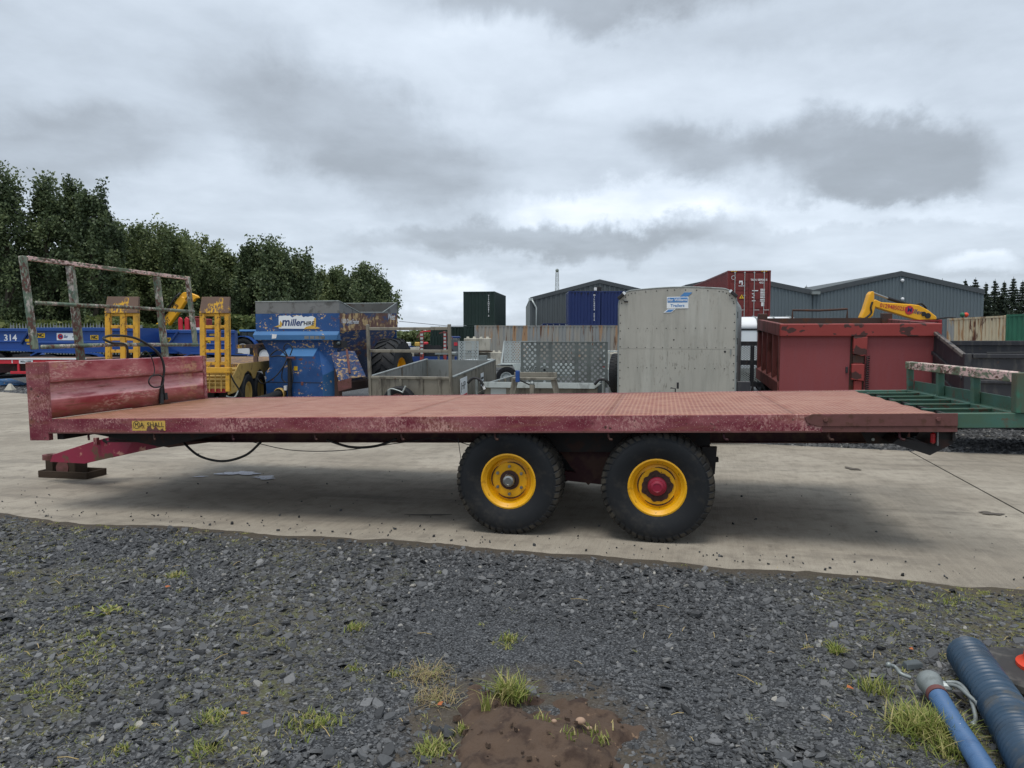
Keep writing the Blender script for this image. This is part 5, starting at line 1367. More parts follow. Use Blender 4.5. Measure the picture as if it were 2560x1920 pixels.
    mb = MB().add([(-0.04, -0.26, 0.80), (0.45, -0.26, 0.80), (0.55, -0.26, 0.62), (-0.04, 0, 0.80), (0.45, 0, 0.80), (0.55, 0, 0.62)], [(0, 1, 4, 3), (1, 2, 5, 4)])
    mb.build('mudguard', gl, t, solid=0.02)
    text(t, 'RLW27', 0.17, (0.92, -0.024, 0.66), FRONT, M['ink'], bold=0.002)
    small_wheel(t, (0.24, -0.14, 0.36), 0.36, 0.2, 0.19, gl, axis='y', out=-1)
    small_wheel(t, (1.45, -0.14, 0.36), 0.36, 0.2, 0.19, gl, axis='y', out=-1)
    ramp(t, 0.12, 1.15, 0.86, 1.55, 0.05, 0, ((0.18, 2), (0.36, 4), (0.46, 6)), gl, 0.022, 12)
    MB().box(0.0, 2.4, 0.01, 1.5, 0.44, 0.50).build('bed', gl, t)
    MB().bar((0.03, 0.02, 0.84), (0.08, 0.25, 1.55), 0.05, 0.04).build('ramp_strut', gl, t)
    # third ramp, left
    c = at(q(991), q(773), 25.5)
    t = thing('plant_trailer', 'plant trailer with bright perforated ramp upright in front of concrete blocks', 'trailer', (c.x, 25.5, 0), 8)
    ramp(t, 0.0, 0.68, 0.86, 1.54, 0.0, 0, ((0.30, 2), (0.42, 4), (0.28, 2)), gl, 0.024, 12)
    MB().box(-0.1, 0.8, 0.04, 2.6, 0.74, 0.86).build('bed', gl, t)
    MB().box(0.70, 0.95, 0.02, 0.3, 0.70, 1.05).build('tool_box', M['galv'], t)
    for x in (0.05, 0.7): small_wheel(t, (x, 1.4, 0.36), 0.36, 0.2, 0.19, gl)
plant_trailers()

# black mesh-sided trailer and white-roofed trailer in the gap
def gap_trailers():
    c = at(q(1592), q(737), 15.2)
    t = thing('mesh_trailer', 'black trailer with expanded mesh ramp in the gap beside the aluminium livestock trailer', 'trailer', (c.x - 0.5, 15.2, 0), 14)
    z0, z1 = 0.55, 1.58
    bk = M['black_tr']
    MB().box(0, 1.6, -0.02, 0.03, z1 - 0.09, z1).build('ramp_bar', bk, t)
    for z in (1.10, 0.66): MB().box(0, 1.6, -0.02, 0.02, z, z + 0.10).build('ramp_bar', bk, t)
    for x in (0.0, 0.74, 1.52): MB().box(x, x + 0.08, -0.025, -0.0201, z0, z1 - 0.091).build('ramp_bar', bk, t)
    def mesh_panel(x0, x1, za, zb, dx_, dz_):
        mb = MB(); nx_, nz_ = int((x1 - x0) / dx_), int((zb - za) / dz_); tw = 0.010
        for j in range(nz_):
            for i in range(nx_):
                cx, cz = x0 + (i + 0.5 + 0.5 * (j % 2)) * dx_, za + (j + 0.5) * dz_
                for sx_, sz_ in ((1, 1), (1, -1)):
                    a = (cx - dx_ / 2 * sx_, 0, cz); b = (cx, 0, cz + dz_ * sz_ * 1.0)
                    mb.add([(a[0], 0, a[2] - tw), (a[0], 0, a[2] + tw), (b[0], 0, b[2] + tw), (b[0], 0, b[2] - tw)], [(0, 1, 2, 3)])
        return mb
    mesh_panel(0.02, 1.58, 0.77, 1.10, 0.06, 0.022).build('mesh_panel', M['galv_light'], t, solid=0.004)
    mesh_panel(0.02, 1.58, 1.20, 1.49, 0.06, 0.022).build('mesh_panel', M['galv_light'], t, solid=0.004)
    MB().box(0.0, 1.6, -0.75, -0.03, 0.50, 0.56).build('bed', bk, t)
    mb = mesh_panel(0.55, 1.55, 0.0, 0.7, 0.06, 0.03); mb.v = [(x, -0.75 + z, 0.575) for x, y, z in mb.v]
    mb.build('mesh_floor', M['galv_light'], t, solid=0.004)
    MB().tube(smooth_pts([(1.25, -0.06, 1.2), (1.38, -0.08, 1.05), (1.35, -0.08, 0.90), (1.15, -0.08, 0.82)]), 0.015, 6).build('cable', M['hose_black'], t)
    MB().box(0.02, 0.08, 0.03, 2.4, 0.45, 0.6).build('chassis', bk, t)
    for x in (-0.12, 1.72): small_wheel(t, (x, 1.0, 0.33), 0.33, 0.2, 0.19, bk)
    c = at(q(1590), q(735), 22.0)
    t = thing('white_box_trailer', 'white trailer with a ribbed curved roof behind the black mesh trailer', 'trailer', (c.x - 0.7, 22, 0), 8)
    prof_ = [(0.0, 1.0), (0.0, 1.92), (0.06, 2.06), (0.22, 2.19), (0.5, 2.26), (1.0, 2.29)]
    L_ = 2.4
    MB().box(0, L_, 0.0, 0.02, 0.75, 1.90).build('side_panel', M['sign_white'], t)
    mb = MB(); k = len(prof_)
    pr = prof_[1:] ; k = len(pr)
    mb.add([(0, a, b) for a, b in pr] + [(L_, a, b) for a, b in pr], [(i, i + 1, k + i + 1, k + i) for i in range(k - 1)])
    mb.build('roof_panel', M['white'], t, smooth=True, solid=0.01)
    MB().box(0, L_, -0.012, -0.001, 1.87, 1.925).build('side_strip', M['ink'], t)
    for x in (0.18, 0.80, 1.30, 1.82, 2.3):
        MB().tube([(x, -0.02, 0.9)] + [(x, a - 0.015, b + 0.012) for a, b in pr], 0.022, 6).build('roof_rib', M['galv'], t, smooth=True)
    MB().box(0, L_, 0.021, 1.9, 0.68, 0.75).build('floor_panel', M['galv'], t)
    MB().box(0, L_, 1.88, 1.9, 0.75, 2.2).build('side_panel', M['sign_white'], t)
    for x in (0.9, 1.6): small_wheel(t, (x, 0.2, 0.34), 0.34, 0.2, 0.19, M['galv'], axis='y', out=-1)
gap_trailers()
# ================================================================== BLUE FEEDER WAGON
def feeder():
    t = thing('feeder_wagon', 'large blue mixer feeder wagon with peeling paint and a torn white name sign', 'feeder wagon', (-6.07, 17.6, 0), 12)
    W_, LN = 2.13, 3.75
    B, BW = M['blue_feed'], M['blue_feed_worn']
    zt, z1, z2, z3 = 2.50, 2.22, 1.81, 1.60
    # grey extension sheets
    MB().box(0, W_, 0, 0.012, z1 + 0.002, zt).build('extension_sheet', M['feed_grey'], t)
    MB().prism([(0.013, z1 + 0.002), (LN, z1 + 0.12), (LN, zt + 0.12), (LN - 0.12, zt + 0.11), (LN - 1.1, z1 + 0.10), (1.15, z1 + 0.05), (0.013, zt)], W_ - 0.012, W_, 'yz').build('extension_sheet', M['feed_grey'], t)
    MB().prism([(0.013, z1), (LN, z1 + 0.1), (LN, zt + 0.12), (0.013, zt)], 0, 0.012, 'yz').build('extension_sheet', M['feed_inner'], t)
    MB().box(0.013, W_ - 0.013, LN - 0.012, LN, z1, zt + 0.12).build('extension_sheet', M['feed_inner'], t)
    rim_ = [(W_, 0.0, zt), (W_, 1.15, z1 + 0.055), (W_, LN - 1.1, z1 + 0.105), (W_, LN - 0.12, zt + 0.115), (W_, LN, zt + 0.125), (0, LN, zt + 0.125), (0, 0, zt), (W_, 0, zt)]
    MB().tube(rim_, 0.014, 6).build('rim_edge', M['galv'], t)
    # upper tub
    MB().box(0, W_, 0, 0.03, z2, z1).build('front_panel', B, t)
    MB().prism([(0.031, z2), (LN, z2 + 0.12), (LN, z1 + 0.118), (0.031, z1)], W_ - 0.03, W_, 'yz').build('side_band', M['feed_rust_band'], t)
    MB().prism([(0.031, z2), (LN, z2 + 0.12), (LN, z1 + 0.098), (0.031, z1 - 0.002)], 0, 0.03, 'yz').build('side_band', B, t)
    MB().box(0.031, W_ - 0.031, LN - 0.03, LN, 1.0, z1).build('rear_panel', B, t)
    mb = MB(); mb.hexa([(0.02, -0.10, z3), (W_ - 0.02, -0.10, z3), (W_ + 0.01, 0.05, z3), (-0.01, 0.05, z3), (-0.03, -0.10, z2 - 0.09), (W_ + 0.0, -0.10, z2 - 0.09), (W_ + 0.0, 0.0, z2 - 0.002), (-0.03, 0.0, z2 - 0.002)])
    mb.build('ledge', M['feed_light'], t, bevel=0.006)
    # lower front tapering to the gearbox cover
    mb = MB(); mb.prism([(0.12, z3 - 0.002), (W_ - 0.02, z3 - 0.002), (W_ - 0.10, 1.30), (W_ - 0.22, 0.25), (0.34, 0.25), (0.30, 1.25)], 0.04, 0.10)
    mb.build('front_panel', B, t)
    mb = MB(); mb.hexa([(W_ - 0.04, 0.101, z3), (W_ - 0.55, 0.101, 0.5), (W_ - 0.55, LN, 0.5), (W_ - 0.04, LN, z2 + 0.1), (W_ - 0.002, 0.101, z2 - 0.002), (W_ - 0.50, 0.101, 0.46), (W_ - 0.50, LN, 0.46), (W_ - 0.002, LN, z2 + 0.118)])
    mb = MB(); mb.add([(W_ - 0.015, 0.105, z2 - 0.003), (W_ - 0.60, 0.105, 0.55), (W_ - 0.60, LN - 0.02, 0.55), (W_ - 0.015, LN - 0.02, z2 + 0.116)], [(0, 1, 2, 3)])
    mb.build('side_panel', BW, t, solid=0.02)
    mb = MB(); mb.add([(0.015, 0.105, z2 - 0.003), (0.60, 0.105, 0.55), (0.60, LN - 0.02, 0.55), (0.015, LN - 0.02, z2 + 0.116)], [(0, 3, 2, 1)])
    mb.build('side_panel', B, t, solid=0.02)
    # gearbox cover: chamfered housing
    p0 = [(0.42, 0.25), (0.40, 0.95), (0.82, 1.42), (1.58, 1.42), (2.0, 0.92), (2.0, 0.25)]
    p1 = [(0.42, 0.25), (0.40, 0.85), (0.76, 1.22), (1.62, 1.22), (1.84, 0.80), (1.84, 0.25)]
    n = 6; mb = MB()
    mb.add([(a, 0.035, b) for a, b in p0] + [(a, -0.30, b) for a, b in p1], [tuple(range(n, 2 * n))] + [(i, i + 1, n + i + 1, n + i) for i in range(n - 1)])
    mb.build('gearbox_cover', B, t)
    MB().prism([(0.80, 1.225), (1.60, 1.225), (1.56, 1.415), (0.86, 1.415)], -0.31, -0.302).v
    mb = MB(); mb.add([(0.765, -0.303, 1.226), (1.615, -0.303, 1.226), (1.575, 0.022, 1.418), (0.825, 0.022, 1.418)], [(0, 1, 2, 3)])
    mb.build('cover_top', M['feed_light'], t, solid=0.006)
    mb = MB(); mb.add([(1.845, -0.303, 0.80), (1.845, -0.303, 0.26), (2.004, 0.03, 0.26), (2.004, 0.03, 0.92)], [(0, 1, 2, 3)])
    mb.build('cover_side', M['feed_light'], t, solid=0.006)
    MB().box(0.42, 1.84, -0.304, -0.3005, 0.615, 0.63).build('cover_seam', M['ink'], t)
    # drive shaft guard, hoses on their post
    MB().lathe([(0.13, -0.34), (0.14, -0.30), (0.14, -0.42), (0.12, -0.44)], (0.80, 0, 0.36), 'y', 20).build('shaft_collar', M['yellow_tan'], t, smooth=True)
    MB().tube([(0.80, -0.33, 0.36), (0.72, -0.75, 0.30), (0.55, -1.1, 0.22)], 0.10, 12, radii=[0.11, 0.085, 0.11]).build('drive_shaft', M['hose_black'], t, smooth=True, auto=50)
    MB().box(1.02, 1.09, -0.40, -0.33, 0.2, 1.22).build('hose_post', M['ink'], t)
    MB().box(1.0, 1.2, -0.42, -0.36, 1.18, 1.22).build('hose_bracket', M['rust_plate'], t)
    for k, pts in enumerate(([(1.05, -0.4, 1.2), (0.95, -0.42, 1.42), (1.05, -0.42, 1.52), (1.16, -0.42, 1.42), (1.10, -0.42, 1.25)],
                             [(1.03, -0.4, 1.2), (0.85, -0.42, 1.38), (0.66, -0.42, 1.30), (0.62, -0.42, 1.22), (0.8, -0.42, 1.24), (1.0, -0.41, 1.22)],
                             [(1.02, -0.4, 1.2), (0.95, -0.45, 1.0), (0.75, -0.5, 0.75), (0.45, -0.5, 0.6), (0.25, -0.4, 0.72)],
                             [(1.1, -0.4, 1.2), (1.14, -0.42, 0.9), (1.16, -0.42, 0.7), (1.08, -0.4, 0.45)],
                             [(1.05, -0.42, 1.2), (0.93, -0.44, 0.95), (0.90, -0.44, 0.72), (1.0, -0.42, 0.62)])):
        MB().tube(smooth_pts(pts, 7), 0.014, 6).build('hydraulic_hose', M['hose_black'], t, smooth=True)
    MB().box(1.13, 1.22, -0.306, -0.3005, 0.90, 1.0).build('label_plate', M['sign_yellow'], t)
    MB().box(0.91, 0.98, -0.40, -0.33, 0.44, 0.55).build('reservoir', M['white'], t, bevel=0.01)
    MB().box(1.30, 1.36, -0.306, -0.3005, 0.56, 0.64).build('latch', M['rust_plate'], t)
    # torn sign with its name
    sg = MB(); r_ = random.Random(5)
    top = [(0.60 + 0.92 * k / 16, z1 - 0.06 + r_.uniform(-0.035, 0.02)) for k in range(17)]
    sg.prism([(0.60, 1.87)] + top + [(1.52, 1.86)], -0.006, -0.001)
    so_ = sg.build('name_board', M['sign_white'], t)
    MB().prism([(1.24, 1.86), (1.56, 1.86), (1.66, 1.875), (1.545, 1.90), (1.55, 2.12), (1.50, 2.10), (1.48, 1.95), (1.30, 1.91)], -0.0075, -0.0062).build('torn_backing', M['gold_sign'], so_)
    MB().prism([(0.48, 1.91), (0.62, 1.96), (0.64, 2.06), (0.70, 1.98), (0.66, 1.90)], -0.0075, -0.0062).build('torn_backing', M['gold_sign'], so_)
    text(so_, 'm', 0.27, (0.675, -0.008, 2.02), FRONT, M['dump_blue_dk'], 'LEFT', shear=0.15, bold=0.006)
    text(so_, 'iller', 0.22, (0.885, -0.008, 2.005), FRONT, M['dump_blue_dk'], 'LEFT', shear=0.25, bold=0.005)
    text(so_, 'HIRE', 0.13, (1.50, -0.0085, 1.985), FRONT, M['ink'], 'RIGHT', shear=0.2, bold=0.003)
    for k, x in enumerate((1.30, 1.44, 1.57, 1.70)): MB().box(x, x + 0.11, -0.104, -0.1005, 1.625, 1.695).build('label_plate', M['feed_grey'], t)
    MB().prism([(0.47, 1.63), (0.58, 1.64), (0.60, 1.73), (0.48, 1.74)], -0.106, -0.1005).build('label_plate', M['white'], t)
    text(t, '1600 Duet Feeder', 0.15, (W_ + 0.003, 0.10, 2.04), (R(90), 0, R(90)), M['white'], 'LEFT', sx=0.9, bold=0.002)
    text(t, 'West', 0.24, (W_ + 0.003, LN - 0.75, 2.22), (R(90), 0, R(90)), M['white'], 'LEFT', shear=0.2, bold=0.003)
    # discharge chute and its ram on the right
    mb = MB(); mb.hexa([(W_ - 0.20, 0.0, 1.24), (W_ + 0.14, -0.02, 1.30), (W_ + 0.24, 0.62, 1.30), (W_ - 0.1, 0.62, 1.24), (W_ - 0.22, -0.02, 1.30), (W_ + 0.12, -0.04, 1.345), (W_ + 0.22, 0.6, 1.345), (W_ - 0.12, 0.6, 1.30)])
    ch = MB(); ch.add([(W_ - 0.18, -0.10, 1.30), (W_ + 0.10, -0.10, 1.34), (W_ + 0.42, -0.35, 0.74), (W_ + 0.12, -0.35, 0.66), (W_ - 0.14, 0.35, 1.36), (W_ + 0.22, 0.35, 1.34), (W_ + 0.52, 0.30, 0.74), (W_ + 0.16, 0.35, 0.66)],
                      [(0, 1, 2, 3), (1, 5, 6, 2), (0, 4, 5, 1), (4, 0, 3, 7), (3, 2, 6, 7), (4, 7, 6, 5)])
    ch.build('discharge_chute', BW, t, bevel=0.01)
    MB().prism([(W_ + 0.10, 0.66), (W_ + 0.44, 0.755), (W_ + 0.44, 0.52), (W_ + 0.12, 0.44)], -0.36, -0.352).build('chute_lip', M['rust_plate'], t)
    MB().cyl((W_ + 0.22, -0.1, 1.38), (W_ + 0.40, -0.35, 0.85), 0.028, 8).build('chute_ram', M['rust_plate'], t)
    MB().box(W_ - 0.16, W_ + 0.08, 0.0, 0.25, 1.42, 1.58).build('valve_box', M['ink'], t)
    MB().sphere((W_ - 0.02, -0.02, 1.52), 0.055, 10, 7).build('tail_lamp', M['glass'], t, smooth=True)
    MB().box(W_ - 0.12, W_ - 0.0, -0.05, 0.1, 0.1, 0.95).build('frame_leg', M['rust_in'], t)
    MB().box(0.5, 1.9, 0.1, LN, 0.35, 0.55).build('chassis', M['rust_in'], t)
    wn = small_wheel(t, (W_ + 0.55, 1.9, 0.82), 0.82, 0.62, 0.34, M['yellow_tan'], out=-1)
    for c_ in list(wn.children): bpy.data.objects.remove(c_)
    mb = MB(); h = 0.31; r0, rr_ = 0.82, 0.34
    p = [(rr_ - 0.01, -h * 0.8), (rr_ + 0.02, -h * 0.86), (0.6, -h), (0.74, -h * 0.97), (0.785, -h * 0.7), (0.795, 0)]
    mb.lathe(p + [(a, -b) for a, b in reversed(p[:-1])], (0, 0, 0), 'x', 48)
    for i in range(22):
        for sd in (-1, 1):
            t0 = 2 * math.pi * (i + (0.5 if sd > 0 else 0)) / 22; vs_ = []
            for j in range(5):
                f = j / 4; o = sd * h * (1.0 - 1.0 * f); tt = t0 + f * 0.30; dt = 0.045
                ra, rb_ = (0.70 if j == 0 else 0.775), (0.745 if j == 0 else 0.822)
                for r__, d_ in ((ra, -dt), (rb_, -dt * 0.8), (rb_, dt * 0.8), (ra, dt)):
                    vs_.append((o, r__ * math.cos(tt + d_), r__ * math.sin(tt + d_)))
            fs_ = [(j * 4 + k, j * 4 + k + 1, j * 4 + 5 + k, j * 4 + 4 + k) for j in range(4) for k in range(3)]
            mb.add(vs_, fs_)
    mb.build('tyre', M['rubber'], wn, smooth=True, auto=30)
    MB().lathe(rim_prof(0.34, 0.62, 0.15, 0), (0, 0, 0), 'x', 28).build('rim', M['rim_yellow'], wn, smooth=True, auto=40)
    small_wheel(t, (-0.1, 1.9, 0.6), 0.6, 0.4, 0.3, M['yellow_tan'], out=1)
feeder()

# ================================================================== YELLOW LOW LOADER WITH UPRIGHT RAMPS
def lowloader():
    t = thing('low_loader', 'worn yellow low loader trailer with two tall ramps folded upright', 'trailer', (-8.30, 15.05, 0), -2.5)
    Yp = M['yellow_plant']
    for x0, wd in ((0.0, 0.66), (1.90, 0.60)):
        rp = node('loading_ramp', t, (x0, 0, 0), (R(-3), 0, 0))
        mb = MB(); mb.hexa([(0.0, -0.02, 2.16), (wd, -0.02, 2.16), (wd, 0.10, 2.16), (0, 0.10, 2.16), (0.03, 0.05, 2.50), (wd, 0.05, 2.50), (wd, 0.10, 2.50), (0.03, 0.10, 2.50)])
        mb.build('ramp_toe', M['brown_steel'], rp, bevel=0.005)
        for x in (0.0, 0.30, wd - 0.10):
            MB().box(x, x + 0.10, 0.0, 0.10, 1.05, 2.158).build('ramp_stringer', Yp, rp, bevel=0.006)
        for k in range(5):
            z = 1.10 + k * 0.25
            for xa, xb in ((0.101, 0.299), (0.401, wd - 0.101)):
                MB().box(xa, xb, 0.02, 0.08, z, z + 0.065).build('ramp_rung', Yp, rp, bevel=0.005)
        MB().box(-0.02, wd + 0.02, -0.05, 0.12, 0.93, 1.045).build('ramp_hinge', Yp, rp, bevel=0.01)
        for x in (0.0, wd - 0.08): MB().box(x, x + 0.08, -0.02, 0.10, 0.55, 0.929).build('ramp_foot', Yp, rp, bevel=0.006)
        for k in range(3): MB().cyl((0.18 + 0.12 * k, 0.03, 0.55), (0.18 + 0.12 * k, 0.03, 0.928), 0.012, 6).build('ramp_spring', M['yellow_tan'], rp)
    pts = []
    for i in range(80):
        a = i / 8 * 2 * math.pi; pts.append((1.94 + 0.05 * math.cos(a), 0.0 + 0.05 * math.sin(a), 0.62 + i / 80 * 0.30))
    MB().tube(pts, 0.012, 5).build('lift_spring', M['ink'], t, smooth=True)
    MB().box(0.70, 1.85, 0.15, 0.3, 0.55, 0.80).build('rear_beam', M['brown_steel'], t)
    # beaver tail, deck edge and wheel arch on the right
    mb = MB(); mb.hexa([(0.0, 0.15, 0.52), (2.42, 0.15, 0.52), (2.42, 0.9, 0.90), (0, 0.9, 0.90), (0, 0.15, 0.62), (2.42, 0.15, 0.62), (2.42, 0.9, 1.02), (0, 0.9, 1.02)])
    mb.build('beaver_tail', M['yellow_tan'], t, bevel=0.01)
    for k in range(5):
        y = 0.22 + k * 0.13; z = 0.62 + (y - 0.15) * 0.53
        MB().box(0.1, 2.40, y, y + 0.06, z + 0.01, z + 0.06).build('grip_bar', M['yellow_tan'], t, bevel=0.01)
    p = [(0.15, 0.46), (0.15, 0.66), (1.45, 1.08), (4.9, 1.08), (4.9, 0.85), (3.9, 0.85)]
    def arch(c, r): return [(c + r * math.cos(R(a)), 0.46 + r * math.sin(R(a))) for a in (35, 60, 90, 120, 145)]
    p = [(0.15, 0.48), (0.15, 0.66), (0.85, 1.09), (3.4, 1.09), (3.4, 0.80), (3.1, 0.74)] + arch(2.36, 0.46) + arch(1.45, 0.46) + [(0.98, 0.66), (0.70, 0.50)]
    for x in (2.421, -0.02): MB().prism(p, x, x + 0.02, 'yz').build('side_plate', M['yellow_tan'], t)
    MB().box(0.3, 1.85, 0.95, 3.3, 0.35, 0.94).build('inner_guard', M['ink'], t)
    MB().box(1.851, 2.418, 0.95, 3.3, 0.86, 0.94).build('wheel_arch', M['ink'], t)
    MB().box(0, 2.42, 0.9, 7.5, 0.95, 1.085).build('deck', M['brown_steel'], t)
    for y in (1.45, 2.36):
        for x in (2.34, 0.12): small_wheel(t, (x, y, 0.415), 0.43, 0.27, 0.25, M['yellow_tan'], out=-1 if x > 1 else 1)
        small_wheel(t, (2.02, y, 0.415), 0.43, 0.24, 0.25, M['yellow_tan'], out=-1)
    MB().box(1.75, 2.43, 4.4, 4.46, 1.40, 1.50).build('guard_rail', M['brown_steel'], t)
    MB().box(2.36, 2.42, 0.95, 4.399, 1.42, 1.50).build('guard_rail', M['brown_steel'], t)
    MB().box(2.34, 2.43, 2.2, 2.29, 1.086, 1.419).build('guard_post', M['brown_steel'], t)
    MB().box(2.44, 2.50, 0.05, 0.12, 0.55, 2.10).build('ramp_stay', Yp, t)
    MB().box(2.445, 2.46, 0.13, 0.19, 0.60, 0.75).build('reflector', M['sign_yellow'], t)
    MB().box(1.9, 2.4, 0.105, 0.149, 0.52, 0.60).build('lamp_bar', M['red_lens'], t)
    MB().box(1.5, 1.9, 0.20, 0.26, 0.81, 1.02).build('lamp_bar', M['sign_red'], t)
    for k, pts in enumerate(([(2.48, 0.1, 0.95), (2.55, 0.15, 0.75), (2.62, 0.3, 0.55), (2.62, 0.45, 0.45)], [(2.40, 0.1, 0.45), (2.55, 0.15, 0.42), (2.6, 0.25, 0.55)])):
        MB().tube(smooth_pts(pts), 0.018, 6).build('air_hose', M['hose_black'] if k == 0 else M['galv'], t, smooth=True)
lowloader()

# ================================================================== BLUE DUMP TRAILERS IN A ROW
def dump(label, px, Y, yaw, ln, zt, deco, light=False):
    c = at(q(px), 845, Y)
    t = thing('dump_trailer', label, 'dump trailer', (c.x, Y, 0), yaw, 'blue dump trailers parked in a row')
    m = M['dump_blue']
    zb = zt - 0.95
    p = [(0.0, zb + 0.30), (0.38, zt - 0.06), (0.42, zt), (ln, zt), (ln, zb), (0.55, zb), (0.22, zb + 0.18)]
    MB().prism(p, 0.0, 0.05).build('body_side', m, t)
    MB().prism(p, 1.95, 2.0).build('body_side', m, t)
    MB().box(0.42, ln + 0.03, -0.06, 0.08, zt - 0.13, zt + 0.01).build('top_rail', m, t, bevel=0.015)
    MB().bar((0.0, -0.03, zb + 0.33), (0.40, -0.03, zt - 0.05), 0.07, 0.10, (0, 1, 0)).build('front_rail', M['dump_blue_dk'], t, bevel=0.01)
    MB().box(0.45, ln - 0.1, -0.035, -0.001, zb + 0.34, zb + 0.42).build('side_rail', m, t, bevel=0.015)
    MB().box(0.4, ln, 0.051, 1.949, zb, zb + 0.06).build('floor_panel', m, t)
    MB().box(ln - 0.06, ln, 0.051, 1.949, zb + 0.06, zt).build('tailgate', m, t)
    mb = MB(); mb.hexa([(0.1, 0.051, zb + 0.3), (0.16, 0.051, zb + 0.3), (0.16, 1.949, zb + 0.3), (0.1, 1.949, zb + 0.3), (0.4, 0.051, zt), (0.46, 0.051, zt), (0.46, 1.949, zt), (0.4, 1.949, zt)])
    mb.build('front_panel', m, t)
    # mudguard
    pts = [(0.55, zb - 0.12), (0.85, zb + 0.02), (2.95, zb - 0.04), (3.2, zb - 0.10), (3.45, zb - 0.40)]
    k = len(pts); mb = MB(); mb.add([(a, -0.32, b) for a, b in pts] + [(a, 0.02, b) for a, b in pts], [(i, i + 1, k + i + 1, k + i) for i in range(k - 1)])
    mb.build('mudguard', m, t, solid=0.05)
    MB().box(-0.6, ln - 0.4, 0.3, 0.5, zb - 0.28, zb - 0.10).build('chassis', M['ink'], t)
    MB().box(0.3, 0.55, 0.05, 1.9, 0.25, zb - 0.3).build('chassis_leg', M['ink'], t)
    for x in (1.25, 2.65): small_wheel(t, (x, -0.12, 0.52), 0.52, 0.40, 0.28, M['ink'], axis='y', out=-1)
    deco(t, zb, zt)
    return t
def nc(t, x0, x1, z0, z1):
    b = MB().box(x0, x1, -0.012, -0.001, z0, z1).build('maker_plate', M['sign_yellow'], t)
    MB().box(x0 + 0.02, x1 - 0.02, -0.0145, -0.0125, z0 + 0.02, z1 - 0.02).build('plate_field', M['sign_yellow'], b)
    text(b, 'NC', (z1 - z0) * 0.95, ((x0 + x1) / 2, -0.0155, (z0 + z1) / 2), FRONT, M['ink'], bold=0.012, sx=(x1 - x0) / (z1 - z0) * 0.52)
def deco1(t, zb, zt):
    nc(t, 0.60, 0.95, zt - 0.38, zt - 0.20)
    miller_sign(t, 1.42, 2.22, zt - 0.48, zt - 0.20, -0.001)
    nc(t, 2.76, 3.08, zt - 0.46, zt - 0.28)
    MB().box(0.16, 0.36, -0.02, -0.001, zb + 0.42, zb + 0.52).build('warning_plate', M['sign_yellow'], t)
    MB().box(0.22, 0.36, -0.02, -0.001, zb + 0.30, zb + 0.37).build('warning_plate', M['gold_sign'], t)
def deco2(t, zb, zt):
    nc(t, 1.10, 1.36, zt - 0.60, zt - 0.32)
    b = MB().box(-0.4 + 0.85, 0.95, -0.012, -0.001, zt - 0.62, zt - 0.36).build('name_board', M['sign_white'], t)
    text(b, 'Miller HIRE', 0.11, (0.70, -0.0135, zt - 0.49), FRONT, M['dump_blue_dk'], sx=0.75)
    MB().box(1.55, 1.75, -0.012, -0.001, zt - 0.22, zt - 0.14).build('warning_plate', M['gold_sign'], t)
def deco3(t, zb, zt):
    nc(t, 1.30, 1.58, zt - 0.58, zt - 0.30)
    MB().box(1.55, 1.75, -0.012, -0.001, zt - 0.22, zt - 0.14).build('warning_plate', M['gold_sign'], t)
def deco4(t, zb, zt):
    text(t, '314', 0.40, (1.78, -0.008, zt - 0.42), FRONT, M['white'], bold=0.008)
dump('blue dump trailer with white name board, behind the left of the green rack', 46, 29, 2, 4.6, 2.04, deco1)
dump('blue dump trailer between the two yellow ramps with a small yellow plate', 300, 31, 2, 3.2, 1.98, deco2)
dump('blue dump trailer with raised front just left of the right yellow ramp', 362, 29.5, -17, 2.5, 1.96, deco3)
dump('blue dump trailer marked 314, cut by the left picture edge', -62, 33, 2, 2.9, 2.06, deco4)
# lattice-sided blue implement in front of the 314 trailer
c = at(q(-30), q(788), 30)
t = thing('lattice_frame', 'blue lattice frame standing below the dump trailer marked 314', 'barrier', (c.x, 27.5, 0), 0)
for z in (0.95, 1.42): MB().box(0.0, 1.75, -0.04, 0.04, z, z + 0.06).build('rail', M['dump_blue'], t)
for k in range(7):
    MB().bar((0.05 + k * 0.27, 0, 1.41), (0.05 + (k + 1) * 0.235, 0, 1.01), 0.05, 0.05, (0, 1, 0)).build('lattice_bar', M['dump_blue'], t)
MB().cyl((0, 0.15, 1.30), (1.6, 0.15, 1.28), 0.07, 10).build('roller', M['galv_light'], t, smooth=True, auto=40)
for x in (0.1, 1.5): MB().box(x, x + 0.08, -0.03, 0.03, 0.0, 0.949).build('leg', M['dump_blue_dk'], t)
# red low trailer at far left, ramp and pyramid block
c = at(q(-40), 845, 25)
t = thing('flat_trailer', 'bright red low flat trailer with white deck edge at the far left', 'trailer', (c.x, 25, 0), 3)
RL = 3.6
MB().box(0, RL, 0.0, 2.3, 0.92, 0.955).build('deck', M['plywood'], t)
MB().box(0, RL, -0.02, 0.05, 0.921, 0.972).build('deck_edge', M['sign_white'], t, bevel=0.004)
MB().box(0, RL - 0.02, 0.0, 0.08, 0.78, 0.919).build('side_beam', M['red_flat'], t, bevel=0.006)
MB().box(0, RL - 0.1, 0.5, 0.6, 0.46, 0.88).build('chassis_rail', M['red_dark'], t)
MB().box(0.95, RL + 0.4, 0.0, 0.06, 0.44, 0.53).build('side_guard', M['red_flat'], t, bevel=0.006)
for x in (1.20, 2.6): MB().box(x, x + 0.07, 0.01, 0.05, 0.531, 0.779).build('guard_post', M['red_flat'], t)
MB().box(1.02, 1.05, -0.004, -0.001, 0.80, 0.91).build('joint', M['white'], t)
b = MB().box(1.28, 1.76, -0.008, -0.001, 0.79, 0.91).build('name_board', M['sign_white'], t)
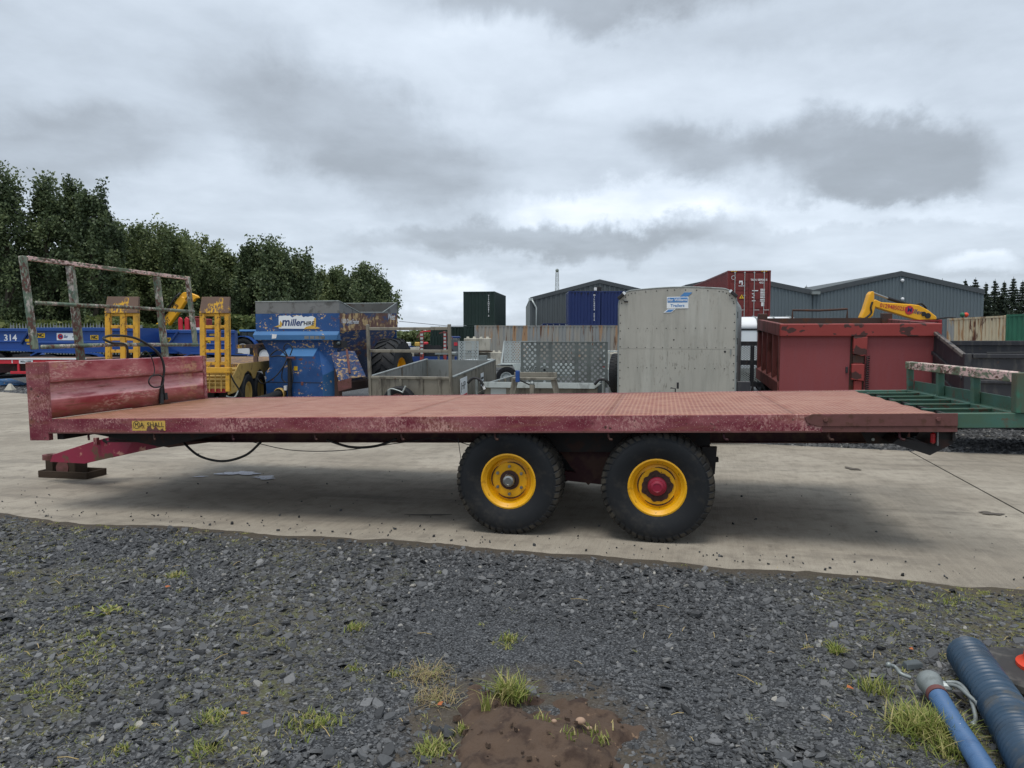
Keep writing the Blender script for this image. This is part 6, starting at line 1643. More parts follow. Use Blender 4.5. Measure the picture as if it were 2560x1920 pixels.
text(b, 'Miller HIRE', 0.085, (1.52, -0.010, 0.85), FRONT, M['ink'], sx=0.95, bold=0.002)
for x in (1.9, 2.9): small_wheel(t, (x, 0.4, 0.36), 0.36, 0.25, 0.2, M['ink'], axis='y', out=-1)
MB().bar((0.3, 0.3, 0.3), (0.3, 2.2, 0.3), 0.1, 0.1).build('axle', M['ink'], t)
c = ground(q(-10), q(832))
t = thing('blue_ramp', 'loose blue steel ramp lying on gravel under the red flat trailer', 'ramp', (c.x - 0.6, c.y, 0), 4)
MB().prism([(0, 0.0), (0, 0.20), (0.75, 0.20), (1.25, 0.06), (1.5, 0.02), (1.5, 0.0)], 0, 0.6).build('ramp_body', M['feed_light'], t, bevel=0.006)
c = ground(q(22), q(841))
t = tag(MB().hexa([(-0.13, -0.13, 0), (0.13, -0.13, 0), (0.13, 0.13, 0), (-0.13, 0.13, 0), (-0.035, -0.035, 0.21), (0.035, -0.035, 0.21), (0.035, 0.035, 0.21), (-0.035, 0.035, 0.21)]).build('pyramid_block', M['concrete_block'], bevel=0.01, loc=(c.x, c.y, -0.03)), 'small pale pyramid-shaped concrete block at the gravel edge, far left', 'block')
c = at(q(179), q(775), 22)
t = thing('marker_post', 'slim red marker cone behind the left end of the headboard', 'cone', (c.x, 22, 0))
MB().cyl((0, 0, 0.03), (0, 0, 1.27), 0.14, 14, 0.035).build('cone_body', M['cone'], t, smooth=True, auto=40)
MB().box(-0.2, 0.2, -0.2, 0.2, -0.03, 0.03).build('cone_base', M['cone_base'], t)
# ================================================================== EXCAVATORS
def boom_plate(pts, y0, y1): return MB().prism(pts, y0, y1)
def excavator_base(t, x, y, flip=1):
    """tracks, house and cab (mostly hidden behind other things)"""
    Yj = M['jcb_yellow']
    for yy_ in (y - 0.2, y + 1.5):
        MB().prism([(x - 1.3, 0.25), (x - 1.1, 0.0), (x + 1.1, 0.0), (x + 1.3, 0.25), (x + 1.2, 0.55), (x - 1.2, 0.55)], yy_, yy_ + 0.42).build('track', M['rubber'], t, bevel=0.04)
    MB().box(x - 1.2, x + 1.2, y + 0.1, y + 1.7, 0.62, 1.25).build('house', Yj, t, bevel=0.06)
    MB().box(x - 0.5, x + 0.5, y + 0.5, y + 1.3, 0.3, 0.619).build('turntable', M['ink'], t)
# raised boom on the left
c = at(q(322), q(716), 45)
t = thing('excavator', 'yellow excavator boom raised above the blue dump trailers, left', 'excavator', (c.x, 45, 0))
s_ = 45 / 1600
def ex(px, py): p = at(q(px), q(py), 45); return (p.x - c.x, p.z)
b_ = [ex(320, 716), ex(330, 703), ex(352, 690), ex(383, 645), ex(388, 640), ex(398, 642), ex(400, 652), ex(384, 676), ex(362, 706), ex(352, 722), ex(320, 724)]
bo = boom_plate(b_, 0.0, 0.38).build('boom', M['jcb_yellow'], t, bevel=0.04)
st = boom_plate([ex(386, 641), ex(394, 632), ex(404, 630), ex(424, 638), ex(428, 643), ex(420, 646), ex(416, 652), ex(408, 650), ex(411, 645), ex(402, 643), ex(394, 652)], 0.04, 0.34).build('stick', M['jcb_yellow'], t, bevel=0.03)
MB().tube([(ex(352, 686)[0], -0.05, ex(352, 686)[1]), (ex(380, 642)[0], -0.05, ex(380, 642)[1]), (ex(390, 633)[0], -0.05, ex(390, 633)[1])], 0.06, 6).build('boom_hose', M['hose_black'], t, smooth=True)
text(bo, 'MILLER PLANT', 0.36, ((ex(346, 704)[0]), -0.01, ex(346, 704)[1]), (R(90), R(-38), 0), M['ink'], sx=0.62, bold=0.004)
text(bo, 'JCB', 0.42, ((ex(378, 664)[0]), -0.01, ex(378, 664)[1]), (R(90), R(-55), 0), M['ink'], sx=0.7, bold=0.006)
excavator_base(t, ex(340, 716)[0], 0.2)
# folded boom on the right
c = at(q(2025), q(690), 42)
t = thing('excavator', 'yellow excavator with folded boom above the red tipping trailer, right', 'excavator', (c.x, 42, 0))
def ex(px, py): p = at(q(px), q(py), 42); return (p.x - c.x, p.z)
b_ = [ex(1884, 649), ex(1892, 647), ex(1905, 653), ex(1968, 657), ex(1985, 659), ex(2006, 670), ex(2024, 684), ex(2024, 690), ex(1985, 692), ex(1960, 685), ex(1905, 668), ex(1888, 662)]
bo = boom_plate(b_, 0, 0.40).build('boom', M['jcb_yellow'], t, bevel=0.04)
st = boom_plate([ex(1860, 686), ex(1868, 668), ex(1878, 636), ex(1883, 629), ex(1889, 630), ex(1889, 648), ex(1891, 664), ex(1886, 682), ex(1876, 690), ex(1862, 690)], -0.02, 0.42).build('stick', M['jcb_yellow'], t, bevel=0.04)
def p3(px, py, y): a, b = ex(px, py); return (a, y, b)
MB().cyl(p3(1890, 632, 0.2), p3(1922, 644, 0.2), 0.055, 10).build('ram_rod', M['chrome'], t, smooth=True, auto=40)
MB().cyl(p3(1922, 644, 0.2), p3(1974, 660, 0.2), 0.10, 10).build('ram_cylinder', M['ink'], t, smooth=True, auto=40)
MB().tube(smooth_pts([p3(1884, 652, -0.05), p3(1880, 664, -0.06), p3(1881, 676, -0.06), p3(1868, 688, -0.05)]), 0.05, 6).build('boom_hose', M['hose_black'], t, smooth=True)
MB().tube(smooth_pts([p3(1976, 660, 0.1), p3(1992, 656, 0.1), p3(2004, 666, 0.1)]), 0.06, 6).build('boom_hose', M['hose_black'], t, smooth=True)
text(bo, '01294850252', 0.32, (*p3(1930, 664, -0.012)[:2], ex(1930, 664)[1]), (R(90), R(9), 0), M['sign_red'], sx=0.88, bold=0.004)
MB().lathe([(0.25, -0.02), (0.25, -0.004), (0.001, -0.004), (0.001, -0.02)], (ex(1964, 670)[0], 0, ex(1964, 670)[1]), 'y', 20, True).build('emblem', M['sign_red'], bo)
text(bo, 'M', 0.36, (ex(1965, 670)[0], -0.022, ex(1965, 670)[1]), (R(90), R(8), 0), M['dump_blue_dk'], bold=0.006)
text(bo, 'iller', 0.36, (ex(1970, 672)[0], -0.012, ex(1970, 672)[1]), (R(90), R(9), 0), M['dump_blue_dk'], 'LEFT', shear=0.25, sx=1.05, bold=0.004)
for px, py, r_ in ((1995, 678, 0.13), (2004, 682, 0.16)): MB().cyl(p3(px, py, -0.05), p3(px, py, 0.0), r_, 10).build('boom_valve', M['ink'], bo)
MB().tube(smooth_pts([p3(2020, 690, 0.2), p3(2050, 686, 0.2), p3(2072, 687, 0.3), p3(2060, 691, 0.3)]), 0.05, 6).build('boom_hose', M['hose_black'], t, smooth=True)
excavator_base(t, 0.9, 0.2)

# ================================================================== TRACTOR
c = at(q(500), 845, 47)
t = thing('tractor', 'blue and black tractor with white wheel rims behind the yellow low loader', 'tractor', (c.x, 47, 0), 8)
wr = small_wheel(t, (0.85, 0.0, 0.82), 0.82, 0.5, 0.46, M['white'], axis='y', out=-1, lugs=20)
wf = small_wheel(t, (2.25, 0.0, 0.58), 0.58, 0.4, 0.32, M['white'], axis='y', out=-1, lugs=18)
for x, r_ in ((0.85, 0.82), (2.25, 0.58)): small_wheel(t, (x, 1.5, r_), r_, 0.45, r_ * 0.55, M['white'], axis='y')
MB().prism([(1.25, 0.75), (2.75, 0.80), (2.85, 1.15), (2.70, 1.45), (1.25, 1.60)], 0.25, 1.25).build('bonnet', M['ink'], t, bevel=0.05)
MB().prism([(0.55, 0.9), (1.42, 0.9), (1.40, 2.02), (0.55, 2.02)], 0.15, 1.35).build('cab', M['glass'], t, bevel=0.02)
for x in (0.53, 0.95, 1.38): MB().box(x, x + 0.06, 0.12, 0.15, 0.9, 2.02).build('cab_pillar', M['ink'], t)
MB().box(0.45, 1.75, 0.1, 1.4, 2.03, 2.17).build('cab_roof', M['sign_blue'], t, bevel=0.04)
mb = MB(); pts = [(0.85 + 0.95 * math.cos(R(a)), 0.82 + 0.95 * math.sin(R(a))) for a in range(20, 181, 20)]; k = len(pts)
mb.add([(a, -0.25, b) for a, b in pts] + [(a, 0.3, b) for a, b in pts], [(i, i + 1, k + i + 1, k + i) for i in range(k - 1)])
mb.build('mudguard', M['dump_blue'], t, solid=0.05)
MB().box(1.5, 1.75, 0.14, 0.2, 1.55, 1.85).build('work_lamp', M['galv'], t, bevel=0.03)
MB().box(1.70, 1.9, 0.05, 0.2, 1.5, 1.75).build('mirror', M['white'], t, bevel=0.02)
MB().box(0.7, 2.5, 0.5, 1.0, 0.45, 0.85).build('chassis', M['ink'], t)
# second, partly hidden tractor roof behind the right ramp
c = at(q(468), 845, 52)
t = thing('tractor', 'pale blue tractor seen through the rungs of the right yellow ramp', 'tractor', (c.x, 52, 0), 0)
MB().prism([(0, 1.0), (1.6, 1.0), (1.5, 1.55), (1.2, 2.0), (0.2, 2.0)], 0.1, 1.3).build('cab', M['glass'], t, bevel=0.03)
MB().box(-0.1, 1.3, 0.0, 1.4, 2.01, 2.14).build('cab_roof', M['sign_blue'], t, bevel=0.04)
MB().box(-1.5, -0.05, 0.25, 1.2, 0.9, 1.5).build('bonnet', M['dump_blue'], t, bevel=0.06)
for x, r_ in ((0.8, 0.8), (-1.1, 0.55)):
    small_wheel(t, (x, -0.02, r_), r_, 0.45, r_ * 0.55, M['white'], axis='y', out=-1)
    small_wheel(t, (x, 1.45, r_), r_, 0.45, r_ * 0.55, M['white'], axis='y')
MB().box(-1.0, 1.2, 0.5, 1.0, 0.5, 0.9).build('chassis', M['ink'], t)
# red ribbed bin
c = at(q(388), q(718), 41)
t = thing('red_bin', 'red ribbed steel bin standing behind the blue dump trailers', 'bin', (c.x, 41, 0), 5)
MB().box(0.3, 1.4, 0.05, 1.0, 0.9, 2.72).build('bin_body', M['cont_red'], t, bevel=0.05)
for x in (-0.05, 0.32, 0.66): MB().prism([(x, 0.9), (x + 0.26, 0.9), (x + 0.24, 2.70), (x + 0.08, 2.82), (x - 0.02, 2.66)], -0.05, 0.049).build('bin_rib', M['red_flat'], t, bevel=0.04)
MB().tube([(0.5, 0.0, 2.75), (0.5, 0.0, 2.80), (1.35, 0.0, 2.80), (1.35, 0.0, 2.72)], 0.03, 6).build('handle', M['cont_red'], t)
MB().box(0.97, 1.26, -0.02, 0.049, 2.05, 2.22).build('label_plate', M['white'], t)
MB().box(-0.05, 1.45, 0.0, 1.0, 0.0, 0.899).build('bin_base', M['rust_in'], t)

# ================================================================== CONTAINERS
def vtext(parent, body, size, x, y, z, rot=FRONT):
    for i, ch in enumerate(body):
        if ch != ' ': text(parent, ch, size, (x, y, z - i * size * 0.98), rot, M['white'], sx=1.2, bold=0.004)
c = at(q(1025), q(760), 56)
gy = container('shipping_container', 'long grey shipping container streaked with rust, right across the centre', (c.x, 56, 0), 1.0, 12.19, M['cont_grey'], long_front=True)
c = at(q(1001), q(703), 57)
k = container('shipping_container', 'dark green shipping container stacked on top of another, against the sky', (c.x, 57, 2.6), 7.5, 6.06, M['cont_green'])
vtext(k, 'TITAN4081 2', 0.155, 1.96, 0.012, 2.25)
mb = MB()
for x in (0.45, 0.95, 1.45, 1.95): mb.box(x, x + 0.10, 0.0, 0.035, 2.36, 2.44)
mb.build('vent', M['ink'], k)
container('shipping_container', 'dark green shipping container under the stacked green one', (c.x, 57, 0), 7.5, 6.06, M['cont_green'])
c2 = at(q(930), q(703), 62)
container('shipping_container', 'dark green container on the ground, left of the stack and behind the rack posts', (c2.x, 62, 0), 4, 6.06, M['cont_green'], long_front=True)
c = at(q(1224), q(703), 58)
kb = container('shipping_container', 'navy blue container with vertical white lettering, stacked high in the centre', (c.x, 56.4, 2.6), 1.0, 2.99, M['cont_blue'], pitch=0.24)
vtext(kb, 'MILLER28 5613', 0.16, 1.97, 0.012, 2.28)
mb = MB()
for x in (0.45, 0.95, 1.45, 1.95): mb.box(x, x + 0.09, 0.0, 0.035, 2.36, 2.44)
mb.build('vent', M['ink'], kb)
container('shipping_container', 'plain navy blue container beside the lettered one, half behind the livestock trailer', (c.x + 2.5, 56.36, 2.6), 1.0, 2.99, M['cont_blue'], pitch=0.24)
c = at(q(1172), q(703), 66)
kd = container('shipping_container', 'blue container showing white-barred doors, left of the stacked navy ones', (c.x, 66, 0.35), 1.0, 6.06, M['cont_blue'], door=True)
tb = MB().box(0.15, 0.95, -0.045, -0.035, 2.02, 2.26).build('name_board', M['white'], kd)
text(tb, 'Mainpower', 0.15, (0.55, -0.0465, 2.14), FRONT, M['ink'], sx=0.9)
for z in (2.15, 1.6, 1.3, 0.8): MB().box(1.65, 2.05, -0.0005, 0.016, z, z + 0.10).build('lettering', M['white'], kd)
MB().box(0.72, 0.92, -0.0, 0.016, 1.4, 1.7).build('label_plate', M['white'], kd)
MB().box(0.1, 2.3, 0.1, 5.9, -0.38, -0.001).build('plinth', M['concrete_block'], kd)
c = at(q(1570), q(692), 43)
br = container('shipping_container', 'brown red high cube container with white door bars, on top of another', (c.x, 43, 2.62), 4.5, 12.19, M['cont_brown'], H=2.90, door=True)
yd = 0.0155
for i, (s1, x, z) in enumerate((('TRDU 889063 5', 1.78, 2.36), ('45G1', 1.95, 2.20))): text(br, s1, 0.155, (x, yd, z), FRONT, M['white'], sx=0.9, bold=0.004)
MB().lathe([(0.10, -0.002), (0.12, -0.002), (0.12, 0.016), (0.10, 0.016)], (0.34, 0, 2.50), 'y', 20, True).build('emblem_ring', M['white'], br)
lg = MB(); lg.box(0.66, 0.86, -0.001, 0.016, 2.24, 2.32).box(0.80, 0.87, -0.001, 0.016, 2.08, 2.239).box(0.66, 0.72, -0.001, 0.016, 2.16, 2.239)
lg.build('emblem', M['white'], br)
text(br, 'textainer', 0.09, (0.80, yd, 2.03), FRONT, M['white'], bold=0.003)
mb = MB().prism([(0.68, 1.30), (0.96, 1.30), (0.82, 1.53)], 0.0, 0.016)
wp = mb.build('warning_plate', M['sign_yellow'], br)
MB().prism([(0.79, 1.34), (0.85, 1.34), (0.83, 1.47), (0.81, 1.47)], -0.004, -0.001).build('warning_mark', M['ink'], wp)
for z, w1 in ((1.72, 0.34), (1.54, 0.14), (1.34, 0.14), (1.14, 0.20)):
    MB().box(1.40, 1.40 + w1, -0.001, 0.016, z, z + 0.05).build('lettering', M['white'], br)
    for j in range(2): MB().box(1.87, 2.12, -0.001, 0.016, z - 0.02 + j * 0.09, z + 0.035 + j * 0.09).build('lettering', M['white'], br)
MB().box(1.93, 2.10, -0.001, 0.016, 0.86, 1.08).build('label_plate', M['white'], br)
mb = MB()
for x in (0.20, 0.32, 0.44, 1.9, 2.02, 2.14): mb.prism([(x, 2.83), (x + 0.06, 2.83), (x + 0.10, 2.89), (x + 0.04, 2.89)], -0.010, -0.001)
mb.build('hazard_stripes', M['sign_yellow'], br)
container('shipping_container', 'brown red container at ground level carrying the high cube one', (c.x, 43.0, 0), 4.5, 12.19, M['cont_brown'], H=2.60)
# run of containers at the right
c = at(q(2046), q(690), 36)
dv = at(q(2172), q(681), 31)
yw = math.degrees(math.atan2(36 - 31, dv.x - c.x))
wl = math.hypot(dv.x - c.x, 5.0)
container('shipping_container', 'cream container with heavy rust streaks behind the black trailers', (c.x, 36, 0), yw, wl, M['cont_white'], long_front=True, H=2.59)
container('shipping_container', 'green container with rusty corner post at the far right edge', (dv.x + 0.02, 30.98, 0.0), yw - 8, 6.06, M['cont_mid_green'], long_front=True, H=2.62)
c = at(q(1930), q(690), 36.6)
container('shipping_container', 'dull red container between the tipping trailer and the cream container', (c.x - 0.2, 37.2, 0), 3.5, 2.85, M['cont_red'], long_front=True, H=2.56)
# beacon globes
for px, mm, lb in ((2079, M['cont_mid_green'], 'small green lamp globe on a post above the cream container'), (2087, M['cone'], 'small red lamp globe on a post above the cream container')):
    p = at(q(px), q(680), 41)
    t = thing('lamp_post', lb, 'lamp', (p.x, 41, 0))
    MB().cyl((0, 0, 0), (0, 0, p.z - 0.1), 0.03, 8).build('post', M['ink'], t)
    MB().sphere((0, 0, p.z), 0.13, 12, 8).build('lamp_globe', mm, t, smooth=True)

# ================================================================== SHEDS
def shed(name, label, left, apex, right, Y, depth, m, rib=0.33, yaw=0, eave_trim=True):
    """gable end built from measured corners at distance Y; left/apex/right are photo points"""
    l, a, r = at(q(left[0]), q(left[1]), Y), at(q(apex[0]), q(apex[1]), Y), at(q(right[0]), q(right[1]), Y)
    t = thing(name, label, 'shed', (l.x, Y, 0))
    X1, XA = r.x - l.x, a.x - l.x
    def top(x): return l.z + (a.z - l.z) * x / XA if x <= XA else a.z + (r.z - a.z) * (x - XA) / (X1 - XA)
    MB().prism([(0, 0), (X1, 0), (X1, r.z), (XA, a.z), (0, l.z)], 0.06, 0.12).build('gable_wall', m, t)
    mb = MB(); n = int(X1 / rib)
    for i in range(n):
        x0, x1 = i * X1 / n + 0.02, i * X1 / n + rib * 0.62
        xm = [x0, x1] if not (x0 < XA < x1) else [x0, XA, x1]
        mb.add([(x0, 0.059, 0), (x0 + 0.04, 0, 0), (x1 - 0.04, 0, 0), (x1, 0.059, 0), (x0, 0.059, top(x0)), (x0 + 0.04, 0, top(x0 + 0.04)), (x1 - 0.04, 0, top(x1 - 0.04)), (x1, 0.059, top(x1))],
               [(0, 1, 5, 4), (1, 2, 6, 5), (2, 3, 7, 6)])
    mb.build('cladding_ribs', m, t)
    for p, q_ in (((0, l.z), (XA, a.z)), ((XA, a.z), (X1, r.z))):
        mb = MB(); v_ = [(p[0], p[1]), (q_[0], q_[1]), (q_[0], q_[1] + 0.16), (p[0], p[1] + 0.16)]
        mb.prism(v_, 0.13, depth); mb.build('roof_slope', M['roof'], t)
        mb = MB(); v_ = [(p[0], p[1] - 0.22), (q_[0], q_[1] - 0.22), (q_[0], q_[1] + 0.18), (p[0], p[1] + 0.18)]
        mb.prism(v_, -0.06, -0.005); mb.build('verge_trim', M['trim'], t)
    for x in (0.0, X1 - 0.10):
        MB().box(x, x + 0.10, 0.13, depth, 0, (l.z if x == 0 else r.z) - 0.02).build('side_wall', m, t)
    MB().box(0, X1, depth - 0.1, depth, 0, min(l.z, r.z)).build('back_wall', m, t)
    return t, X1, XA, l, a, r
t, X1, XA, l, a, r = shed('gabled_shed', 'dark grey gabled shed behind the blue containers', (1145, 646), (1295, 607), (1440, 640), 78, 24, M['clad_dark'], rib=0.5)
MB().tube([(0.2, -0.05, l.z - 0.1), (0.45, -0.1, l.z - 0.55), (0.65, -0.12, l.z - 0.9), (0.65, -0.12, 0.0)], 0.09, 8).build('downpipe', M['galv_light'], t, smooth=True)
MB().box(-0.15, 0.3, -0.1, 0.05, l.z - 0.15, l.z + 0.10).build('gutter', M['galv_light'], t)
MB().box(-3.0, 0.0, 2.0, 2.2, 0, 2.8).build('side_annex', M['clad_dark'], t)
for px, s2, mm in ((1293, 0.25, M['ink']), (1286, 0.16, M['white'])):
    p = at(q(px), q(625), 78); MB().box(p.x - l.x - s2, p.x - l.x + s2, -0.3, -0.07, p.z - s2, p.z + s2).build('flood_lamp', mm, t, bevel=0.03)
t, X1, XA, l, a, r = shed('gabled_shed', 'wide blue-grey gabled shed on the right behind the excavator boom', (1757, 631), (1946, 590), (2127, 630), 62, 30, M['clad'], rib=0.28)
for py in (606, 646):
    p = at(q(1948), q(py), 62); MB().sphere((p.x - l.x, -0.12, p.z), 0.14, 10, 6).build('wall_lamp', M['white'], t)
t2 = shed('gabled_shed', 'left half of the twin blue-grey shed, beside the brown container', (1480, 620), (1590, 597), (1755.6, 631), 62.02, 30, M['clad'], rib=0.28)
p = at(q(1757), q(634), 62)
MB().box(X1 * 0 - 0.25, 0.45, -0.35, -0.07, l.z - 0.20, l.z + 0.04).build('valley_gutter', M['galv'], t)
c = at(q(2200), q(676), 46)
t = thing('low_shed', 'low pale grey roof at the right edge above the green container', 'shed', (c.x, 46, 0), 36)
MB().prism([(0, 0), (0, c.z - 0.5), (-0.25, c.z - 0.35), (2.6, c.z + 0.65), (5.5, c.z - 0.35), (5.2, c.z - 0.5), (5.2, 0)], 0, 0.1).build('gable_wall', M['clad'], t)
mb = MB(); mb.hexa([(-0.3, -0.2, c.z - 0.36), (2.6, -0.2, c.z + 0.66), (2.6, 8, c.z + 0.66), (-0.3, 8, c.z - 0.36), (-0.3, -0.2, c.z - 0.24), (2.6, -0.2, c.z + 0.80), (2.6, 8, c.z + 0.80), (-0.3, 8, c.z - 0.24)])
mb.build('roof_slope', M['roof'], t)
mb = MB(); mb.hexa([(2.6, -0.2, c.z + 0.66), (5.5, -0.2, c.z - 0.36), (5.5, 8, c.z - 0.36), (2.6, 8, c.z + 0.66), (2.6, -0.2, c.z + 0.80), (5.5, -0.2, c.z - 0.24), (5.5, 8, c.z - 0.24), (2.6, 8, c.z + 0.80)])
mb.build('roof_slope', M['roof'], t)
# lattice mast
p0, p1 = at(q(1203), 845, 170), at(q(1203), q(585), 170)
t = thing('lattice_mast', 'thin pale lattice mast against the sky above the grey shed', 'mast', (p0.x, 170, 0))
H = p1.z
for sx_, sy_ in ((-1, 0), (1, 0), (0, 1)): MB().cyl((sx_ * 0.75, sy_, 0), (sx_ * 0.28, sy_ * 0.3, H), 0.07, 5).build('mast_leg', M['galv'], t)
mb = MB(); n = 16
for i in range(n):
    f0, f1 = i / n, (i + 1) / n; w0, w1 = 0.75 - 0.47 * f0, 0.75 - 0.47 * f1
    mb.cyl((-w0, 0, f0 * H), (w1, 0, f1 * H), 0.035, 4).cyl((w0, 0, f0 * H), (-w1, 0, f1 * H), 0.035, 4).cyl((-w0, 0, f0 * H), (w0, 0, f0 * H), 0.035, 4)
mb.build('mast_bracing', M['galv'], t)
MB().sphere((0, 0, H + 0.1), 0.4, 8, 6).build('mast_head', M['galv'], t)

# ================================================================== CONCRETE BLOCKS
def lego(label, px0, px1, ptop, pbot, Y, studs=2, group=None, ground_=True):
    a, b = at(q(px0), q(ptop), Y), at(q(px1), q(pbot), Y)
    h = a.z - b.z; w = b.x - a.x
    t = thing('concrete_block', label, 'concrete block', (a.x, Y, b.z), 4)
    MB().box(0, w, 0, min(w, 0.8), 0, h * 0.88).build('block_body', M['concrete_block'], t, bevel=0.03)
    for k in range(studs):
        x = w * (k + 0.5) / studs
        MB().cyl((x, 0.35, h * 0.88), (x, 0.35, h), w / studs * 0.26, 10, w / studs * 0.18).build('stud', M['concrete_block'], t)
    return t
lego('pale concrete block on the stack, left one of the top row', 1002, 1030, 727, 757.5, 40, 2)
lego('pale concrete block on the stack, right one of the top row', 1030.5, 1059, 727, 757.5, 39.6, 2)
lego('concrete block under the stack, resting on the ground', 1026, 1060, 759, 783, 40.2, 2)
lego('concrete block hidden at the foot of the stack behind the small ramp', 1000, 1025, 759, 783, 40.3, 2)
c = at(q(1030), q(759), 39.7)
MBb = MB().box(-0.1, 0.9, -0.15, 0.6, -0.045, 0.012).build('plank', M['timber'], bevel=0.005, loc=(c.x, 39.5, c.z))
tag(MBb, 'dark wooden plank wedged between the stacked concrete blocks', 'plank')
lego('single concrete block with two studs right of the stack', 1060, 1083, 757, 790, 38, 2)
lego('white concrete block between the wide ramp and the livestock trailer', 1309, 1336, 757, 800, 30, 2)
c = ground(q(1846), q(955))
t = tag(MB().prism([(-0.13, 0), (0.13, 0), (0.12, 0.07), (-0.13, 0.08)], 0, 0.12).build('stray_block', M['galv_dark'], loc=(c.x, c.y, -0.02), bevel=0.008), 'grey block lying on the gravel seen under the right end of the flatbed', 'block')
# tubular barrier and lights beside the white block
c = at(q(1302), q(760), 26)
t = thing('barrier', 'pale tubular barrier behind the right edge of the wide ramp', 'barrier', (c.x, 26, 0))
for z in (0.55, 0.75, 1.18): MB().cyl((0, 0, z), (0.75, 0, z), 0.02, 6).build('rail', M['galv_light'], t)
for x in (0.06, 0.22, 0.66): MB().cyl((x, 0, 0), (x, 0, 1.2), 0.022, 6).build('post', M['galv_light'], t)
MB().box(0.0, 0.12, -0.05, 0.02, 0.62, 0.74).build('tail_lamp', M['red_lens'], t)

# ================================================================== IMPLEMENTS IN THE CENTRE BACKGROUND
c = at(q(911), 845, 34)
t = thing('implement_frame', 'folding field implement with two red and white uprights left of the concrete blocks', 'farm implement', (c.x, 34, 0))
def im(px, py): p = at(q(px), q(py), 34); return (p.x - c.x, 0, p.z)
for px, wd in ((911, 0.11), (961, 0.09)):
    a, b = im(px, 716), im(px, 768)
    u_ = MB().box(a[0] - wd * 0.8, a[0] + wd * 0.8, -0.06, 0.06, max(0, b[2] - 0.9), a[2]).build('upright', M['tip_red'], t, bevel=0.02)
    for k in range(6):
        z = a[2] - 0.10 - k * (a[2] - b[2]) / 6.6
        MB().box(a[0] - wd * 0.55, a[0] + wd * 0.55, -0.066, -0.0605, z - 0.10, z).build('reflector', M['galv_light'], u_)
MB().bar(im(911, 716), im(930, 715), 0.06, 0.06).build('frame_bar', M['red_flat'], t)
for a, b in (((908, 719), (900, 730)), ((964, 717), (978, 732)), ((959, 717), (948, 720))): MB().bar((*im(*a)[:1], 0.05, im(*a)[2]), (*im(*b)[:1], 0.05, im(*b)[2]), 0.05, 0.05).build('frame_bar', M['rust_plate'], t)
MB().box(-0.6, 1.6, 0.0, 0.15, 0.55, 0.80).build('frame_beam', M['dump_blue_dk'], t)
for k in range(3):
    MB().lathe([(0.05, -0.02), (0.42 - 0.05 * k, -0.01), (0.42 - 0.05 * k, 0.01), (0.05, 0.02)], (0.22 + k * 0.45, 0.3, 0.95), 'y', 20).build('disc', M['ink'], t)
MB().bar((-0.9, 0, 0.05), (0.2, 0, 0.7), 0.10, 0.10).build('frame_bar', M['dump_blue_dk'], t)
MB().box(0.3, 0.5, -0.1, 0.1, 0.0, 0.549).build('leg', M['dump_blue_dk'], t)
MB().bar((-0.3, -0.1, 0.1), (0.1, -0.1, 0.62), 0.08, 0.06).build('frame_bar', M['red_flat'], t)
# dark covered stacks and a black sheeted load behind it
c = at(q(929), 845, 38)
t = thing('sheeted_load', 'dark ribbed sheeted load standing behind the red and white uprights', 'load', (c.x, 38, 0))
mb = corrugated(0, 0.64, 0, 1.75, 0.16, 0.05, 0); mb.build('cover', M['cont_green'], t)
MB().box(0.0, 0.64, 0.06, 1.2, 0.0, 1.73).build('cover_body', M['cont_green'], t)
MB().prism([(0.80, 0), (1.45, 0), (1.45, 1.3), (1.4, 1.62), (0.95, 1.62), (0.80, 1.4)], 0.3, 1.6).build('lower_cover', M['clad_dark'], t, bevel=0.03)
b = MB().box(1.2, 1.38, 0.28, 0.299, 1.25, 1.42).build('label_plate', M['sign_red'], t)
MB().box(-0.9, -0.1, 0.2, 1.3, 0.0, 1.2).build('rear_body', M['glass'], t, bevel=0.05)
MB().box(0.85, 1.5, 0.4, 0.9, 1.62, 1.74).build('top_cover', M['dump_blue_dk'], t, bevel=0.03)
# row of blue implements further left
for i, (px, lb) in enumerate(((872, 'low blue plough behind the big feeder tyre, left of its row'), (888, 'low blue cultivator in the middle of the row behind the ladder rack'), (903, 'low blue harrow next to the red and white upright'))):
    c = at(q(px), 845, 44)
    t = thing('field_implement', lb, 'farm implement', (c.x, 44 + i * 0.8, 0), 0, 'blue field implements in a row')
    r_ = random.Random(i)
    for k in range(4):
        x = k * 0.28 - 0.3; z = 1.0 + r_.uniform(-0.1, 0.25)
        MB().bar((x, 0, 0.3), (x + r_.uniform(-0.2, 0.3), 0, z), 0.08, 0.08).build('tine', M['dump_blue_dk'], t)
        MB().lathe([(0.04, -0.02), (0.24, -0.01), (0.24, 0.01), (0.04, 0.02)], (x, -0.1, 0.26), 'y', 14).build('disc', M['ink'], t)
    for z in (0.65, 1.05): MB().bar((-0.5, 0.05, z), (0.85, 0.05, z + r_.uniform(-0.1, 0.1)), 0.14, 0.14).build('frame_beam', M['dump_blue'], t)
    MB().box(0.1, 0.4, 0.0, 0.3, 1.15, 1.4).build('gearbox', (M['white'], M['gold_sign'], M['red_flat'])[i], t, bevel=0.04)
c = at(q(884), q(760), 36)
t = thing('pale_trough', 'pale concrete trough with dark notches under the blue implements', 'trough', (c.x, 36, 0))
MB().box(-0.5, 0.5, 0, 0.5, 0.0, 1.18).build('trough_body', M['concrete_block'], t, bevel=0.03)
for k in range(2): MB().cyl((-0.15 + k * 0.4, -0.01, 0.85), (0.0 + k * 0.55, 0.0, 0.85), 0.17, 12).build('notch', M['ink'], t)
c = at(q(990), q(768), 30)
t = thing('flat_lid', 'grey flat lid on legs, low behind the ladder rack', 'trailer', (c.x - 0.95, 30, 0))  # a flat lid, built as a slab on two legs
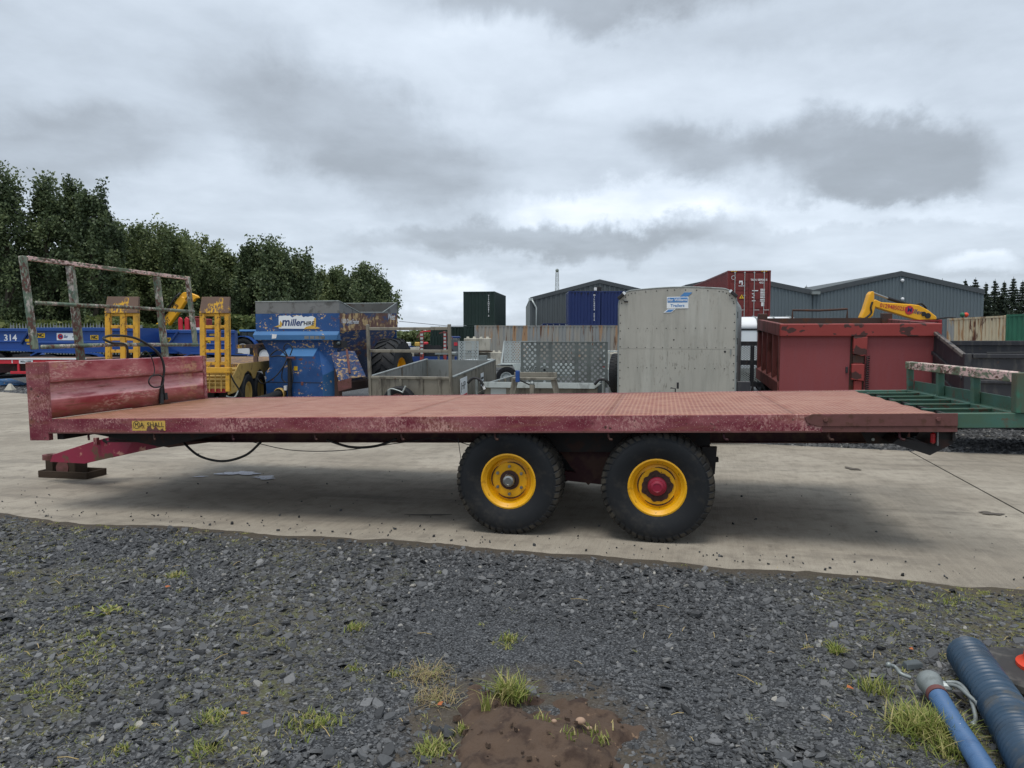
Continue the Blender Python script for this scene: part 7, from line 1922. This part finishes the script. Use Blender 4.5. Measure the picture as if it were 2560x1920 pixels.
MB().box(0, 0.85, 0, 1.2, 0.97, 1.07).build('bed', M['galv'], t, bevel=0.01)
for x in (0.1, 0.7): MB().box(x, x + 0.08, 0.1, 0.2, 0, 0.969).build('leg', M['galv_dark'], t)
# ================================================================== VEGETATION
def leaf_mesh(name, P, size, m, droop=0.0, tone=None, aspect=1.6):
    n = len(P)
    d = rng.normal(0, 1, (n, 3)); d[:, 2] -= droop
    d /= np.linalg.norm(d, axis=1)[:, None]
    e = np.cross(d, rng.normal(0, 1, (n, 3))); e /= np.linalg.norm(e, axis=1)[:, None]
    sz = (size if np.ndim(size) else np.full(n, size)) * rng.uniform(0.7, 1.3, n)
    a, b = d * (sz * aspect / 2)[:, None], e * (sz / 2)[:, None]
    V = np.stack([P - a, P + b, P + a, P - b], 1).reshape(-1, 3)
    if tone is None: tone = rng.random(n)
    return npmesh(name, V, np.arange(4 * n), np.arange(n) * 4, m, {'tone': np.repeat(np.clip(tone, 0, 1), 4)})
def tree(label, x, y, h, w, m, nclump=90, per=110, seed=0, leaf=0.17, low=0.10, topw=0.45, group='trees along the left edge of the yard', gapp=0.0):
    global rng
    keep = rng; rng = np.random.default_rng(seed); r_ = random.Random(seed)
    t = thing('tree', label, 'tree', (x, y, 0), 0, group)
    mb = MB(); lean = r_.uniform(-0.03, 0.03) * h
    trunk = [(lean * (k / 6) + 0.12 * math.sin(k * 1.7 + seed), 0.1 * math.sin(k * 2.1 + seed), h * 0.93 * k / 6) for k in range(7)]
    mb.tube(trunk, 0.1, 7, radii=[0.17 * h / 10 * (1 - 0.85 * k / 6) + 0.02 for k in range(7)])
    cl = []
    nl = 16 if h > 6 else 11
    for k in range(nl):
        f = low + 0.05 + (0.93 - low) * (k / nl) + r_.uniform(-0.02, 0.02)
        az_ = k * 2.4 + r_.uniform(-0.4, 0.4)
        prof_ = math.sin(math.pi * min(1, max(0.0, (f - low * 0.5) / (1.05 - low * 0.5))) ** 0.75) * (1 - 0.25 * f) + topw * max(0, f - 0.7)
        ln = w / 2 * max(0.25, prof_) * r_.uniform(0.75, 1.15)
        b0 = Vector((lean * f, 0, h * f * 0.9))
        b1 = b0 + Vector((math.cos(az_) * ln, math.sin(az_) * ln, h * 0.06 + ln * r_.uniform(0.35, 0.8)))
        mid = b0.lerp(b1, 0.5) + Vector((0, 0, -0.05 * ln))
        mb.tube([b0, mid, b1], 0.05, 5, radii=[0.06 * h / 10, 0.04 * h / 10, 0.012])
        for j in range(max(3, nclump // nl)):
            g_ = r_.uniform(0.30, 1.08)
            cl.append(b0.lerp(b1, g_) + Vector((r_.gauss(0, 0.14 * ln + 0.12), r_.gauss(0, 0.14 * ln + 0.12), r_.gauss(0, 0.22 * ln + 0.10))))
    for k in range(6):
        # upright leading shoots make the top ragged
        ox_, oy_ = r_.gauss(0, w * 0.13), r_.gauss(0, w * 0.13); hz_ = h * r_.uniform(0.88, 1.0)
        for j in range(6): cl.append(Vector((lean + ox_, oy_, hz_ - j * 0.045 * h)))
    mb.build('trunk', M['bark'], t)
    cl = [c_ for c_ in cl if r_.random() > gapp]
    P, T = [], []
    for c_ in cl:
        k = int(per * r_.uniform(0.6, 1.4)); s_ = min(0.5, w * r_.uniform(0.045, 0.085))
        # leaf sprays: short upright shoots in each clump
        p = np.clip(rng.normal(0, 1, (k, 3)), -1.9, 1.9) * np.array([s_ * 0.85, s_ * 0.85, s_ * 1.7])
        p += np.array(c_)
        P.append(p); T.append(np.clip(rng.normal(r_.uniform(0.12, 0.80), 0.16, k), 0, 1))
    P = np.concatenate(P); T = np.concatenate(T)
    ok = P[:, 2] > 0.3; P, T = P[ok], T[ok]
    me = leaf_mesh('crown', P, leaf, m, 0.3, T)
    linkmesh('crown', me, t)
    rng = keep
    return t
TL = [(-150, 372, 47, 120, 'd', 'tall dark tree beyond the left picture edge'), (-70, 362, 48, 125, 'd', 'tall dark tree cut by the left picture edge'), (12, 374, 46, 115, 'd', 'tallest dark tree at the far left, first with its whole top in view'),
      (88, 384, 47, 105, 'd', 'tall dark tree above the left end of the green rack'), (150, 400, 49, 80, 'd', 'tall narrow dark tree just left of the highest notch'), (190, 396, 46, 85, 'd', 'tall dark tree with a ragged top, right of the notch'),
      (228, 445, 48, 70, 'd', 'dark tree on the falling shoulder of the tall group'), (268, 492, 53, 85, 'm', 'lighter green tree right after the tall dark group'), (318, 492, 56, 85, 'm', 'mid green tree behind the middle of the green rack'),
      (368, 490, 54, 105, 'm', 'full mid green tree behind the right part of the green rack'), (410, 515, 57, 80, 'm', 'mid green tree above the raised excavator boom'), (452, 540, 60, 75, 'm', 'small pale tree above the right yellow ramp'),
      (500, 536, 60, 80, 'm', 'mid green tree just right of the yellow ramps'), (548, 522, 58, 85, 'd', 'dark rounded tree left of the highest one behind the feeder'), (592, 516, 58, 115, 'd', 'broad dark tree highest above the blue feeder wagon'),
      (640, 545, 60, 90, 'd', 'dark tree on the right slope of the broad one above the feeder'), (690, 575, 66, 70, 'm', 'lighter round tree in the dip above the feeder'), (730, 572, 66, 80, 'm', 'mid green tree above the grey feeder rim'),
      (785, 572, 65, 95, 'd', 'dark tree second from the right end of the row'), (820, 600, 65, 62, 'd', 'last small dark tree at the right end of the row')]
for i, (px, py, Y, wpx, kind, lb) in enumerate(TL):
    p = at(q(px), q(py), Y); w = wpx * Y / 1600
    tree(lb, p.x, Y, p.z * (1.0 if i < 12 else 0.955 if i < 16 else 0.92), w * 1.22, M['leaf_dark'] if kind == 'd' else M['leaf_mid'], 150, 112, 100 + i, leaf=0.085 + 0.0009 * Y, topw=0.5 if i < 7 else 0.3, low=0.05, gapp=0.22 if i < 7 else 0.12)
# darker undergrowth trees filling the row behind
for i, (px, py, Y, wpx) in enumerate(((-40, 560, 56, 140), (60, 560, 57, 140), (150, 570, 58, 130), (240, 590, 60, 130), (330, 600, 62, 130), (430, 610, 66, 120), (520, 610, 66, 120), (610, 620, 68, 120), (700, 630, 70, 110), (790, 640, 70, 90))):
    p = at(q(px), q(py), Y); w = wpx * Y / 1600
    o = tree('dark bushy tree low in the row, %s' % ('behind the picture edge', 'behind the left rack post', 'behind the second rack post', 'behind the first yellow ramp', 'behind the third rack post', 'behind the second yellow ramp', 'behind the blue tractor', 'behind the left part of the feeder', 'behind the middle of the feeder', 'behind the right end of the feeder')[i],
             p.x, Y, p.z, w * 1.5, M['leaf_dark'], 100, 80, 300 + i, leaf=0.19, low=0.0, topw=0.9, group='bushy trees low in the row')
# hedges
def hedge(label, pts, h, wdt, n, m, seed):
    global rng
    keep = rng; rng = np.random.default_rng(seed)
    P = []
    for (a, b) in zip(pts[:-1], pts[1:]):
        k = n // (len(pts) - 1); f = rng.random(k)
        x = a[0] + (b[0] - a[0]) * f; y = a[1] + (b[1] - a[1]) * f + rng.normal(0, wdt / 2.5, k)
        top = h * (0.72 + 0.5 * fbm(x * 0.6, y * 0 + 2.2, seed))
        P.append(np.stack([x, y, top * rng.random(k) ** 0.6], -1))
    P = np.concatenate(P)
    T = np.clip(rng.normal(0.45, 0.2, len(P)) + (P[:, 2] / h - 0.6) * 0.25, 0, 1)
    me = leaf_mesh('hedge', P, 0.24, m, 0.0, T)
    o = tag(linkmesh('hedge', me), label, 'hedge')
    rng = keep
    return o
def hp2(px, Y): p = at(q(px), 845, Y); return (p.x, Y)
hedge('rough green hedge behind the palisade fence and blue dump trailers', [hp2(-140, 41), hp2(120, 42), hp2(300, 44), hp2(560, 50)], 2.75, 1.6, 26000, M['leaf_hedge'], 41)
hedge('distant low hedge seen between the feeder wagon and the green containers', [hp2(780, 80), hp2(1015, 84)], 2.6, 2.0, 9000, M['leaf_mid'], 43)
# palisade fence: every pale on its own
a, b = hp2(88, 37.5), hp2(218, 37.5)
t = thing('palisade_fence', 'grey steel palisade fence in front of the hedge, above the blue dump trailer', 'fence', (a[0] - 1.5, 37.5, 0), 0)
Wf = b[0] - a[0] + 3.5; nP = int(Wf / 0.155)
pm = MB().prism([(-0.035, 0.05), (0.035, 0.05), (0.035, 2.22), (0.0, 2.42), (-0.035, 2.22)], -0.012, 0.0).mesh('pale', M['galv'])
for k in range(nP): linkmesh('pale', pm, t, (k * 0.155, 0, 0))
for z in (0.4, 1.9): MB().box(-0.05, Wf, 0.005, 0.05, z, z + 0.05).build('rail', M['galv'], t)
for k in range(4): MB().box(k * Wf / 3 - 0.05, k * Wf / 3 + 0.05, 0.055, 0.15, 0, 2.3).build('post', M['galv'], t)
# spruces behind the sheds
def spruce(x, y, h, seed, label):
    global rng
    keep = rng; rng = np.random.default_rng(seed); r_ = random.Random(seed)
    t = thing('spruce_tree', label, 'tree', (x, y, 0), 0, 'dark spruces behind the sheds on the right')
    MB().cyl((0, 0, 0), (0, 0, h), 0.20, 6, 0.02).build('trunk', M['bark'], t)
    P, T = [], []
    nw = 27
    for k in range(nw):
        f = k / nw; z = h * (0.06 + 0.93 * f); ln = (1 - f) ** 1.1 * h * 0.36 * r_.uniform(0.65, 1.25) + 0.05
        for j in range(7):
            az_ = r_.uniform(0, 6.28); n = int(8 + 95 * (1 - f)); s_ = rng.random(n) ** 0.8
            L_ = ln * r_.uniform(0.7, 1.15)
            xx, yy_ = np.cos(az_) * L_ * s_, np.sin(az_) * L_ * s_
            zz_ = z - 0.35 * L_ * s_ + 0.25 * L_ * s_ ** 2
            P.append(np.stack([xx, yy_, zz_], -1) + rng.normal(0, 0.02 + 0.05 * L_, (n, 3)) * np.array([1, 1, 0.55]))
            T.append(np.clip(rng.normal(0.4, 0.2, n), 0, 1))
    P, T = np.concatenate(P), np.concatenate(T)
    linkmesh('crown', leaf_mesh('crown', P, 0.145, M['needles'], 0.5, T, 2.6), t)
    rng = keep
SP = [(1718, 622, 118), (1742, 615, 116), (1763, 620, 118), (1785, 613, 117), (1806, 619, 116), (1828, 612, 118), (1850, 618, 120),
      (2008, 606, 100), (2036, 601, 98), (2062, 610, 99), (2086, 602, 97), (2108, 599, 98), (2130, 609, 96), (2150, 602, 97), (2170, 606, 96), (2190, 597, 97), (2210, 604, 98), (2232, 600, 97), (2256, 606, 97)]
spl = ['leftmost spruce top over the roof valley of the twin shed', 'second spruce top over the roof valley', 'third spruce top over the roof valley', 'fourth spruce top over the roof valley', 'fifth spruce top over the roof valley', 'sixth spruce top over the roof valley', 'last spruce top against the right shed roof slope',
       'spruce tip just right of the shed ridge', 'spruce tip second from the shed ridge', 'short spruce third from the shed ridge', 'spruce above the falling right eave', 'tall spruce over the right eave corner', 'shorter spruce right at the shed corner', 'spruce first clear of the shed wall', 'spruce second clear of the shed wall', 'tallest spruce at the right edge group', 'spruce next to the tallest at the right edge', 'spruce cut by the right picture edge', 'spruce just beyond the right picture edge']
for i, (px, py, Y) in enumerate(SP):
    p = at(q(px), q(py), Y); spruce(p.x, Y, p.z, 500 + i, spl[i])

# ================================================================== GRASS TUFTS AND WEEDS
def tuft_geo(n, h, spread, curl=0.8, wd=0.0035, r_=random):
    V, L_, S_, T = [], [], [], []
    for i in range(n):
        az_ = r_.uniform(0, 6.28); b = Vector((r_.gauss(0, spread * 0.35), r_.gauss(0, spread * 0.35), -0.008))
        hh = h * r_.uniform(0.5, 1.1); out = r_.uniform(0.15, 1.0) * curl * hh
        d = Vector((math.cos(az_), math.sin(az_), 0)); s_ = Vector((-d.y, d.x, 0)) * wd * r_.uniform(0.7, 1.3)
        tone = r_.uniform(0.15, 0.85) if r_.random() > 0.15 else 1.0
        k = len(V); sg = 4
        for j in range(sg + 1):
            f = j / sg; c_ = b + d * out * f ** 1.8 + Vector((0, 0, hh * (f - 0.32 * f * f * (out / hh if hh else 0))))
            w_ = (1 - f) ** 0.7 + 0.05
            V += [c_ - s_ * w_, c_ + s_ * w_]; T += [tone, tone]
        for j in range(sg):
            S_.append(len(L_)); L_ += [k + 2 * j, k + 2 * j + 1, k + 2 * j + 3, k + 2 * j + 2]
    return V, L_, S_, T
def surf(x, y): return float(soil_z(np.array(x), np.array(y)))
def tuft(label, px, py, n, h, spread, dry=False, curl=0.9, seed=1, cat='grass tuft', wd=0.0035):
    p = ground(px, py); r_ = random.Random(seed)
    V, L_, S_, T = tuft_geo(int(n * 1.9), h * 0.95, spread * 1.15, curl * 1.15, wd, r_)
    me = npmesh('grass_tuft', np.array([tuple(v_) for v_ in V]), L_, S_, M['grass_dry'] if dry else M['grass'], {'tone': T})
    return tag(linkmesh('grass_tuft', me, None, (p.x, p.y, surf(p.x, p.y))), label, cat)
tuft('largest bright green grass tuft, at the top edge of the soil heap', 1276, 1768, 130, 0.12, 0.09, seed=1, curl=1.0)
tuft('small upright grass blades left of the soil heap', 1214, 1814, 16, 0.09, 0.03, seed=2, curl=0.5)
tuft('yellowish grass clump at the bottom edge, left of the soil heap', 1082, 1892, 170, 0.05, 0.09, seed=3)
tuft('small vivid green tuft above the dark damp gravel patch', 1268, 1612, 60, 0.05, 0.07, seed=4)
tuft('tiny green tuft just below the vivid one in mid gravel', 1264, 1630, 30, 0.035, 0.05, seed=5)
tuft('small green tuft with a straw in it, centre left of the gravel', 888, 1580, 60, 0.06, 0.07, seed=6)
tuft('flat sprawling grass clump on the gravel left of the dry weeds', 758, 1828, 90, 0.045, 0.13, seed=7)
tuft('second half of the sprawling clump, nearer the dry weeds', 800, 1826, 70, 0.045, 0.10, seed=8)
tuft('bright rounded moss-like tuft at the lower left', 540, 1812, 110, 0.04, 0.09, seed=9)
tuft('small rounded green tuft high on the left gravel', 440, 1450, 60, 0.06, 0.08, seed=10)
tuft('straggly brown dried weed patch in the middle of the gravel', 1072, 1706, 170, 0.07, 0.15, True, seed=11, curl=1.6, wd=0.0016, cat='dried weed')
tuft('lower straggly part of the dried weed patch', 1090, 1764, 130, 0.07, 0.12, True, seed=12, curl=1.6, wd=0.0016, cat='dried weed')
tuft('small yellow green sprig left of the dried weeds', 990, 1702, 26, 0.05, 0.05, seed=13)
tuft('pale small tuft left of the sprig in mid gravel', 884, 1684, 40, 0.035, 0.07, seed=14)
tuft('bushy grass clump beside the blue hose, left half', 2290, 1838, 190, 0.13, 0.14, seed=15, curl=1.1)
tuft('bushy grass clump beside the blue hose, right half against it', 2345, 1846, 190, 0.13, 0.13, seed=16, curl=1.1)
tuft('grass below the bushy clump at the bottom right, along the hose', 2375, 1890, 110, 0.10, 0.12, seed=17, curl=1.2)
tuft('green tuft left of the hose coupling', 2190, 1735, 80, 0.07, 0.10, seed=18)
tuft('spiky isolated pale tuft on the right gravel', 2090, 1640, 55, 0.08, 0.05, seed=19, curl=1.2)
tuft('grassy patch near the middle of the right gravel edge', 2390, 1514, 60, 0.04, 0.14, seed=20)
tuft('small weeds on the right flank of the soil heap', 1484, 1868, 14, 0.045, 0.06, seed=21)
tuft('small weeds at the foot of the soil heap, bottom right', 1420, 1888, 14, 0.05, 0.05, seed=22)
tuft('short green tuft right of the weeds on the soil heap flank', 1506, 1888, 12, 0.04, 0.04, seed=23)
tuft('sprig growing in the middle of the soil heap', 1362, 1846, 9, 0.05, 0.05, seed=24, curl=1.3)
tuft('faint green tuft by the left shoulder of the soil heap', 1160, 1848, 30, 0.04, 0.05, seed=25)
tuft('yellow green weed strip on the left gravel, upper part', 246, 1600, 70, 0.04, 0.13, seed=26, curl=1.4)
tuft('yellow green weed strip on the left gravel, lower part', 205, 1650, 90, 0.04, 0.16, seed=27, curl=1.4)
tuft('broad-leaved pale weed above the weed strip on the left', 262, 1546, 26, 0.05, 0.10, seed=28, curl=1.6, wd=0.010, cat='weed')
tuft('weed clump with orange dead leaves at the lower left', 150, 1735, 90, 0.04, 0.16, seed=29, curl=1.4)
tuft('small green weed left of the orange-leaved clump', 82, 1742, 50, 0.035, 0.07, seed=30)
tuft('small grass tuft at the bottom edge, left of centre', 502, 1900, 50, 0.06, 0.08, seed=31)
tuft('weed tuft at the lowest left part of the gravel', 304, 1892, 40, 0.04, 0.06, seed=32)
# countless tiny sprigs
N_ = 1250; V, L_, S_, T = [], [], [], []
r_ = random.Random(77); got = 0
while got < N_:
    y = 2.3 + r_.random() * 4.2; x = r_.uniform(-1, 1) * (0.72 * y + 0.2)
    k = float(fbm(np.array(x * 0.9), np.array(y * 0.9), 31)); right = max(0, min(1, (x * 0.95 - y * 0.38 + 0.25)))
    left = max(0, min(1, (-x * 0.9 - y * 0.40 + 0.9)))
    if y > float(bed_edge(np.array(x))) - 0.12 or r_.random() > 0.03 + 0.8 * right + 0.7 * left * (k > 0.42): continue
    v_, l_, s_, t_ = tuft_geo(r_.randint(8, 30), r_.uniform(0.010, 0.028), r_.uniform(0.02, 0.07), 1.6, 0.0022, r_)
    b = len(V); lb = len(L_)
    z = float(bed_z(np.array(x), np.array(y)))
    V += [(p_[0] + x, p_[1] + y, p_[2] + z + 0.004) for p_ in v_]; S_ += [a_ + lb for a_ in s_]; L_ += [a_ + b for a_ in l_]; T += [min(1, a_ + 0.15) for a_ in t_]; got += 1
tag(linkmesh('grass_sprigs', npmesh('grass_sprigs', np.array(V), L_, S_, M['grass'], {'tone': T})), kind='stuff')
# straws
mb = MB()
for i in range(95):
    y = 2.3 + r_.random() ** 0.8 * 4.0; x = r_.uniform(-1, 1) * (0.7 * y) if i % 3 else r_.uniform(0.5, 1) * 0.7 * y
    if y > float(bed_edge(np.array(x))) - 0.1: continue
    z = float(bed_z(np.array(x), np.array(y))) + 0.016; a = r_.uniform(0, 3.14); l_ = r_.uniform(0.03, 0.11)
    d = Vector((math.cos(a), math.sin(a), r_.uniform(-0.05, 0.08)))
    p = Vector((x, y, z)); mb.tube([p, p + d * l_ * 0.5 + Vector((0, 0, 0.006)), p + d * l_], 0.0016, 4)
tag(mb.build('straw_litter', M['straw']), kind='stuff')
# dead leaves
M['dead_leaf'] = mat('orange_dead_leaf', C('a8623a'), 0.8)
for i, (px, py, lb) in enumerate(((420, 1480, 'orange dead leaf near the small tuft, upper left gravel'), (1100, 1786, 'orange dead leaf at the foot of the dried weeds'), (2125, 1737, 'orange dead leaf on gravel left of the hose coupling'), (612, 1810, 'reddish dead leaf right of the rounded tuft, lower left'), (2278, 1636, 'pale orange dead leaf on the mossy right gravel'))):
    p = ground(px, py); w = 0.02
    mb = MB(); mb.add([(-w, 0, 0.004), (-w * 0.3, -w * 0.6, 0), (w, -0.2 * w, 0.006), (w * 0.4, w * 0.6, 0.002), (0, 0, 0.010)], [(0, 1, 4), (1, 2, 4), (2, 3, 4), (3, 0, 4)])
    tag(mb.build('dead_leaf', M['dead_leaf'], solid=0.001, loc=(p.x, p.y, surf(p.x, p.y) + 0.016), rot=(0, 0, i)), lb, 'leaf')

# ================================================================== HOSES AND CONE, LOWER RIGHT
def ribbed(pts, r0, rib, pitch, n=22):
    """ribbed pipe: many rings, radius swelling at each rib"""
    P = smooth_pts(pts, 40); out = [P[0]]; acc = 0
    for a_, b_ in zip(P[:-1], P[1:]):
        d = (b_ - a_).length; k = max(1, int(d / (pitch / 8)))
        for j in range(1, k + 1): out.append(a_.lerp(b_, j / k))
    s_ = 0; rad_ = []
    for i, p in enumerate(out):
        if i: s_ += (p - out[i - 1]).length
        rad_.append(r0 + rib * max(0.0, math.sin(2 * math.pi * s_ / pitch)) ** 0.7)
    return MB().tube(out, r0, n, radii=rad_)
g1, g2, g3 = ground(2412, 1668), ground(2560, 1915), ground(2700, 2150)
zr = 0.088
def gp(px, py, z): p = ground(px, py); return Vector((p.x, p.y, float(bed_z(np.array(p.x), np.array(p.y))) + z))
t = thing('ducting_hose', 'fat dark blue ribbed ducting lying on the gravel at the lower right', 'hose', (0, 0, 0))
pts = [gp(2450, 1745, zr), gp(2500, 1822, zr), gp(2557, 1925, zr), gp(2625, 2060, zr)]
d0 = (pts[0] - pts[1]).normalized()
pts = [pts[0] + d0 * 0.22] + pts
ribbed(pts, 0.080, 0.013, 0.034, 28).build('duct_wall', M['hose_dark'], t, smooth=True)
t = thing('suction_hose', 'slim bright blue ribbed hose with a galvanised coupling, beside the fat ducting', 'hose', (0, 0, 0))
zr = 0.052
pts = [gp(2345, 1790, zr + 0.012), gp(2385, 1850, zr + 0.004), gp(2440, 1935, zr), gp(2510, 2060, zr)]
ribbed(pts, 0.0375, 0.0035, 0.012, 20).build('hose_wall', M['hose_blue'], t, smooth=True)
dv_ = (pts[0] - pts[1]).normalized()
e_ = pts[0]
MB().tube([e_ + dv_ * 0.0, e_ + dv_ * 0.03], 0.044, 18).build('hose_clamp', M['rust_plate'], t, smooth=True, auto=40)
MB().tube([e_ + dv_ * k for k in (0.02, 0.05, 0.08, 0.105, 0.13, 0.145, 0.146)], 0.04, 20, radii=[0.041, 0.042, 0.045, 0.052, 0.055, 0.049, 0.036]).build('coupling_ball', M['galv'], t, smooth=True, auto=50)
sd = dv_.cross(Vector((0, 0, 1))).normalized(); up = sd.cross(dv_).normalized()
if up.z < 0: up = -up
for s_, pp in ((-1, [(0.15, 0.07, 0.0), (0.16, 0.11, 0.01), (0.20, 0.125, 0.02), (0.195, 0.155, 0.03)]), (1, [(0.12, 0.065, 0.01), (0.10, 0.11, 0.02), (0.02, 0.125, 0.01), (-0.09, 0.115, -0.02), (-0.14, 0.09, -0.03)]), (1, [(0.12, 0.065, 0.0), (0.08, 0.10, 0.015), (0.0, 0.118, 0.02), (-0.04, 0.14, 0.01)])):
    P = [e_ + dv_ * a_ + sd * (b_ * s_) + up * c_ for a_, b_, c_ in pp]
    MB().tube(smooth_pts(P, 6), 0.009, 8).build('coupling_lever', M['galv'], t, smooth=True)
    MB().sphere(tuple(P[-1]), 0.014, 8, 6).build('lever_end', M['galv'], t, smooth=True)
MB().cyl(e_ + dv_ * 0.12 + sd * 0.085 - up * 0.01, e_ + dv_ * 0.12 + sd * 0.05 - up * 0.01, 0.022, 10).build('coupling_lug', M['galv_light'], t)
# traffic cone cut by the right edge
p = ground(2622, 1712)
t = thing('traffic_cone', 'orange traffic cone on a heavy black base at the right edge', 'traffic cone', (p.x, p.y, float(bed_z(np.array(p.x), np.array(p.y)))), 12)
MB().prism([(-0.25, -0.15), (-0.15, -0.25), (0.15, -0.25), (0.25, -0.15), (0.25, 0.15), (0.15, 0.25), (-0.15, 0.25), (-0.25, 0.15)], 0.0, 0.055, 'xy').build('cone_base', M['cone_base'], t, bevel=0.012)
MB().lathe([(0.135, 0.056), (0.135, 0.072), (0.112, 0.085), (0.105, 0.10), (0.030, 0.70), (0.022, 0.71), (0.001, 0.71)], (0, 0, 0), 'z', 32).build('cone_body', M['cone'], t, smooth=True, auto=50)
MB().lathe([(0.0795, 0.31), (0.0815, 0.31), (0.061, 0.473), (0.059, 0.473)], (0, 0, 0), 'z', 32, True).build('cone_sleeve', M['white'], t, smooth=True, auto=50)
# rough slate lump beside the ducting
p = ground(2280, 1680)
tag(MB().hexa([(-0.05, -0.03, 0), (0.05, -0.02, 0), (0.045, 0.03, 0), (-0.04, 0.03, 0), (-0.045, -0.02, 0.03), (0.05, -0.015, 0.025), (0.04, 0.02, 0.035), (-0.035, 0.02, 0.03)]).build('slate_lump', M['clad_dark'], bevel=0.004, loc=(p.x, p.y, surf(p.x, p.y) + 0.004), rot=(0, 0, 0.2)), 'dark flat slate lump left of the fat ducting end', 'stone')

# overhead cable strung beyond the containers
a, b = at(q(862), q(694), 75), at(q(1080), q(704), 75)
tag(MB().tube([a, a.lerp(b, 0.5) - Vector((0, 0, 0.25)), b], 0.025, 5).build('overhead_cable', M['ink']), 'thin dark overhead cable from the feeder wagon to the stacked green container', 'cable')
